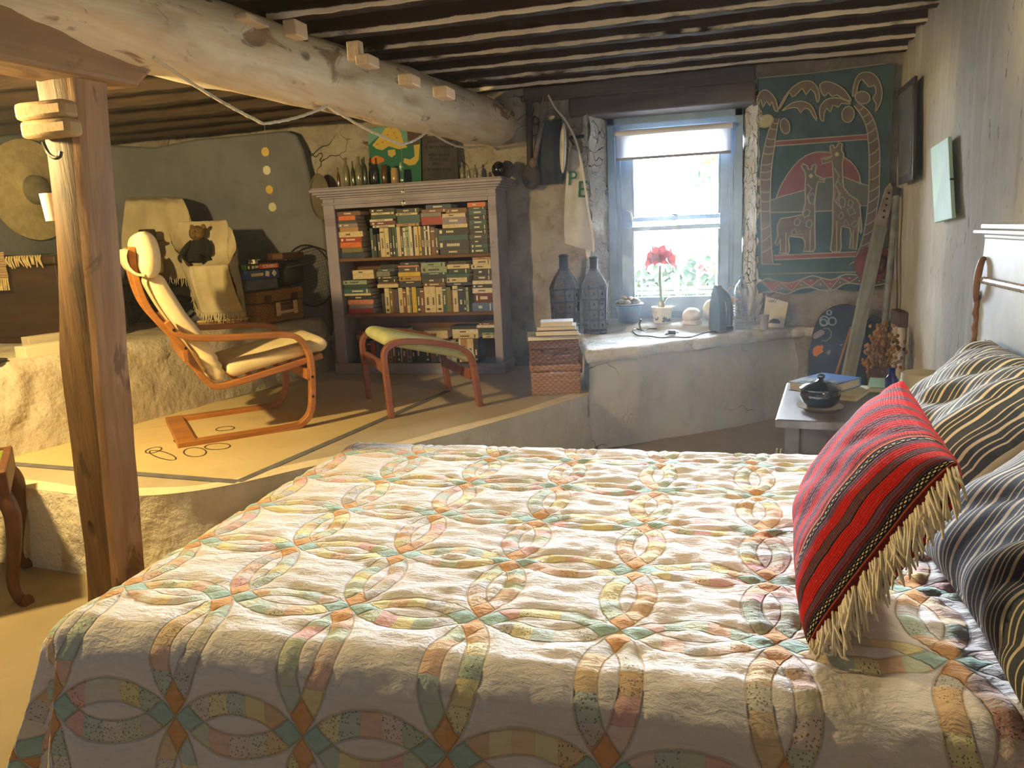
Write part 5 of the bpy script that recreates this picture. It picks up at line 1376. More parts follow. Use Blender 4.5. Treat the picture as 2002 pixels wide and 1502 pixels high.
leaves = [[(395, 510), (380, 440), (340, 390), (300, 380), (265, 420), (264, 470), (285, 440), (300, 490), (320, 450), (345, 480), (355, 450), (370, 500), (385, 515)], [(400, 495), (440, 420), (490, 360), (550, 325), (610, 325), (650, 370), (660, 430), (645, 460), (630, 400), (600, 375), (575, 410), (550, 370), (520, 400), (485, 425), (470, 395), (440, 440), (410, 495)], [(420, 510), (480, 465), (540, 450), (600, 470), (635, 530), (642, 575), (610, 530), (590, 500), (560, 500), (540, 525), (520, 495), (480, 492), (440, 505)], [(860, 440), (820, 380), (760, 340), (700, 325), (662, 345), (670, 390), (695, 420), (715, 395), (740, 420), (770, 410), (800, 430), (850, 450)], [(855, 460), (800, 435), (740, 430), (690, 450), (660, 500), (665, 560), (685, 580), (690, 530), (705, 495), (730, 520), (745, 475), (780, 490), (800, 465), (850, 470)], [(870, 420), (880, 340), (910, 280), (960, 265), (1010, 280), (1045, 330), (1060, 400), (1045, 470), (1015, 520), (1022, 470), (1000, 430), (1020, 400), (1010, 350), (975, 360), (930, 310), (905, 350), (895, 400)]]
for L in leaves: P = catmull(Q(L), 2, True); fill(P, 1); line(P, closed=True)
def ell(cx, cy, rx, ry, an, m=c4, n=20):
    return [m(cx+rx*math.cos(2*PI*k/n)*math.cos(an)-ry*math.sin(2*PI*k/n)*math.sin(an), cy+rx*math.cos(2*PI*k/n)*math.sin(an)+ry*math.sin(2*PI*k/n)*math.cos(an)) for k in range(n)]
for cx, cy, rx, ry, an, mi in ((318, 578, 50, 38, -.5, 3), (440, 610, 30, 50, -.2, 1), (842, 535, 40, 52, .15, 1), (935, 428, 48, 40, .2, 1)): P = ell(cx, cy, rx, ry, an); fill(P, mi); line(P, .006, closed=True)
g1_ = [(692, 968), (694, 948), (640, 925), (630, 905), (641, 870), (632, 850), (614, 862), (608, 888), (590, 887), (580, 862), (552, 850), (545, 870), (565, 900), (571, 930), (568, 1000), (570, 1100), (550, 1175), (480, 1190), (412, 1200), (390, 1250), (394, 1310), (375, 1358), (390, 1375), (408, 1330), (410, 1400), (400, 1420), (460, 1425), (469, 1400), (462, 1330), (470, 1312), (550, 1322), (566, 1340), (568, 1380), (555, 1410), (620, 1410), (632, 1390), (630, 1250), (630, 1100), (640, 1000), (650, 965)]
g2_ = [(670, 820), (680, 852), (740, 832), (746, 900), (750, 1000), (745, 1100), (745, 1200), (742, 1300), (730, 1400), (745, 1415), (790, 1412), (798, 1390), (795, 1300), (800, 1250), (850, 1260), (862, 1300), (850, 1390), (895, 1398), (905, 1300), (913, 1190), (912, 1265), (925, 1298), (930, 1280), (917, 1110), (900, 1080), (850, 1050), (815, 1000), (808, 930), (805, 850), (815, 790), (800, 762), (806, 725), (785, 715), (768, 742), (758, 752), (745, 730), (727, 735), (730, 770), (740, 800)]
for G_ in (g1_, g2_): P = Q(G_); fill(P, 1); line(P, .0075, closed=True)
for sp in ([(500, 1215), (520, 1195), (540, 1215), (525, 1245), (500, 1240)], [(575, 1225), (600, 1205), (615, 1235), (600, 1260), (575, 1250)], [(555, 1165), (575, 1140), (600, 1150), (590, 1185), (560, 1190)], [(480, 1280), (505, 1268), (515, 1300), (485, 1302)], [(510, 1300), (535, 1275), (550, 1300)], [(590, 1060), (615, 1035), (630, 1060), (620, 1110), (595, 1095)], [(785, 1080), (805, 1060), (825, 1085), (815, 1130), (790, 1120)], [(850, 1075), (875, 1095), (865, 1130), (840, 1115)], [(835, 1140), (870, 1130), (890, 1165), (850, 1180)], [(780, 1185), (800, 1155), (815, 1185), (795, 1205)], [(760, 1020), (790, 1050), (770, 1100), (755, 1080)], [(775, 960), (805, 950), (805, 1000)], [(810, 1245), (825, 1205), (850, 1245)], [(860, 1240), (890, 1210), (905, 1230), (880, 1260)]):
    P = Q(sp); fill(P, 4); line(P, .005, closed=True)
for pts in ([(580, 980), (610, 1010), (580, 1060), (600, 1110)], [(755, 880), (785, 930), (760, 990), (790, 1040), (760, 1090), (800, 1140)], [(655, 945), (690, 955)], [(690, 825), (735, 810)], [(445, 1290), (445, 1420)], [(600, 1270), (598, 1405)], [(770, 1215), (768, 1408)], [(875, 1275), (872, 1392)]): line(Q(pts), .006)
for x, y, r_ in ((605, 928, 13), (770, 790, 14)): fill(ell(x, y, r_, r_, 0), 3)
# border: wave of triangles
up_ = [(355, 272), (400, 256), (470, 275), (560, 290), (650, 265), (740, 235), (830, 255), (900, 265), (990, 225), (1100, 230), (1200, 250), (1320, 240)]; lo = [(355, 362), (450, 356), (540, 375), (640, 335), (730, 322), (800, 342), (900, 345), (1000, 292), (1110, 300), (1200, 310), (1320, 290)]
def yat(L, x): return plin(L, x)
xs_ = [355+75*k for k in range(14)]; zig = [(x, yat(lo, x)-8 if k % 2 else yat(up_, x)+6) for k, x in enumerate(xs_)]
for k in range(len(xs_)-2):
    if k % 2: fill(Q([zig[k], zig[k+1], zig[k+2]], c1), 1)
    else: fill(Q([zig[k], zig[k+1], zig[k+2]], c1), 2)
line(Q(up_, c1), .008, k=4); line(Q(lo, c1), .008, k=4); line(Q(zig, c1), .007)
for k in range(len(xs_)-2): fill(ell(xs_[k+1], (yat(up_, xs_[k+1])+yat(lo, xs_[k+1]))/2+(10 if k % 2 == 0 else -6)*(-1), 6, 6, 0, c1), 3)
line(Q([(350, 222), (700, 212), (1080, 205), (1330, 195)], c1), .006, k=4); line(Q([(270, 305), (600, 275), (1080, 212)]), .005)
line(Q([(360, 1480), (370, 1493), (415, 1490)]), .006); line(Q([(292, 1490), (415, 1490)]), .006); line(Q([(850, 1492), (890, 1470), (895, 1440)]), .006)
o = obj('painted_design', bm, [M_BL, M_BG, M_BR, M_BY, M_BH], bt, world=True, smooth=0)

# ---------------------------------------------------------------- corner right of the window: boards, plank, pole, dried flowers
def zz(x, y): return (1480+x/5.888, 540+y/5.888)
YFB = 5.06
fb = thing('painted_board', 'round-topped navy board painted with an orange fish, leaning in the corner behind the small table', 'board', (.72, YFB, 0))
M_NAVY = pm('navy_paint', S(52, 62, 82), S(40, 50, 66), .7, 6)
op = [U(*zz(*p), Y=YFB) for p in [(590, 1080), (600, 900), (620, 780), (650, 640), (690, 530), (740, 450), (800, 395), (880, 350), (960, 330), (1060, 325), (1140, 345), (1190, 400), (1220, 500), (1235, 650), (1240, 1080)]]
op = [Vector((op[0].x, YFB, .002))]+op+[Vector((op[-1].x, YFB, .002))]
bm = NB(); prism(bm, [(p.x, p.z) for p in op], -YFB-.018, -YFB, Matrix(((1, 0, 0, 0), (0, 0, -1, 0), (0, 1, 0, 0), (0, 0, 0, 1)))); obj('panel', bm, M_NAVY, fb, world=True, smooth=0)
LAY[0] = 0
def fz(L): return [U(*zz(*p), Y=YFB-.0015) for p in L]
bm = NB(); fill(fz([(640, 870), (645, 840), (660, 820), (700, 795), (730, 803), (755, 788), (762, 820), (750, 843), (766, 872), (730, 890), (690, 922), (650, 917)]), 0); obj('orange_fish', bm, pm('orange_fish_paint', S(214, 128, 62), None, .7), fb, world=True, smooth=0)
bm = NB()
for cx, cy, r_ in ((775, 515, 52), (866, 520, 44), (765, 535, 38), (830, 420, 26)): line([U(*zz(cx+r_*math.cos(2*PI*k/20), cy+r_*math.sin(2*PI*k/20)), Y=YFB-.002) for k in range(20)], .009, 0, True)
obj('bubbles', bm, pm('bubble_paint', S(130, 148, 158), None, .7), fb, world=True, smooth=0)
bm = NB(); fill(fz([(640, 700), (655, 665), (700, 630), (740, 615), (775, 635), (780, 660), (740, 690), (700, 712), (660, 725)]), 0); line(fz([(760, 605), (820, 600), (855, 640), (850, 700), (800, 745), (740, 740)]), .006); fill(fz([(800, 880), (840, 840), (850, 880), (820, 910)]), 0); fill(fz([(950, 790), (1000, 780), (960, 805)]), 0); obj('grey_fish', bm, pm('grey_fish_paint', S(138, 130, 128), None, .7), fb, world=True, smooth=0)
bm = NB(); a, b = U(1702, 620, Y=5.10), U(1741, 640, Y=5.10)
prism(bm, [(a.x-.02, .002), (a.x-.02, a.z-.03), (a.x+.02, a.z+.01), (b.x, b.z+.03), (b.x+.02, b.z-.05), (b.x+.02, .002)], -5.13, -5.115, Matrix(((1, 0, 0, 0), (0, 0, -1, 0), (0, 1, 0, 0), (0, 0, 0, 1))))
one('dark_board', bm, pm('dark_green_board', S(40, 52, 48), S(52, 66, 56), .7, 9), 'dark green board standing in the corner behind the leaning plank', 'board', (a.x, 5.12, 0), smooth=0)
def leanM(p0, p1):
    z = (p1-p0).normalized(); x = Vector((1, .35, 0)); x = (x-z*x.dot(z)).normalized(); y = z.cross(x)
    return Matrix(((x.x, y.x, z.x, p0.x), (x.y, y.y, z.y, p0.y), (x.z, y.z, z.z, p0.z), (0, 0, 0, 1)))
p0, p1 = Vector((.60, 4.36, .012)), Vector((.905, 4.985, 1.21)); L = (p1-p0).length; m = leanM(p0, p1)
pl = thing('leaning_plank', 'pale green plank with a pierced paddle end leaning into the corner', 'plank', M=m)
bm = NB(); bx(bm, -.036, .036, -.014, .014, 0, L-.02); obj('plank', bm, wood('pale_plank', S(160, 166, 150), S(128, 122, 104), 2, 5, .3), pl, smooth=0, bevel=.003)
bm = NB(); hd = [(-.036, L-.03), (.036, L-.03), (.03, L+.02), (.038, L+.14), (.022, L+.24), (0, L+.27), (-.016, L+.23), (-.024, L+.1)]
prism(bm, hd, -.008, .008, Matrix(((1, 0, 0, 0), (0, 0, 1, 0), (0, 1, 0, 0), (0, 0, 0, 1)))); obj('paddle_end', bm, pm('paddle_wash', S(176, 166, 150), S(150, 138, 122), .7, 12), pl, smooth=0, bevel=.003)
bm = NB()
for k in range(5): lathe(bm, [(.007, -.0105), (.007, .0105)], 12, Matrix.Translation((.004-.004*(k % 2), 0, L+.04+.04*k)) @ Matrix.Rotation(PI/2, 4, 'X'))
obj('hole', bm, pm('dark_hole', S(60, 48, 42), None, .9), pl)
p0, p1 = Vector((.835, 4.52, .015)), Vector((.972, 4.93, 1.39)); L = (p1-p0).length
pp = thing('grey_pole', 'thin grey pole leaning in the corner right of the pale plank', 'pole', M=leanM(p0, p1))
bm = NB(); tube(bm, [(0, 0, 0), (0, 0, L)], .017, 10); obj('pole', bm, pm('grey_pole_paint', S(140, 146, 142), S(112, 114, 110), .6, 12), pp)
bm = NB(); lathe(bm, [(.022, L-.03), (.022, L+.012), (.01, L+.018)], 12); obj('pole_cap', bm, pm('pole_cap_black', S(60, 60, 60), None, .5), pp)
p0 = Vector((.52, 4.5, .01)); p1 = U(1664, 640, Y=4.78); L = (p1-p0).length
bm = NB(); tube(bm, [p0, p1], .007, 7); one('bamboo_stick', bm, pm('orange_cane', S(160, 110, 62), None, .6), 'thin orange-brown cane leaning left of the pale plank', 'stick', p0)
hat = U(1707, 516, Y=5.12)
bm = NB(); lathe(bm, [(.105, 0), (.108, -.006), (.07, -.012), (.055, -.045), (.03, -.058), (0, -.06)], 28, Matrix.Translation(hat) @ Matrix.Rotation(-PI/2, 4, 'X'))
one('red_hat', bm, pm('red_straw', S(128, 74, 66), S(108, 62, 56), .8, 20), 'round dull red straw hat hanging on the wall behind the plank and pole', 'hat', hat, smooth=50)
db = thing('dried_bouquet', 'bunch of yellow-brown dried flowers wrapped in brown paper in the corner', 'dried flowers', (.79, 4.25, .0))
bm = NB(); lathe(bm, [(.05, .002), (.052, .05), (.045, .25), (.05, .42), (.062, .50), (.058, .50), (.045, .42)], 14); 
for v in bm.verts: v.co += Vector((nz(v.co, 14), nz(v.co, 14, 3), 0))*.012
obj('paper_wrap', bm, pm('brown_paper', S(104, 78, 60), S(80, 58, 46), .8, 14), db)
bm = NB(); rr = random.Random(9)
for k in range(70):
    h = Vector((rr.gauss(-.005, .036), rr.gauss(0, .04), rr.uniform(.50, .70))); tube(bm, catmull([(0, 0, .40), (h.x*.5, h.y*.5, .5), h], 3), .002, 4)
    for q in range(4): blob(bm, h+Vector((rr.gauss(0, .012), rr.gauss(0, .012), rr.gauss(0, .02))), (.009, .009, .011), sub=1)
obj('flower_heads', bm, pm('dried_ochre', S(160, 122, 66), S(126, 92, 48), .9, 30), db)
# conduit on the right wall
pq = U(1762, 618, X=.955); xw = right_x(pq.y)-.012
cd = thing('wall_conduit', 'dark switch box with two white pipes below it on the right wall', 'conduit', (xw, pq.y, pq.z))
bm = NB(); bx(bm, xw-.045, xw+.006, pq.y-.10, pq.y+.10, pq.z-.05, pq.z+.03); obj('switch_box', bm, pm('brown_box', S(92, 72, 60), None, .7), cd, world=True, smooth=0, bevel=.006)
for k, dy in enumerate((-.06, .06)):
    bm = NB(); tube(bm, [(xw-.018, pq.y+dy, .02), (xw-.018, pq.y+dy, pq.z-.05)], .02, 10); obj('pipe', bm, pm('white_pipe_%d' % k, S(214, 206, 192), S(190, 180, 164), .6, 9), cd, world=True)

# ---------------------------------------------------------------- right wall: framed dark picture and mint panel
def rw(px, py, dx): # on the right wall, dx clear of it
    y = 4.3
    for _ in range(8):
        p = U(px, py, X=right_x(y)-dx); y = p.y
    return p
def wallboard(name, label, cat, quad, dx, th, mat, frame_w=0, fm=None):
    P = [rw(x, y, dx) for x, y in quad]; n = Vector((-1, .07, 0)).normalized(); c = sum(P, Vector())/4
    r_ = thing(name, label, cat, tuple(c))
    bm = NB(); a = [bm.verts.new(p) for p in P]; b = [bm.verts.new(p-n*th) for p in P]
    bm.faces.new(a); bm.faces.new(b[::-1])
    for i in range(4): bm.faces.new((a[i], a[(i+1) % 4], b[(i+1) % 4], b[i]))
    obj('panel', bm, mat, r_, world=True, smooth=0, bevel=.003)
    return r_, P, n
r_, P, n = wallboard('mint_panel', 'small mint green panel hanging on the right wall above the headboard', 'panel', [(1819, 290), (1853, 267), (1861, 427), (1827, 436)], .035, .014, pm('mint_paint', S(186, 222, 198), S(170, 206, 184), .5, 5))
bm = NB(); c = (P[1]+P[2])/2; tube(bm, [c+Vector((.0, -.004, -.01)), c+Vector((.02, -.012, -.01))], .004, 6); obj('nail', bm, M_IRON, r_, world=True)
r_, P, n = wallboard('framed_picture', 'tall dark framed picture on the right wall near the far corner', 'picture', [(1755, 177), (1788, 148), (1784, 352), (1756, 362)], .05, .014, pm('picture_frame_dark', S(60, 50, 46), S(46, 38, 36), .5, 8))
c = sum(P, Vector())/4; bm = NB(); bm.faces.new([bm.verts.new(c+(p-c)*.86+n*.002) for p in P]); obj('picture_glass', bm, pm('picture_glass', S(118, 124, 126), S(88, 94, 98), .25, 5, spec=.6), r_, world=True, smooth=0)  # grey of the reflection is put into the pane's colour

# ---------------------------------------------------------------- hanging things left of the window
YH = 5.09
M_CANV = pm('canvas_cloth', S(198, 196, 188), S(180, 178, 170), .9, 9, bump=.3)
cb = thing('canvas_bag', 'pale canvas bag with green letters hanging by a cord left of the window', 'bag', tuple(U(1130, 380, Y=YH)))
lft = catmull([U(x, y, Y=YH) for x, y in ((1112, 288), (1108, 330), (1104, 390), (1103, 440), (1105, 476))], 6)
rgt = catmull([U(x, y, Y=YH) for x, y in ((1136, 300), (1145, 350), (1151, 400), (1157, 450), (1161, 492))], 6)
bm = NB(); n = len(lft)-1
def f(u, v):
    k = v*n; i = min(n-1, int(k)); a = lft[i].lerp(lft[i+1], k-i); b = rgt[i].lerp(rgt[i+1], k-i); p = a.lerp(b, u)
    return p+Vector((0, -.03*math.sin(PI*u)*(.4+.6*v)+.006*math.sin(u*11+v*5), 0))
grid(bm, 16, 30, f); grid(bm, 16, 30, lambda u, v: f(u, v)+Vector((0, .02+.05*math.sin(PI*u)*(.4+.6*v), 0))); obj('canvas', bm, M_CANV, cb, world=True, smooth=180)
bm = NB(); RX = Matrix.Rotation(PI/2, 4, 'X')
for ch, px, py, s in (('P', 1119, 350, .13), ('E', 1139, 372, .15)):
    p = U(px, py, Y=YH-.034); text(bm, ch, s, Matrix.Translation(p) @ Matrix.Rotation(rad(4), 4, 'Y') @ RX, ext=.001)
obj('letters', bm, pm('green_letters', S(46, 104, 84), None, .9), cb, world=True, smooth=0)
bm = NB(); tube(bm, catmull([U(x, y, Y=YH-.035) for x, y in ((1072, 186), (1086, 212), (1103, 232), (1118, 258), (1128, 282), (1136, 318), (1143, 360), (1150, 410), (1158, 455), (1161, 492))], 5), .007, 7); obj('cord', bm, pm('bag_cord', S(212, 206, 190), None, .8), cb, world=True)
nb_ = U(1127, 262, Y=YH)
wp = thing('wall_peg', 'dark iron peg sticking out of the wall beside the window reveal', 'peg', tuple(U(1130, 267, Y=YH+.05)))
bm = NB(); tube(bm, [U(1113, 269, Y=YH-.02), U(1148, 266, Y=YH+.10)], .011, 8); tube(bm, [U(1113, 270, Y=YH-.02), U(1122, 284, Y=YH-.03)], .006, 6); obj('peg', bm, M_IRON, wp, world=True)
wp2 = thing('wall_peg', 'curved dark iron peg under the thin white disc left of the window', 'peg', tuple(U(1100, 298, Y=YH+.05)))
bm = NB(); tube(bm, catmull([U(1066, 308, Y=YH+.10), U(1085, 306, Y=YH+.05), U(1098, 300, Y=YH-.02), U(1109, 292, Y=YH-.05)], 5), .009, 8); obj('peg', bm, M_IRON, wp2, world=True)
c = U(1101, 290, Y=YH-.07); bm = NB(); blob(bm, (0, 0, 0), (.022, .10, .155), Matrix.Rotation(rad(3), 4, 'Y') @ Matrix.Rotation(rad(12), 4, 'Z')); one('white_disc', bm, pm('bone_white', S(206, 202, 188), None, .5), 'thin white oval dish hanging edge-on left of the canvas bag', 'dish', (0, 0, 0), smooth=180).location = c
M_DCL = pm('dark_cloth', S(52, 58, 62), S(40, 44, 48), .9, 8, bump=.3)
sb_ = thing('shoulder_bag', 'large dark cloth bag hanging on straps between the bookcase and the canvas bag', 'bag', tuple(U(1078, 280, Y=5.13)))
ql_ = [U(x, y, Y=5.13) for x, y in ((1052, 238), (1050, 300), (1054, 362))]; qr_ = [U(x, y, Y=5.13) for x, y in ((1097, 232), (1100, 300), (1100, 358))]
bm = NB(); L_, R_ = catmull(ql_, 6), catmull(qr_, 6); n2 = len(L_)-1
def f2(u, v):
    k = v*n2; i = min(n2-1, int(k)); p = L_[i].lerp(L_[i+1], k-i).lerp(R_[i].lerp(R_[i+1], k-i), u)
    return p+Vector((0, -.05*math.sin(PI*u)**.6*math.sin(PI*min(1, .15+v*.85))+.006*math.sin(u*17), 0))
grid(bm, 14, 16, f2); grid(bm, 14, 16, lambda u, v: Vector((f2(u, v).x, 5.15, f2(u, v).z))); obj('bag_body', bm, M_DCL, sb_, world=True, smooth=180)
bm = NB()
for pth in (((1064, 188), (1059, 205), (1056, 232), (1062, 240)), ((1067, 188), (1070, 210), (1072, 232), (1080, 236)), ((1070, 187), (1082, 210), (1094, 232))): tube(bm, catmull([U(x, y, Y=5.10) for x, y in pth], 4), .007, 6)
obj('strap', bm, pm('bag_strap', S(110, 100, 88), None, .8), sb_, world=True)
bm = NB(); blob(bm, U(1078, 228, Y=5.085), (.03, .015, .02), sub=2, jit=.3); obj('buckle', bm, pm('buckle_metal', S(190, 180, 150), None, .3, metal=.8), sb_, world=True)
pd = thing('wooden_paddle', 'dark wooden paddle hanging blade down beside the bookcase', 'paddle', tuple(U(1040, 290, Y=5.12)))
bm = NB(); tube(bm, [U(1034, 195, Y=5.13), U(1037, 330, Y=5.11)], .022, 9); c = U(1038, 345, Y=5.10); blob(bm, c, (.062, .022, .085)); obj('paddle', bm, pm('paddle_dark', S(64, 56, 50), S(50, 42, 38), .7, 9), pd, world=True)
pd2 = thing('wooden_ladle', 'long dark ladle hanging between the paddle and the dark cloth bag', 'ladle', tuple(U(1052, 290, Y=5.10)))
bm = NB(); tube(bm, [U(1060, 240, Y=5.075), U(1045, 318, Y=5.07)], .015, 8); blob(bm, U(1043, 318, Y=5.065), (.028, .02, .034)); obj('ladle', bm, pm('ladle_wood', S(96, 84, 72), None, .7), pd2, world=True)
# ---------------------------------------------------------------- hats on the left wall, chest and small things on the ledge
M_STRAW = pm('pale_straw', S(196, 180, 130), S(178, 160, 112), .85, 20, bump=.3, bsc=60); M_STRAWD = pm('grey_straw', S(128, 120, 92), S(112, 104, 78), .85, 20)
XW = -4.53
def whanging(name, label, px, py, r, crown, mats):
    c = U(px, py, X=XW)
    t = thing(name, label, 'hat', M=Matrix.Translation(c) @ Matrix.Rotation(PI/2, 4, 'Y'))
    bm = NB(); lathe(bm, [(r, .012), (r*1.0, .0), (r*.62, .02), (crown*1.05, .025), (crown, .03)], 40); obj('brim', bm, mats[0], t, smooth=50)
    bm = NB(); lathe(bm, [(crown, .022), (crown*.92, .07), (crown*.6, .09), (0, .095)], 32); obj('crown', bm, mats[1], t, smooth=50)
    return t
whanging('straw_hat', 'broad pale straw hat with a grey crown hanging on the left wall behind the post', 62, 372, .335, .10, (M_STRAW, M_STRAWD))
whanging('straw_hat', 'dull grey straw hat cut off by the left edge of the photo', -70, 318, .18, .09, (M_STRAWD, M_STRAWD))

LZ = .757
M_CHEST = wood('dark_chest', S(64, 44, 26), S(44, 30, 18), 0, 4, .3)
ch = thing('wooden_chest', 'big dark wooden chest on the ledge at the far left', 'chest', (-4.1, 3.9, LZ))
bm = NB(); bx(bm, -4.50, -3.60, 3.56, 4.05, LZ+.03, 1.20); obj('chest_body', bm, M_CHEST, ch, world=True, smooth=0, bevel=.008)
bm = NB(); bx(bm, -4.52, -3.58, 3.54, 4.07, 1.203, 1.25); obj('lid', bm, M_CHEST, ch, world=True, smooth=0, bevel=.01)
bm = NB(); bx(bm, -4.50, -3.60, 3.55, 4.05, LZ+.004, LZ+.034); obj('plinth', bm, M_CHEST, ch, world=True, smooth=0)
M_RUN = T('runner_weave'); _t = M_RUN; _x, _y, _z = _t.xyz(_t.co('UV'))
_t.set('Base Color', _t.ramp((_x*5).fract(), [(0, S(150, 130, 90)), (.3, S(112, 60, 42)), (.42, S(168, 150, 110)), (.6, S(90, 84, 60)), (.75, S(170, 110, 60)), (.85, S(150, 132, 92))], True)).set('Roughness', .9); M_RUN = _t.m
rn = thing('woven_runner', 'striped woven runner with cream tassels laid over the top of the dark chest', 'runner', (-4.1, 3.8, 1.25))
bm = NB(); grid(bm, 30, 12, lambda u, v: Vector((lerp(-4.5, -3.64, u), lerp(3.528, 4.0, v), 1.260+.004*math.sin(u*20+v*9))), uv=lambda a, b: (a, b)); obj('cloth', bm, M_RUN, rn, world=True, smooth=180)
M_TASS = pm('cream_tassel', S(190, 170, 120), S(160, 140, 96), .9, 30)
bm = NB(); rr = random.Random(6)
for k in range(46):
    x = lerp(-4.48, -3.66, k/45); a = Vector((x, 3.528, 1.256)); tube(bm, [a, a+Vector((rr.uniform(0, .02), -.012, -.02)), a+Vector((rr.uniform(.01, .035), -.01, -.05-rr.random()*.02))], [.005, .006, .003], 5)
obj('tassels', bm, M_TASS, rn, world=True)
bm = NB(); a = U(2, 500, Y=3.51); grid(bm, 6, 8, lambda u, v: Vector((a.x-.12+.14*u, 3.512-.004*math.sin(v*5), a.z+.02-.15*v)), uv=lambda p, q: (q, p))
for k in range(10): b = Vector((a.x-.115+.0145*k, 3.51, a.z-.125)); tube(bm, [b, b+Vector((rr.uniform(-.004, .004), 0, -.07))], .005, 5, mi=1)
obj('hanging_end', bm, [M_RUN, M_TASS], rn, world=True)
M_PAPER = pm('white_card', S(206, 196, 166), None, .8)
q0, q1 = U(52, 702, Z=LZ+.002), U(142, 688, Z=LZ+.002)
d = (q1-q0).normalized(); rz = math.atan2(d.y, d.x)
bm = NB(); bx(bm, 0, .30, 0, .10, 0, .055); one('white_box', bm, M_PAPER, 'long low white box lying on the ledge in front of the dark chest', 'box', (0, 0, 0), smooth=0, bevel=.003).matrix_world = TR(q0.x, q0.y, LZ+.004, rz)
bm = NB(); bx(bm, 0, .25, 0, .07, 0, .09); one('grey_box', bm, pm('grey_card', S(170, 160, 134), None, .8), 'slightly taller pale grey box behind the long white box on the ledge', 'box', (0, 0, 0), smooth=0, bevel=.003).matrix_world = TR(q0.x+d.x*.08-d.y*.115, q0.y+d.y*.08+d.x*.115, LZ+.004, rz)
c = U(5, 712, Z=LZ+.01)
bm = NB(); lathe(bm, [(.085, .002), (.11, .006), (.115, .014), (.075, .018), (.06, .024), (.05, .045), (0, .05)], 30); one('black_beret', bm, pm('black_felt', S(26, 22, 16), None, .95), 'flat black hat lying on the ledge left of the white box', 'hat', (0, 0, 0), smooth=50).location = (c.x-.16, c.y+.02, LZ+.004)
# white lamp shade-like box fixed behind the post
a = U(86, 380, Y=2.235)
wb_ = thing('wall_light', 'small white box light fixed to the left side of the timber post', 'light fitting', (a.x, 2.235, a.z))
b = U(112, 432, Y=2.235)
bm = NB(); lathe(bm, [(.034, 0), (.042, (a.z-b.z))], 24, Matrix.Translation(((a.x+.038), 2.235, b.z)), cap=False); lathe(bm, [(.033, 0.001), (.041, (a.z-b.z))], 24, Matrix.Translation(((a.x+.038), 2.235, b.z)), cap=False); obj('shade', bm, pm('white_shade', S(226, 222, 206), None, .7), wb_, world=True)
bm = NB(); tube(bm, [(a.x+.038, 2.235, b.z+.03), (a.x+.06, 2.22, b.z+.03)], .012, 8); obj('arm', bm, M_PAPER, wb_, world=True)

# ---------------------------------------------------------------- old pram with throws and teddy bears
M_PRAM = pm('black_pram', S(34, 28, 18), S(24, 20, 14), .5, 6); M_THROW = pm('cream_throw', S(190, 176, 142), S(172, 158, 122), .95, 5, bump=.5, bsc=120)
pr = thing('old_pram', 'old black pram with spoked wheels on the ledge beneath the cream throws', 'pram', (-3.5, 4.5, LZ))
bm = NB(); bx(bm, -3.93, -3.49, 4.64, 4.80, LZ+.13, LZ+.24); obj('body', bm, M_PRAM, pr, world=True, smooth=0, bevel=.03)
bm = NB()
for y in (4.42, 4.78): tube(bm, catmull([(-3.99, y, LZ+.24), (-3.9, y, LZ+.15), (-3.7, y, LZ+.12), (-3.58, y, LZ+.14), (-3.53, y, LZ+.20)], 5), .012, 7)
tube(bm, [(-3.87, 4.36, LZ+.14), (-3.87, 4.84, LZ+.14)], .011, 7); tube(bm, [(-3.59, 4.36, LZ+.13), (-3.59, 4.84, LZ+.13)], .011, 7)
obj('chassis', bm, M_PRAM, pr, world=True)
for x, y, r in ((-3.87, 4.36, .138), (-3.59, 4.36, .128), (-3.87, 4.84, .138), (-3.59, 4.84, .128)):
    c = Vector((x, y, LZ+r+.006)); bm = NB()
    tube(bm, [c+Vector((r*.93*math.cos(2*PI*k/32), 0, r*.93*math.sin(2*PI*k/32))) for k in range(32)], .011, 7, closed=True)
    w_ = obj('wheel', bm, M_PRAM, pr, world=True)
    bm = NB()
    for k in range(10): a_ = PI*2*k/10; tube(bm, [c, c+Vector((r*.9*math.cos(a_), 0, r*.9*math.sin(a_)))], .003, 4)
    blob(bm, c, (.018, .022, .018), sub=2); obj('spokes', bm, M_IRON, w_, world=True)
def sheet(bm, rows, nu=18, k=6, fold=.008, seed=0):
    """cloth over rows of (left point, right point)"""
    A_, B2 = catmull([r[0] for r in rows], k), catmull([r[1] for r in rows], k); n = len(A_)-1
    def f(u, v):
        j = v*n; i = min(n-1, int(j)); a = A_[i].lerp(A_[i+1], j-i); b = B2[i].lerp(B2[i+1], j-i); p = a.lerp(b, u)
        q = Vector((u*5+seed, v*7, seed)); return p+Vector((0, -fold*1.2, fold*.3))*noise.noise(q*1.3)*1.6+Vector((0, -fold, 0))*math.sin(u*16+seed+v*2)*.6
    grid(bm, nu, n*2, f)
def R_(l, r, y): return (U(*l, Y=y), U(*r, Y=y))
def fringe(bm, pts, L, n, rnd, mi=0, d=Vector((0, -.008, -1))):
    P = [Vector(p) for p in pts]
    for k in range(n):
        t = k/(n-1)*(len(P)-1); i = min(len(P)-2, int(t)); p = P[i].lerp(P[i+1], t-i); l = L*rnd.uniform(.7, 1.15)
        tube(bm, [p, p+d*l*.5+Vector((rnd.gauss(0, .004), -.004, 0)), p+d*l+Vector((rnd.gauss(0, .008), -.004, 0))], [.0045, .004, .0015], 4, mi=mi)
th1 = thing('cream_throw', 'cream throw draped over the taller back of the pram at the left', 'throw', tuple(U(300, 400, Y=4.66)))
bm = NB()
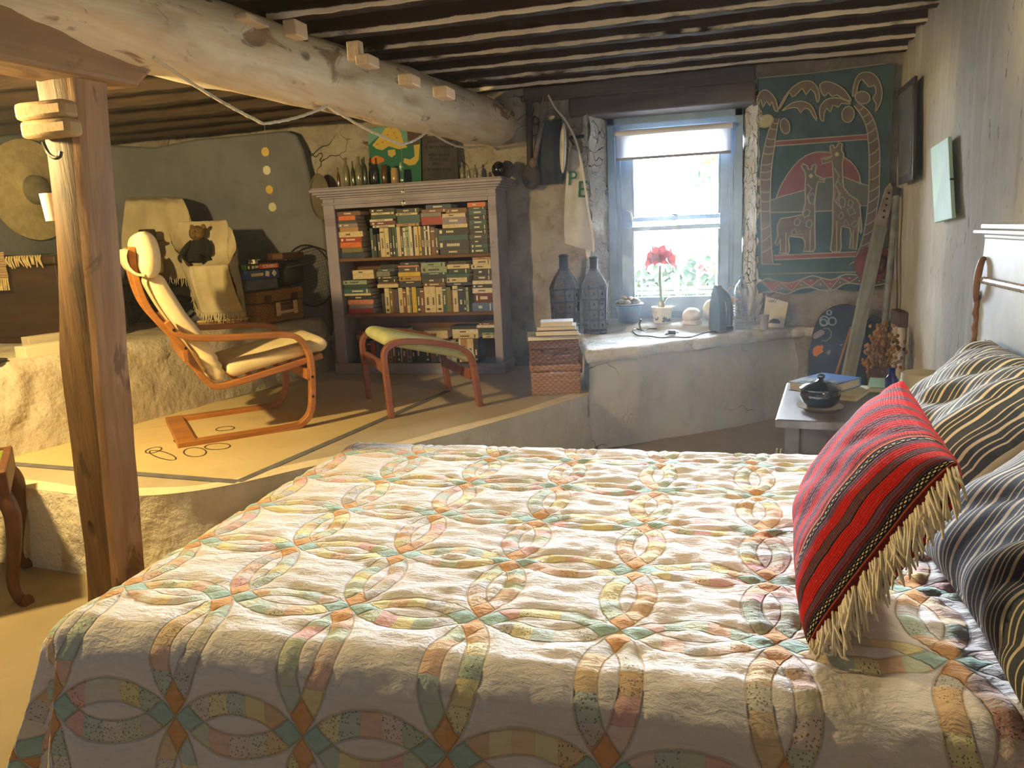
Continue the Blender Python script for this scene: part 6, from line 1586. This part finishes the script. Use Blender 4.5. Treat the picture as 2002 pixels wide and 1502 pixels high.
sheet(bm, [R_((243, 545), (372, 545), 4.60), R_((240, 480), (374, 470), 4.60), R_((241, 425), (370, 425), 4.61), R_((247, 397), (360, 394), 4.63), (U(252, 389, Y=4.70), U(354, 388, Y=4.70)), (U(256, 386, Y=4.80), U(350, 386, Y=4.80)), (U(252, 400, Y=4.84), U(352, 400, Y=4.84)), (U(250, 520, Y=4.85), U(352, 520, Y=4.85))], seed=1)
for s, px in (('l', 0), ('r', 1)):
    cols = [R_((243, 545), (372, 545), 4.60)[px], R_((240, 480), (374, 470), 4.60)[px], R_((241, 425), (370, 425), 4.61)[px], R_((247, 397), (360, 394), 4.63)[px]]
    back = [(U(250, 520, Y=4.85), U(352, 520, Y=4.85))[px], (U(250, 470, Y=4.85), U(352, 470, Y=4.85))[px], (U(252, 420, Y=4.84), U(352, 420, Y=4.84))[px], (U(256, 388, Y=4.80), U(350, 388, Y=4.80))[px]]
    sheet(bm, list(zip(cols, back)), 8, 5, .006, 3+px)
obj('cloth', bm, M_THROW, th1, world=True, smooth=180)
bm = NB(); rr = random.Random(8); fringe(bm, [U(372, 430, Y=4.59), U(375, 470, Y=4.585), U(373, 545, Y=4.585)], .05, 26, rr, d=Vector((.5, -.05, -.8))); fringe(bm, [U(243, 545, Y=4.59), U(372, 545, Y=4.59)], .05, 30, rr); obj('fringe', bm, M_THROW, th1, world=True)
th2 = thing('cream_throw', 'cream fringed throw draped over the front of the pram, hanging down to the ledge', 'throw', tuple(U(420, 560, Y=4.28)))
fb_, ft_, se_, bt_, br_2 = R_((396, 613), (476, 610), 4.21), R_((368, 522), (447, 519), 4.22), R_((372, 514), (446, 512), 4.38), R_((350, 447), (444, 441), 4.51), R_((354, 440), (441, 437), 4.545)
bm = NB(); mid = (fb_[0].lerp(ft_[0], .5)+Vector((0, -.015, 0)), fb_[1].lerp(ft_[1], .5)+Vector((0, -.015, 0)))
sheet(bm, [fb_, mid, ft_, (ft_[0].lerp(se_[0], .4)-Vector((0, 0, .03)), ft_[1].lerp(se_[1], .4)-Vector((0, 0, .03))), se_, (se_[0].lerp(bt_[0], .5), se_[1].lerp(bt_[1], .5)), bt_, br_2, (br_2[0]+Vector((0, .01, -.3)), br_2[1]+Vector((0, .01, -.3)))], 20, 6, .007, 5)
Lt = [U(332, 456, Y=4.46), U(338, 480, Y=4.38), U(352, 500, Y=4.28), ft_[0]]; Lb = [U(374, 556, Y=4.48), U(379, 582, Y=4.40), U(387, 604, Y=4.30), fb_[0]]
sheet(bm, list(zip(Lt, Lb)), 14, 5, .006, 7); sheet(bm, list(zip([bt_[0], bt_[0].lerp(se_[0], .5), se_[0], ft_[0]], Lt)), 6, 5, .004, 8)
Rt = [bt_[1], U(455, 452, Y=4.52), U(462, 485, Y=4.42), ft_[1]]; Rb = [U(466, 598, Y=4.46), U(476, 602, Y=4.40), U(481, 608, Y=4.33), fb_[1]]
sheet(bm, list(zip(Rt, Rb)), 14, 5, .006, 9); sheet(bm, list(zip([bt_[1], bt_[1].lerp(se_[1], .5), se_[1], ft_[1]], Rt)), 6, 5, .004, 10)
obj('cloth', bm, M_THROW, th2, world=True, smooth=180)
bm = NB(); fringe(bm, [p+Vector((0, -.004, 0)) for p in fb_], .06, 34, rr); fringe(bm, [p+Vector((0, -.004, 0)) for p in Rb], .05, 20, rr); fringe(bm, [p+Vector((-.004, -.004, 0)) for p in Lb], .05, 20, rr); obj('fringe', bm, M_THROW, th2, world=True)
M_BEAR = pm('olive_fur', S(118, 92, 44), S(96, 74, 34), .95, 30, bump=.9, bsc=90); M_BLK = pm('black_dress', S(30, 24, 16), S(20, 16, 12), .9, 12, bump=.4); M_HAT = pm('brown_felt', S(62, 46, 26), S(48, 36, 20), .95, 12)
def bear(label, c, s, black, hat):
    t = thing('teddy_bear', label, 'teddy bear', M=Matrix.Translation(c) @ Matrix.Scale(s, 4))
    bm = NB(); blob(bm, (0, 0, .085), (.075, .06, .095), jit=.1); blob(bm, (0, -.015, .215), (.062, .058, .056), jit=.1, seed=2); blob(bm, (0, -.066, .20), (.026, .022, .02), sub=2)
    for x in (-1, 1): blob(bm, (x*.05, .0, .262), (.02, .012, .02), sub=2)
    obj('body', bm, M_BEAR, t, smooth=180)
    for x in (-1, 1):
        bm = NB(); tube(bm, catmull([(x*.06, 0, .15), (x*.10, -.03, .11), (x*.115, -.06, .07)], 4), [.024]*4+[.022]*5, 9); blob(bm, (x*.115, -.062, .066), (.025, .025, .025), sub=2); obj('arm', bm, M_BLK if black else M_BEAR, t, smooth=180)
        bm = NB(); tube(bm, catmull([(x*.045, -.03, .03), (x*.065, -.09, .022), (x*.07, -.13, .028)], 4), .028, 9); blob(bm, (x*.07, -.14, .034), (.03, .024, .036), sub=2); obj('leg', bm, M_BLK if black else M_BEAR, t, smooth=180)
    bm = NB()
    for x in (-1, 1): blob(bm, (x*.022, -.068, .228), (.006, .005, .006), sub=1)
    blob(bm, (0, -.088, .205), (.008, .006, .006), sub=1); obj('face', bm, pm('bear_button', S(12, 10, 8), None, .2), t)
    if black:
        bm = NB(); lathe(bm, [(.052, .165), (.078, .12), (.095, .06), (.125, .012), (.12, .008), (.085, .05)], 22, cap=False)
        for v in bm.verts: v.co += Vector((nz(v.co, 20), nz(v.co, 20, 2), 0))*.012
        obj('dress', bm, M_BLK, t, smooth=180)
    if hat:
        bm = NB(); lathe(bm, [(.085, .252), (.088, .258), (.055, .262), (.052, .325), (.045, .332), (0, .334)], 22); obj('hat', bm, M_HAT, t)
    return t
p = U(395, 513, Y=4.42); p.z = se_[0].lerp(se_[1], .5).z+.004
bear('teddy bear in a black dress sitting in the hollow of the front throw', p, .86, True, False)
p = U(300, 548, Y=4.46); 
bear('teddy bear with a dark brown hat sitting against the left throw behind the armchair', p, 1.02, False, True)
# tray under the throw fringe
F0, F1 = Vector((-2.905, 4.42, 0)), Vector((-2.83, 4.86, 0)); d = (F1-F0).normalized(); rz = math.atan2(d.y, d.x); LZ2 = .745
q = U(440, 640, Z=LZ2)
M_TRAYW = pm('orange_wood', S(156, 104, 48), S(130, 84, 36), .5, 8)
t_ = thing('wooden_tray', 'orange wooden box with a pale rim lying on the ledge below the front throw', 'box', (q.x, q.y, LZ2), rad(28))
bm = NB(); bx(bm, -.16, .14, .0, .08, .002, .04); obj('tray', bm, M_TRAYW, t_, smooth=0, bevel=.004)
bm = NB(); bx(bm, -.165, .145, -.005, .085, .0405, .052); obj('rim', bm, pm('pale_rim_wood', S(206, 180, 120), None, .6), t_, smooth=0, bevel=.003)

# ---------------------------------------------------------------- wicker suitcase with games and bag on top
M_WV3 = weave('straw_weave', S(172, 122, 52), S(122, 82, 32))
CL, CD_, CH = .445, .15, .215
def ux(dx, dy, z, extra=0): # local frame of the case: x along front, y back from the front
    return TR(F0.x+d.x*dx-d.y*dy, F0.y+d.y*dx+d.x*dy, z, rz+extra)
cs = thing('wicker_suitcase', 'straw coloured wicker suitcase with leather handle on the ledge beside the bookcase', 'suitcase', M=ux(0, .0, .74))
bm = NB(); bx(bm, 0, CL, 0, CD_, .002, CH*.62); obj('case_body', bm, M_WV3, cs, smooth=0, bevel=.01)
bm = NB(); bx(bm, -.005, CL+.005, -.005, CD_+.005, CH*.64, CH); obj('lid', bm, M_WV3, cs, smooth=0, bevel=.01)
M_LEA = pm('brown_leather', S(86, 52, 24), S(70, 42, 20), .6, 12); M_TAG = pm('pale_leather', S(206, 176, 116), None, .6)
bm = NB(); tube(bm, catmull([(.09, -.008, .165), (.10, -.03, .13), (.16, -.04, .12), (.28, -.04, .12), (.34, -.03, .13), (.35, -.008, .165)], 5), .010, 8, flat=.6); bx(bm, .06, .12, -.012, -.004, .13, .185); bx(bm, .32, .38, -.012, -.004, .13, .185); obj('handle', bm, M_LEA, cs, smooth=40)
for x in (.135, .305):
    bm = NB(); bx(bm, x-.02, x+.02, -.052, -.044, .045, .135); obj('clasp', bm, M_TAG, cs, smooth=0, bevel=.004)
bm = NB(); bx(bm, .155, .285, -.050, -.046, .058, .076); obj('strap', bm, M_TAG, cs, smooth=0)
zt = .74+CH+.012
def gbox(name, label, dx, dy, z, w, dp, h, mat, extra=0, cat='game box'):
    t = thing(name, label, cat, M=ux(dx, dy, z, extra)); bm = NB(); bx(bm, 0, w, 0, dp, 0, h); obj('box', bm, mat, t, smooth=0, bevel=.003); return t
gbox('jigsaw_box', 'greyish purple box lowest in the pile of games on the wicker suitcase', -.06, .02, zt, .29, .13, .065, pm('mauve_box', S(104, 98, 116), S(82, 84, 88), .5, 10))
bb = gbox('game_box', 'bright blue game box with a yellow strip in the middle of the pile', -.055, .015, zt+.066, .30, .135, .062, pm('blue_box', S(54, 72, 128), S(44, 60, 110), .4, 6))
bm = NB(); bx(bm, .04, .15, -.0012, .0, .022, .042); obj('yellow_strip', bm, pm('yellow_strip', S(200, 176, 110), None, .6), bb, smooth=0)
for x, r_ in ((.19, .2), (.255, .785)):
    bm = NB(); bx(bm, -.017, .017, -.0012, 0, -.017, .017, M=Matrix.Translation((x, 0, .033)) @ Matrix.Rotation(r_, 4, 'Y')); obj('white_square', bm, pm('white_square', S(206, 196, 176), None, .6), bb, smooth=0)
sb2 = gbox('board_game', 'dark green board game box with a red SCRABBLE label on top of the pile', -.06, .012, zt+.129, .33, .135, .038, pm('green_box', S(28, 50, 36), S(22, 40, 30), .4, 6))
bm = NB(); bx(bm, .125, .305, -.0012, 0, .005, .033); lbl = obj('red_label', bm, pm('red_label', S(206, 74, 56), None, .5), sb2, smooth=0)
bm = NB(); text(bm, 'SCRABBLE', .030, Matrix.Translation((.22, -.0016, .0185)) @ RX, ext=.0003); obj('lettering', bm, pm('cream_letter', S(236, 220, 196), None, .6), sb2, smooth=0)
bm = NB(); bx(bm, .02, .035, -.0012, 0, .01, .028); bx(bm, .055, .075, -.0012, 0, .01, .028); bx(bm, .085, .115, -.0012, 0, .012, .028); obj('side_print', bm, pm('pale_print', S(196, 180, 150), None, .6), sb2, smooth=0)
gbox('small_box', 'little black and white box lying on top of the green board game', .07, .05, zt+.168, .075, .06, .028, pm('bw_box', S(206, 200, 180), S(40, 40, 36), .5, 22, contrast=(.48, .52)), .2, 'box')
bg = thing('black_bag', 'black padded bag standing on the right of the wicker suitcase', 'bag', M=ux(.415, .085, zt))
bm = NB(); blob(bm, (0, 0, .088), (.125, .085, .088), jit=.12, seed=3)
for v in bm.verts:
    v.co.x = math.copysign(abs(v.co.x/.125)**.6*.125, v.co.x); v.co.z = .088+math.copysign(min(1, abs((v.co.z-.088)/.088))**.6*.088, v.co.z-.088)
obj('bag_body', bm, pm('black_nylon', S(30, 32, 24), S(22, 24, 18), .6, 8), bg, smooth=180)
bm = NB(); tube(bm, catmull([(-.10, -.08, .13), (0, -.092, .135), (.10, -.08, .14)], 5), .004, 6); obj('zip', bm, pm('grey_zip', S(86, 88, 76), None, .5), bg)
hb_ = thing('leather_case', 'flat brown leather case on top of the black padded bag', 'case', M=ux(.415, .085, zt+.182))
bm = NB(); prism(bm, [(-.12, -.07), (.10, -.075), (.125, 0), (.10, .07), (-.11, .07), (-.135, 0)], 0, .045); obj('case', bm, M_LEA, hb_, smooth=0, bevel=.008)

# ---------------------------------------------------------------- round tray, mesh screen and pole left of the bookcase
c = U(627, 385, Y=5.065)
bm = NB(); lathe(bm, [(.155, 0), (.16, .012), (.15, .016), (.14, .006), (0, .004)], 40, Matrix.Diagonal((.5, 1, 1, 1)) @ Matrix.Rotation(PI/2, 4, 'X')); o = one('oval_tray', bm, pm('grey_tray', S(112, 104, 84), S(96, 88, 70), .7, 5), 'oval grey tray hanging on the alcove wall half behind the bookcase', 'tray', (0, 0, 0), smooth=50); o.location = c
sc = thing('mesh_screen', 'round dark wire mesh food cover leaning between the suitcase and the bookcase', 'mesh cover', M=Matrix.Translation((-2.84, 5.0, 1.02)) @ Matrix.Rotation(rad(-12), 4, 'Y') @ Matrix.Rotation(PI/2, 4, 'X'))
bm = NB(); tube(bm, [(.185*math.cos(2*PI*k/40), .22*math.sin(2*PI*k/40), 0) for k in range(40)], .006, 6, closed=True); obj('rim', bm, M_IRON, sc)
bm = NB()
for k in range(-9, 10):
    x = k*.0195; y = .22*math.sqrt(max(0, 1-(x/.185)**2)); tube(bm, [(x, -y, 0), (x, y, .004)], .0012, 3)
for k in range(-10, 11):
    y = k*.021; x = .185*math.sqrt(max(0, 1-(y/.22)**2)); tube(bm, [(-x, y, 0), (x, y, .002)], .0012, 3)
obj('mesh', bm, M_IRON, sc)
bm = NB(); tube(bm, [(-2.66, 4.93, PZ+.002), (-2.655, 5.02, .98)], .012, 8); one('metal_rod', bm, pm('grey_rod', S(110, 112, 106), None, .4, metal=.6), 'thin metal rod standing in the gap between the ledge and the bookcase', 'rod', (-2.66, 4.93, PZ))

# ---------------------------------------------------------------- on top of the bookcase
M_GLS = [pm('bottle_glass_'+n, S(*c), tuple(v*.7 for v in S(*c)), .12, 4, spec=.7, coat=.3) for n, c in (('pale', (120, 118, 92)), ('green', (58, 66, 48)), ('brown', (92, 66, 40)), ('dark', (36, 42, 40)), ('cream', (176, 150, 104)))]
def bottle(px, ptop, w, m, neck, label, y=4.98):
    p = U(px, 362-(px-680)*.06, Y=y); top = U(px, ptop, Y=y); h = max(.03, top.z-CT); r = w*.5*.0037
    t = thing('glass_bottle', label, 'bottle', (p.x, y, CT+.001), group='bottles and jars on top of the bookcase')
    bm = NB()
    if neck: prof = [(r*.9, 0), (r, .006), (r, h*.58), (r*.75, h*.68), (r*.36, h*.78), (r*.34, h*.95), (r*.42, h*.96), (r*.42, h), (0, h)]
    else: prof = [(r*.9, 0), (r, .006), (r, h*.82), (r*.85, h*.88), (r*.85, h), (0, h)]
    lathe(bm, prof, 18); obj('bottle', bm, M_GLS[m], t); return t
for a in ((663, 328, 6, 2, True, 'small brown bottle at the left end on top of the bookcase'), (679, 308, 12, 0, True, 'tall pale glass bottle second from the left on top of the bookcase'), (692, 315, 7, 1, True, 'slim dark green bottle right of the tall pale one on the bookcase'), (704, 306, 15, 0, True, 'broad grey glass bottle in the middle of the left bottles on the bookcase'), (715, 307, 9, 1, True, 'green bottle directly left of the painted fish picture'), (734, 322, 15, 3, False, 'dark jar under the orange fish of the painting'), (753, 322, 11, 2, False, 'brown jar in front of the painted fish picture'), (773, 329, 15, 4, False, 'cream jar right of the brown jar in front of the painting'), (905, 318, 10, 0, True, 'small clear bottle standing right of the slate sign'), (917, 333, 6, 0, False, 'tiny glass jar right of the small clear bottle'), (930, 322, 8, 0, True, 'little clear bottle left of the black glass float')): bottle(*a)
c = U(975, 333, Y=5.0); r = .046
bm = NB(); blob(bm, (0, 0, 0), (r, r, r*1.15)); o = one('glass_float', bm, M_GLAZE, 'glossy black glass ball at the right end of the bookcase top', 'ball', (0, 0, 0), smooth=180); o.location = (c.x, 5.0, CT+r*1.15)
bm = NB(); blob(bm, (0, 0, 0), (.05, .05, .056), jit=.15); o = one('gourd', bm, pm('grey_gourd', S(96, 92, 84), S(78, 74, 68), .7, 6), 'dull grey gourd behind the black ball on the bookcase', 'gourd', (0, 0, 0), smooth=180); q = U(1000, 330, Y=5.09); o.location = (-1.362, 5.085, CT+.056)
# painted fish picture and slate sign leaning on the wall
def zk(x, y, Y): return U(600+x/5.005, 200+y/5.005, Y=Y)
YP = 5.125
fpic = thing('fish_painting', 'green painting of yellow spotted fish leaning on the wall above the bookcase', 'painting', tuple(zk(850, 640, YP)))
M_PG = [pm('paint_'+n, S(*c), None, .8) for n, c in (('teal', (42, 104, 80)), ('aqua', (104, 150, 136)), ('yellow', (190, 168, 78)), ('orange', (190, 118, 44)), ('plum', (84, 60, 58)))]
def dz(L, k): return [zk(x, y, YP-.0006*k) for x, y in L]
P = [zk(*q, YP) for q in ((600, 250), (1110, 215), (1110, 640), (605, 665))]; P[3].z = P[2].z = CT+.012
bm = NB(); a = [bm.verts.new(p) for p in P]; b = [bm.verts.new(p+Vector((0, .012, 0))) for p in P]
bm.faces.new(a); bm.faces.new(b[::-1])
for i in range(4): bm.faces.new((a[i], a[(i+1) % 4], b[(i+1) % 4], b[i]))
obj('canvas', bm, M_PG[0], fpic, world=True, smooth=0)
bm = NB(); poly(bm, dz([(600, 255), (980, 222), (985, 400), (900, 380), (740, 300), (600, 420)], 1), 0); obj('pale_water', bm, M_PG[1], fpic, world=True, smooth=0)
for nm, L in (('spotted_fish', [(640, 420), (700, 350), (770, 250), (870, 225), (920, 300), (945, 390), (985, 440), (900, 460), (800, 430), (740, 470), (680, 455)]), ('curled_fish', [(1045, 420), (1105, 410), (1095, 560), (1060, 610), (1000, 620), (945, 590), (950, 545), (1010, 560), (1055, 530)]), ('small_fish', [(790, 470), (860, 460), (870, 510), (830, 540), (795, 520)])):
    bm = NB(); poly(bm, dz(L, 2), 0); obj(nm, bm, M_PG[2], fpic, world=True, smooth=0)
bm = NB(); poly(bm, dz([(600, 560), (680, 520), (750, 545), (760, 575), (700, 605), (620, 595)], 3), 0); obj('orange_fish', bm, M_PG[3], fpic, world=True, smooth=0)
bm = NB(); poly(bm, dz([(985, 225), (1110, 220), (1100, 410), (1000, 420), (985, 330)], 1), 0); obj('plum_corner', bm, M_PG[4], fpic, world=True, smooth=0)
bm = NB()
for x, y in ((690, 410), (820, 250), (850, 300), (880, 350), (790, 320), (830, 380), (900, 410), (740, 390)): poly(bm, [zk(x+11*math.cos(k*PI/5), y+11*math.sin(k*PI/5), YP-.0018) for k in range(10)], 0)
obj('spots', bm, M_PG[3], fpic, world=True, smooth=0)
ss = thing('slate_sign', 'dark slate sign with rows of faded lettering leaning on the wall above the bookcase', 'sign', tuple(zk(1300, 650, YP)))
P = [zk(*q, YP-.004) for q in ((1125, 330), (1460, 330), (1480, 690), (1130, 720))]; P[2].z = P[3].z = CT+.004
bm = NB(); a = [bm.verts.new(p) for p in P]; b = [bm.verts.new(p+Vector((0, .014, 0))) for p in P]
bm.faces.new(a); bm.faces.new(b[::-1])
for i in range(4): bm.faces.new((a[i], a[(i+1) % 4], b[(i+1) % 4], b[i]))
obj('slate', bm, pm('slate_dark', S(70, 66, 60), S(56, 52, 48), .8, 9), ss, world=True, smooth=0)
bm = NB(); rr = random.Random(2)
for y0, xa, xb in ((380, 1180, 1420), (440, 1170, 1430), (515, 1190, 1400), (560, 1200, 1380), (605, 1230, 1310), (660, 1160, 1400)):
    x = xa
    while x < xb:
        w = rr.uniform(10, 20); h = rr.uniform(12, 17)
        p0, p1 = zk(x, y0+h, YP-.0046), zk(x+w*.75, y0-h, YP-.0046)
        line_ = rr.randint(0, 2)
        bx(bm, p0.x, p0.x+.004, YP-.0056, YP-.004, p0.z, p1.z)
        if line_: bx(bm, p0.x, p1.x, YP-.0056, YP-.004, p1.z-.004, p1.z)
        if line_ == 2: bx(bm, p0.x, p1.x, YP-.0056, YP-.004, (p0.z+p1.z)/2-.002, (p0.z+p1.z)/2+.002)
        x += w+rr.uniform(3, 8)
obj('faded_lettering', bm, pm('faded_letter', S(36, 34, 32), None, .9), ss, world=True, smooth=0)

# ---------------------------------------------------------------- cord along the beam and glass mobiles
pins = [(300, 112, 2.46), (515, 242, 3.05), (640, 207, 3.42), (785, 283, 4.05), (838, 255, 4.36), (893, 286, 4.78), (945, 286, 5.08)]
def on_beam(px, py):
    best = None
    for k in range(300):
        y = 1.9+.011*k; q = U(px, py, Y=y); e = abs(math.hypot(q.x-beam_x(y), q.z-beam_z(y))-.166)
        if best is None or e < best[0]-1e-4: best = (e, y)
    return best[1]
yk = [on_beam(pins[i][0], pins[i][1]) for i in (0, 2, 4)]
pins = [pins[0][:2]+(yk[0],), pins[1][:2]+((yk[0]+yk[1])/2,), pins[2][:2]+(yk[1],), pins[3][:2]+((yk[1]+yk[2])/2,), pins[4][:2]+(yk[2],), pins[5], pins[6]]
P = [U(a, b, Y=c) for a, b, c in pins]
pts = []
for i in range(len(P)-1):
    for k in range(14):
        u = k/14; q = P[i].lerp(P[i+1], u)
        s = 0.012 if i in (0, 1, 2, 3) else .008
        q.z -= s*math.sin(PI*u); pts.append(q)
pts.append(P[-1])
bm = NB(); tube(bm, pts, .006, 7)
R2 = []
for i, p in enumerate(catmull(pts, 4)): R2.append(p+Vector((math.cos(i*.9), 0, math.sin(i*.9)))*.0035)
tube(bm, R2, .0042, 6)
one('beam_rope', bm, pm('white_rope', S(222, 214, 194), None, .8), 'white twisted cord looped in zigzags along the underside of the log beam', 'cord', tuple(P[0]))
M_AMB = pm('amber_disc', S(150, 122, 4), S(130, 104, 4), .2, 8, spec=.6, trans=.3); M_PRL = pm('pearl_disc', S(160, 156, 130), None, .2, spec=.6, trans=.5)
def mobile(label, top, hang, Y):
    t0 = U(*top, Y=Y); m = thing('hanging_mobile', label, 'mobile', tuple(t0))
    bm = NB(); z1 = U(*hang[-1][:2], Y=Y).z; tube(bm, [t0, Vector((t0.x, t0.y, z1))], .0011, 4); obj('thread', bm, pm('thread_grey', S(120, 116, 100), None, .6), m, world=True)
    for px, py, r, kind in hang:
        c = U(px, py, Y=Y); bm = NB()
        if kind in 'ap': lathe(bm, [(0, -.0015), (r*.97, -.0015), (r, 0), (r*.97, .0015), (0, .0015)], 24, Matrix.Translation(c) @ Matrix.Rotation(PI/2, 4, 'X'), cap=False); obj('disc', bm, M_AMB if kind == 'a' else M_PRL, m, world=True)
        elif kind == 'l': blob(bm, c, (r*.5, r*.3, r), sub=2); obj('leaf_drop', bm, pm('green_drop', S(120, 156, 120), None, .15, spec=.7, trans=.4), m, world=True)
        else: blob(bm, c, (r, r, r*1.6), sub=2); obj('glass_bead', bm, M_CLEAR if r > .012 else pm('silver_bead', S(210, 206, 190), None, .15, metal=.8), m, world=True)
mobile('mobile of amber and pearl discs hanging on a thread left of the bookcase', (517, 242), [(519, 297, .018, 'a'), (522, 333, .018, 'p'), (527, 371, .017, 'a'), (533, 405, .018, 'p')], pins[1][2])
mobile('thread with glass drops hanging in front of the bookcase cornice', (784, 284), [(784, 326, .022, 'l'), (785, 352, .006, 'b'), (787, 375, .008, 'b'), (788, 397, .010, 'b')], pins[3][2])
# ---------------------------------------------------------------- thin haze in the room air
bm = NB(); bx(bm, -5.15, 1.55, -2.45, 5.635, -.15, 2.5)
hz = bpy.data.materials.new('room_haze'); hz.use_nodes = True; nt_ = hz.node_tree; nt_.nodes.remove(nt_.nodes['Principled BSDF'])
vs_ = nt_.nodes.new('ShaderNodeVolumeScatter'); vs_.inputs['Density'].default_value = .0058; vs_.inputs['Anisotropy'].default_value = .72; vs_.inputs['Color'].default_value = (.90, .95, 1, 1)
nt_.links.new(vs_.outputs[0], nt_.nodes['Material Output'].inputs['Volume'])
hzo = obj('haze', bm, hz, smooth=0); hzo['kind'] = 'stuff'; tag(hzo, 'thin haze hanging in the air of the whole room', 'haze')

# ---------------------------------------------------------------- camera, light, render look
cam = bpy.data.cameras.new('camera'); co = bpy.data.objects.new('camera', cam); COL.objects.link(co); SC.camera = co
cam.sensor_fit = 'HORIZONTAL'; cam.sensor_width = 36; cam.lens = 36*FPX/2002; cam.clip_start = .02
R = Matrix((CR, -CD, -CF)).transposed()
co.matrix_world = Matrix.Translation((0, 0, CAMZ)) @ R.to_4x4()
w = bpy.data.worlds.new('sky'); SC.world = w; w.use_nodes = True
bg = w.node_tree.nodes['Background']; bg.inputs[0].default_value = (.80, .90, 1, 1); bg.inputs[1].default_value = SKY
def light(name, ty, loc, col, en, **k):
    l = bpy.data.lights.new(name, ty); l.color = col; l.energy = en
    for a, b in k.items(): setattr(l, a, b)
    o = bpy.data.objects.new(name, l); COL.objects.link(o); o.location = loc; return o
for nm, dx, k in (('daylight_fill_sun', -.16, .8), ('daylight_fill_sun', .03, 1.0), ('daylight_fill_sun', .20, 1.0)):  # three fanned suns added to spread window daylight across the bed
    sun = light(nm, 'SUN', (0, 12, 6), (.84, .92, 1.0), SUN_E*k, angle=rad(12))
    sun.rotation_euler = Vector((dx, -1, -.20)).to_track_quat('-Z', 'Y').to_euler()
light('left_lamp_bulb', 'POINT', (-2.85, 1.85, 1.74), (1, .72, .30), LAMP_L, shadow_soft_size=.05)
light('bedside_lamp_bulb', 'POINT', (.63, 1.6, 1.5), (1, .84, .55), LAMP_R, shadow_soft_size=.06)
for nm, loc, rx, sx, sy in (('window_portal', (-.3, 5.62, 1.28), rad(-90), .86, 1.35), ('back_portal', (-1.8, -2.42, 1.55), rad(90), .4, .4)):
    p = light(nm, 'AREA', loc, (1, 1, 1), 1, shape='RECTANGLE', size=sx, size_y=sy); p.data.cycles.is_portal = True
    p.rotation_euler = (rx, 0, 0)
SC.view_settings.view_transform = 'Standard'; SC.view_settings.look = 'None'; SC.view_settings.gamma = 1; SC.view_settings.use_curve_mapping = False
SC.view_settings.exposure = EXPO
try:
    SC.cycles.use_denoising = True; SC.cycles.max_bounces = 8; SC.cycles.diffuse_bounces = 5; SC.cycles.transparent_max_bounces = 12
    SC.cycles.caustics_reflective = False; SC.cycles.caustics_refractive = False; SC.cycles.sample_clamp_indirect = 6
except Exception: pass
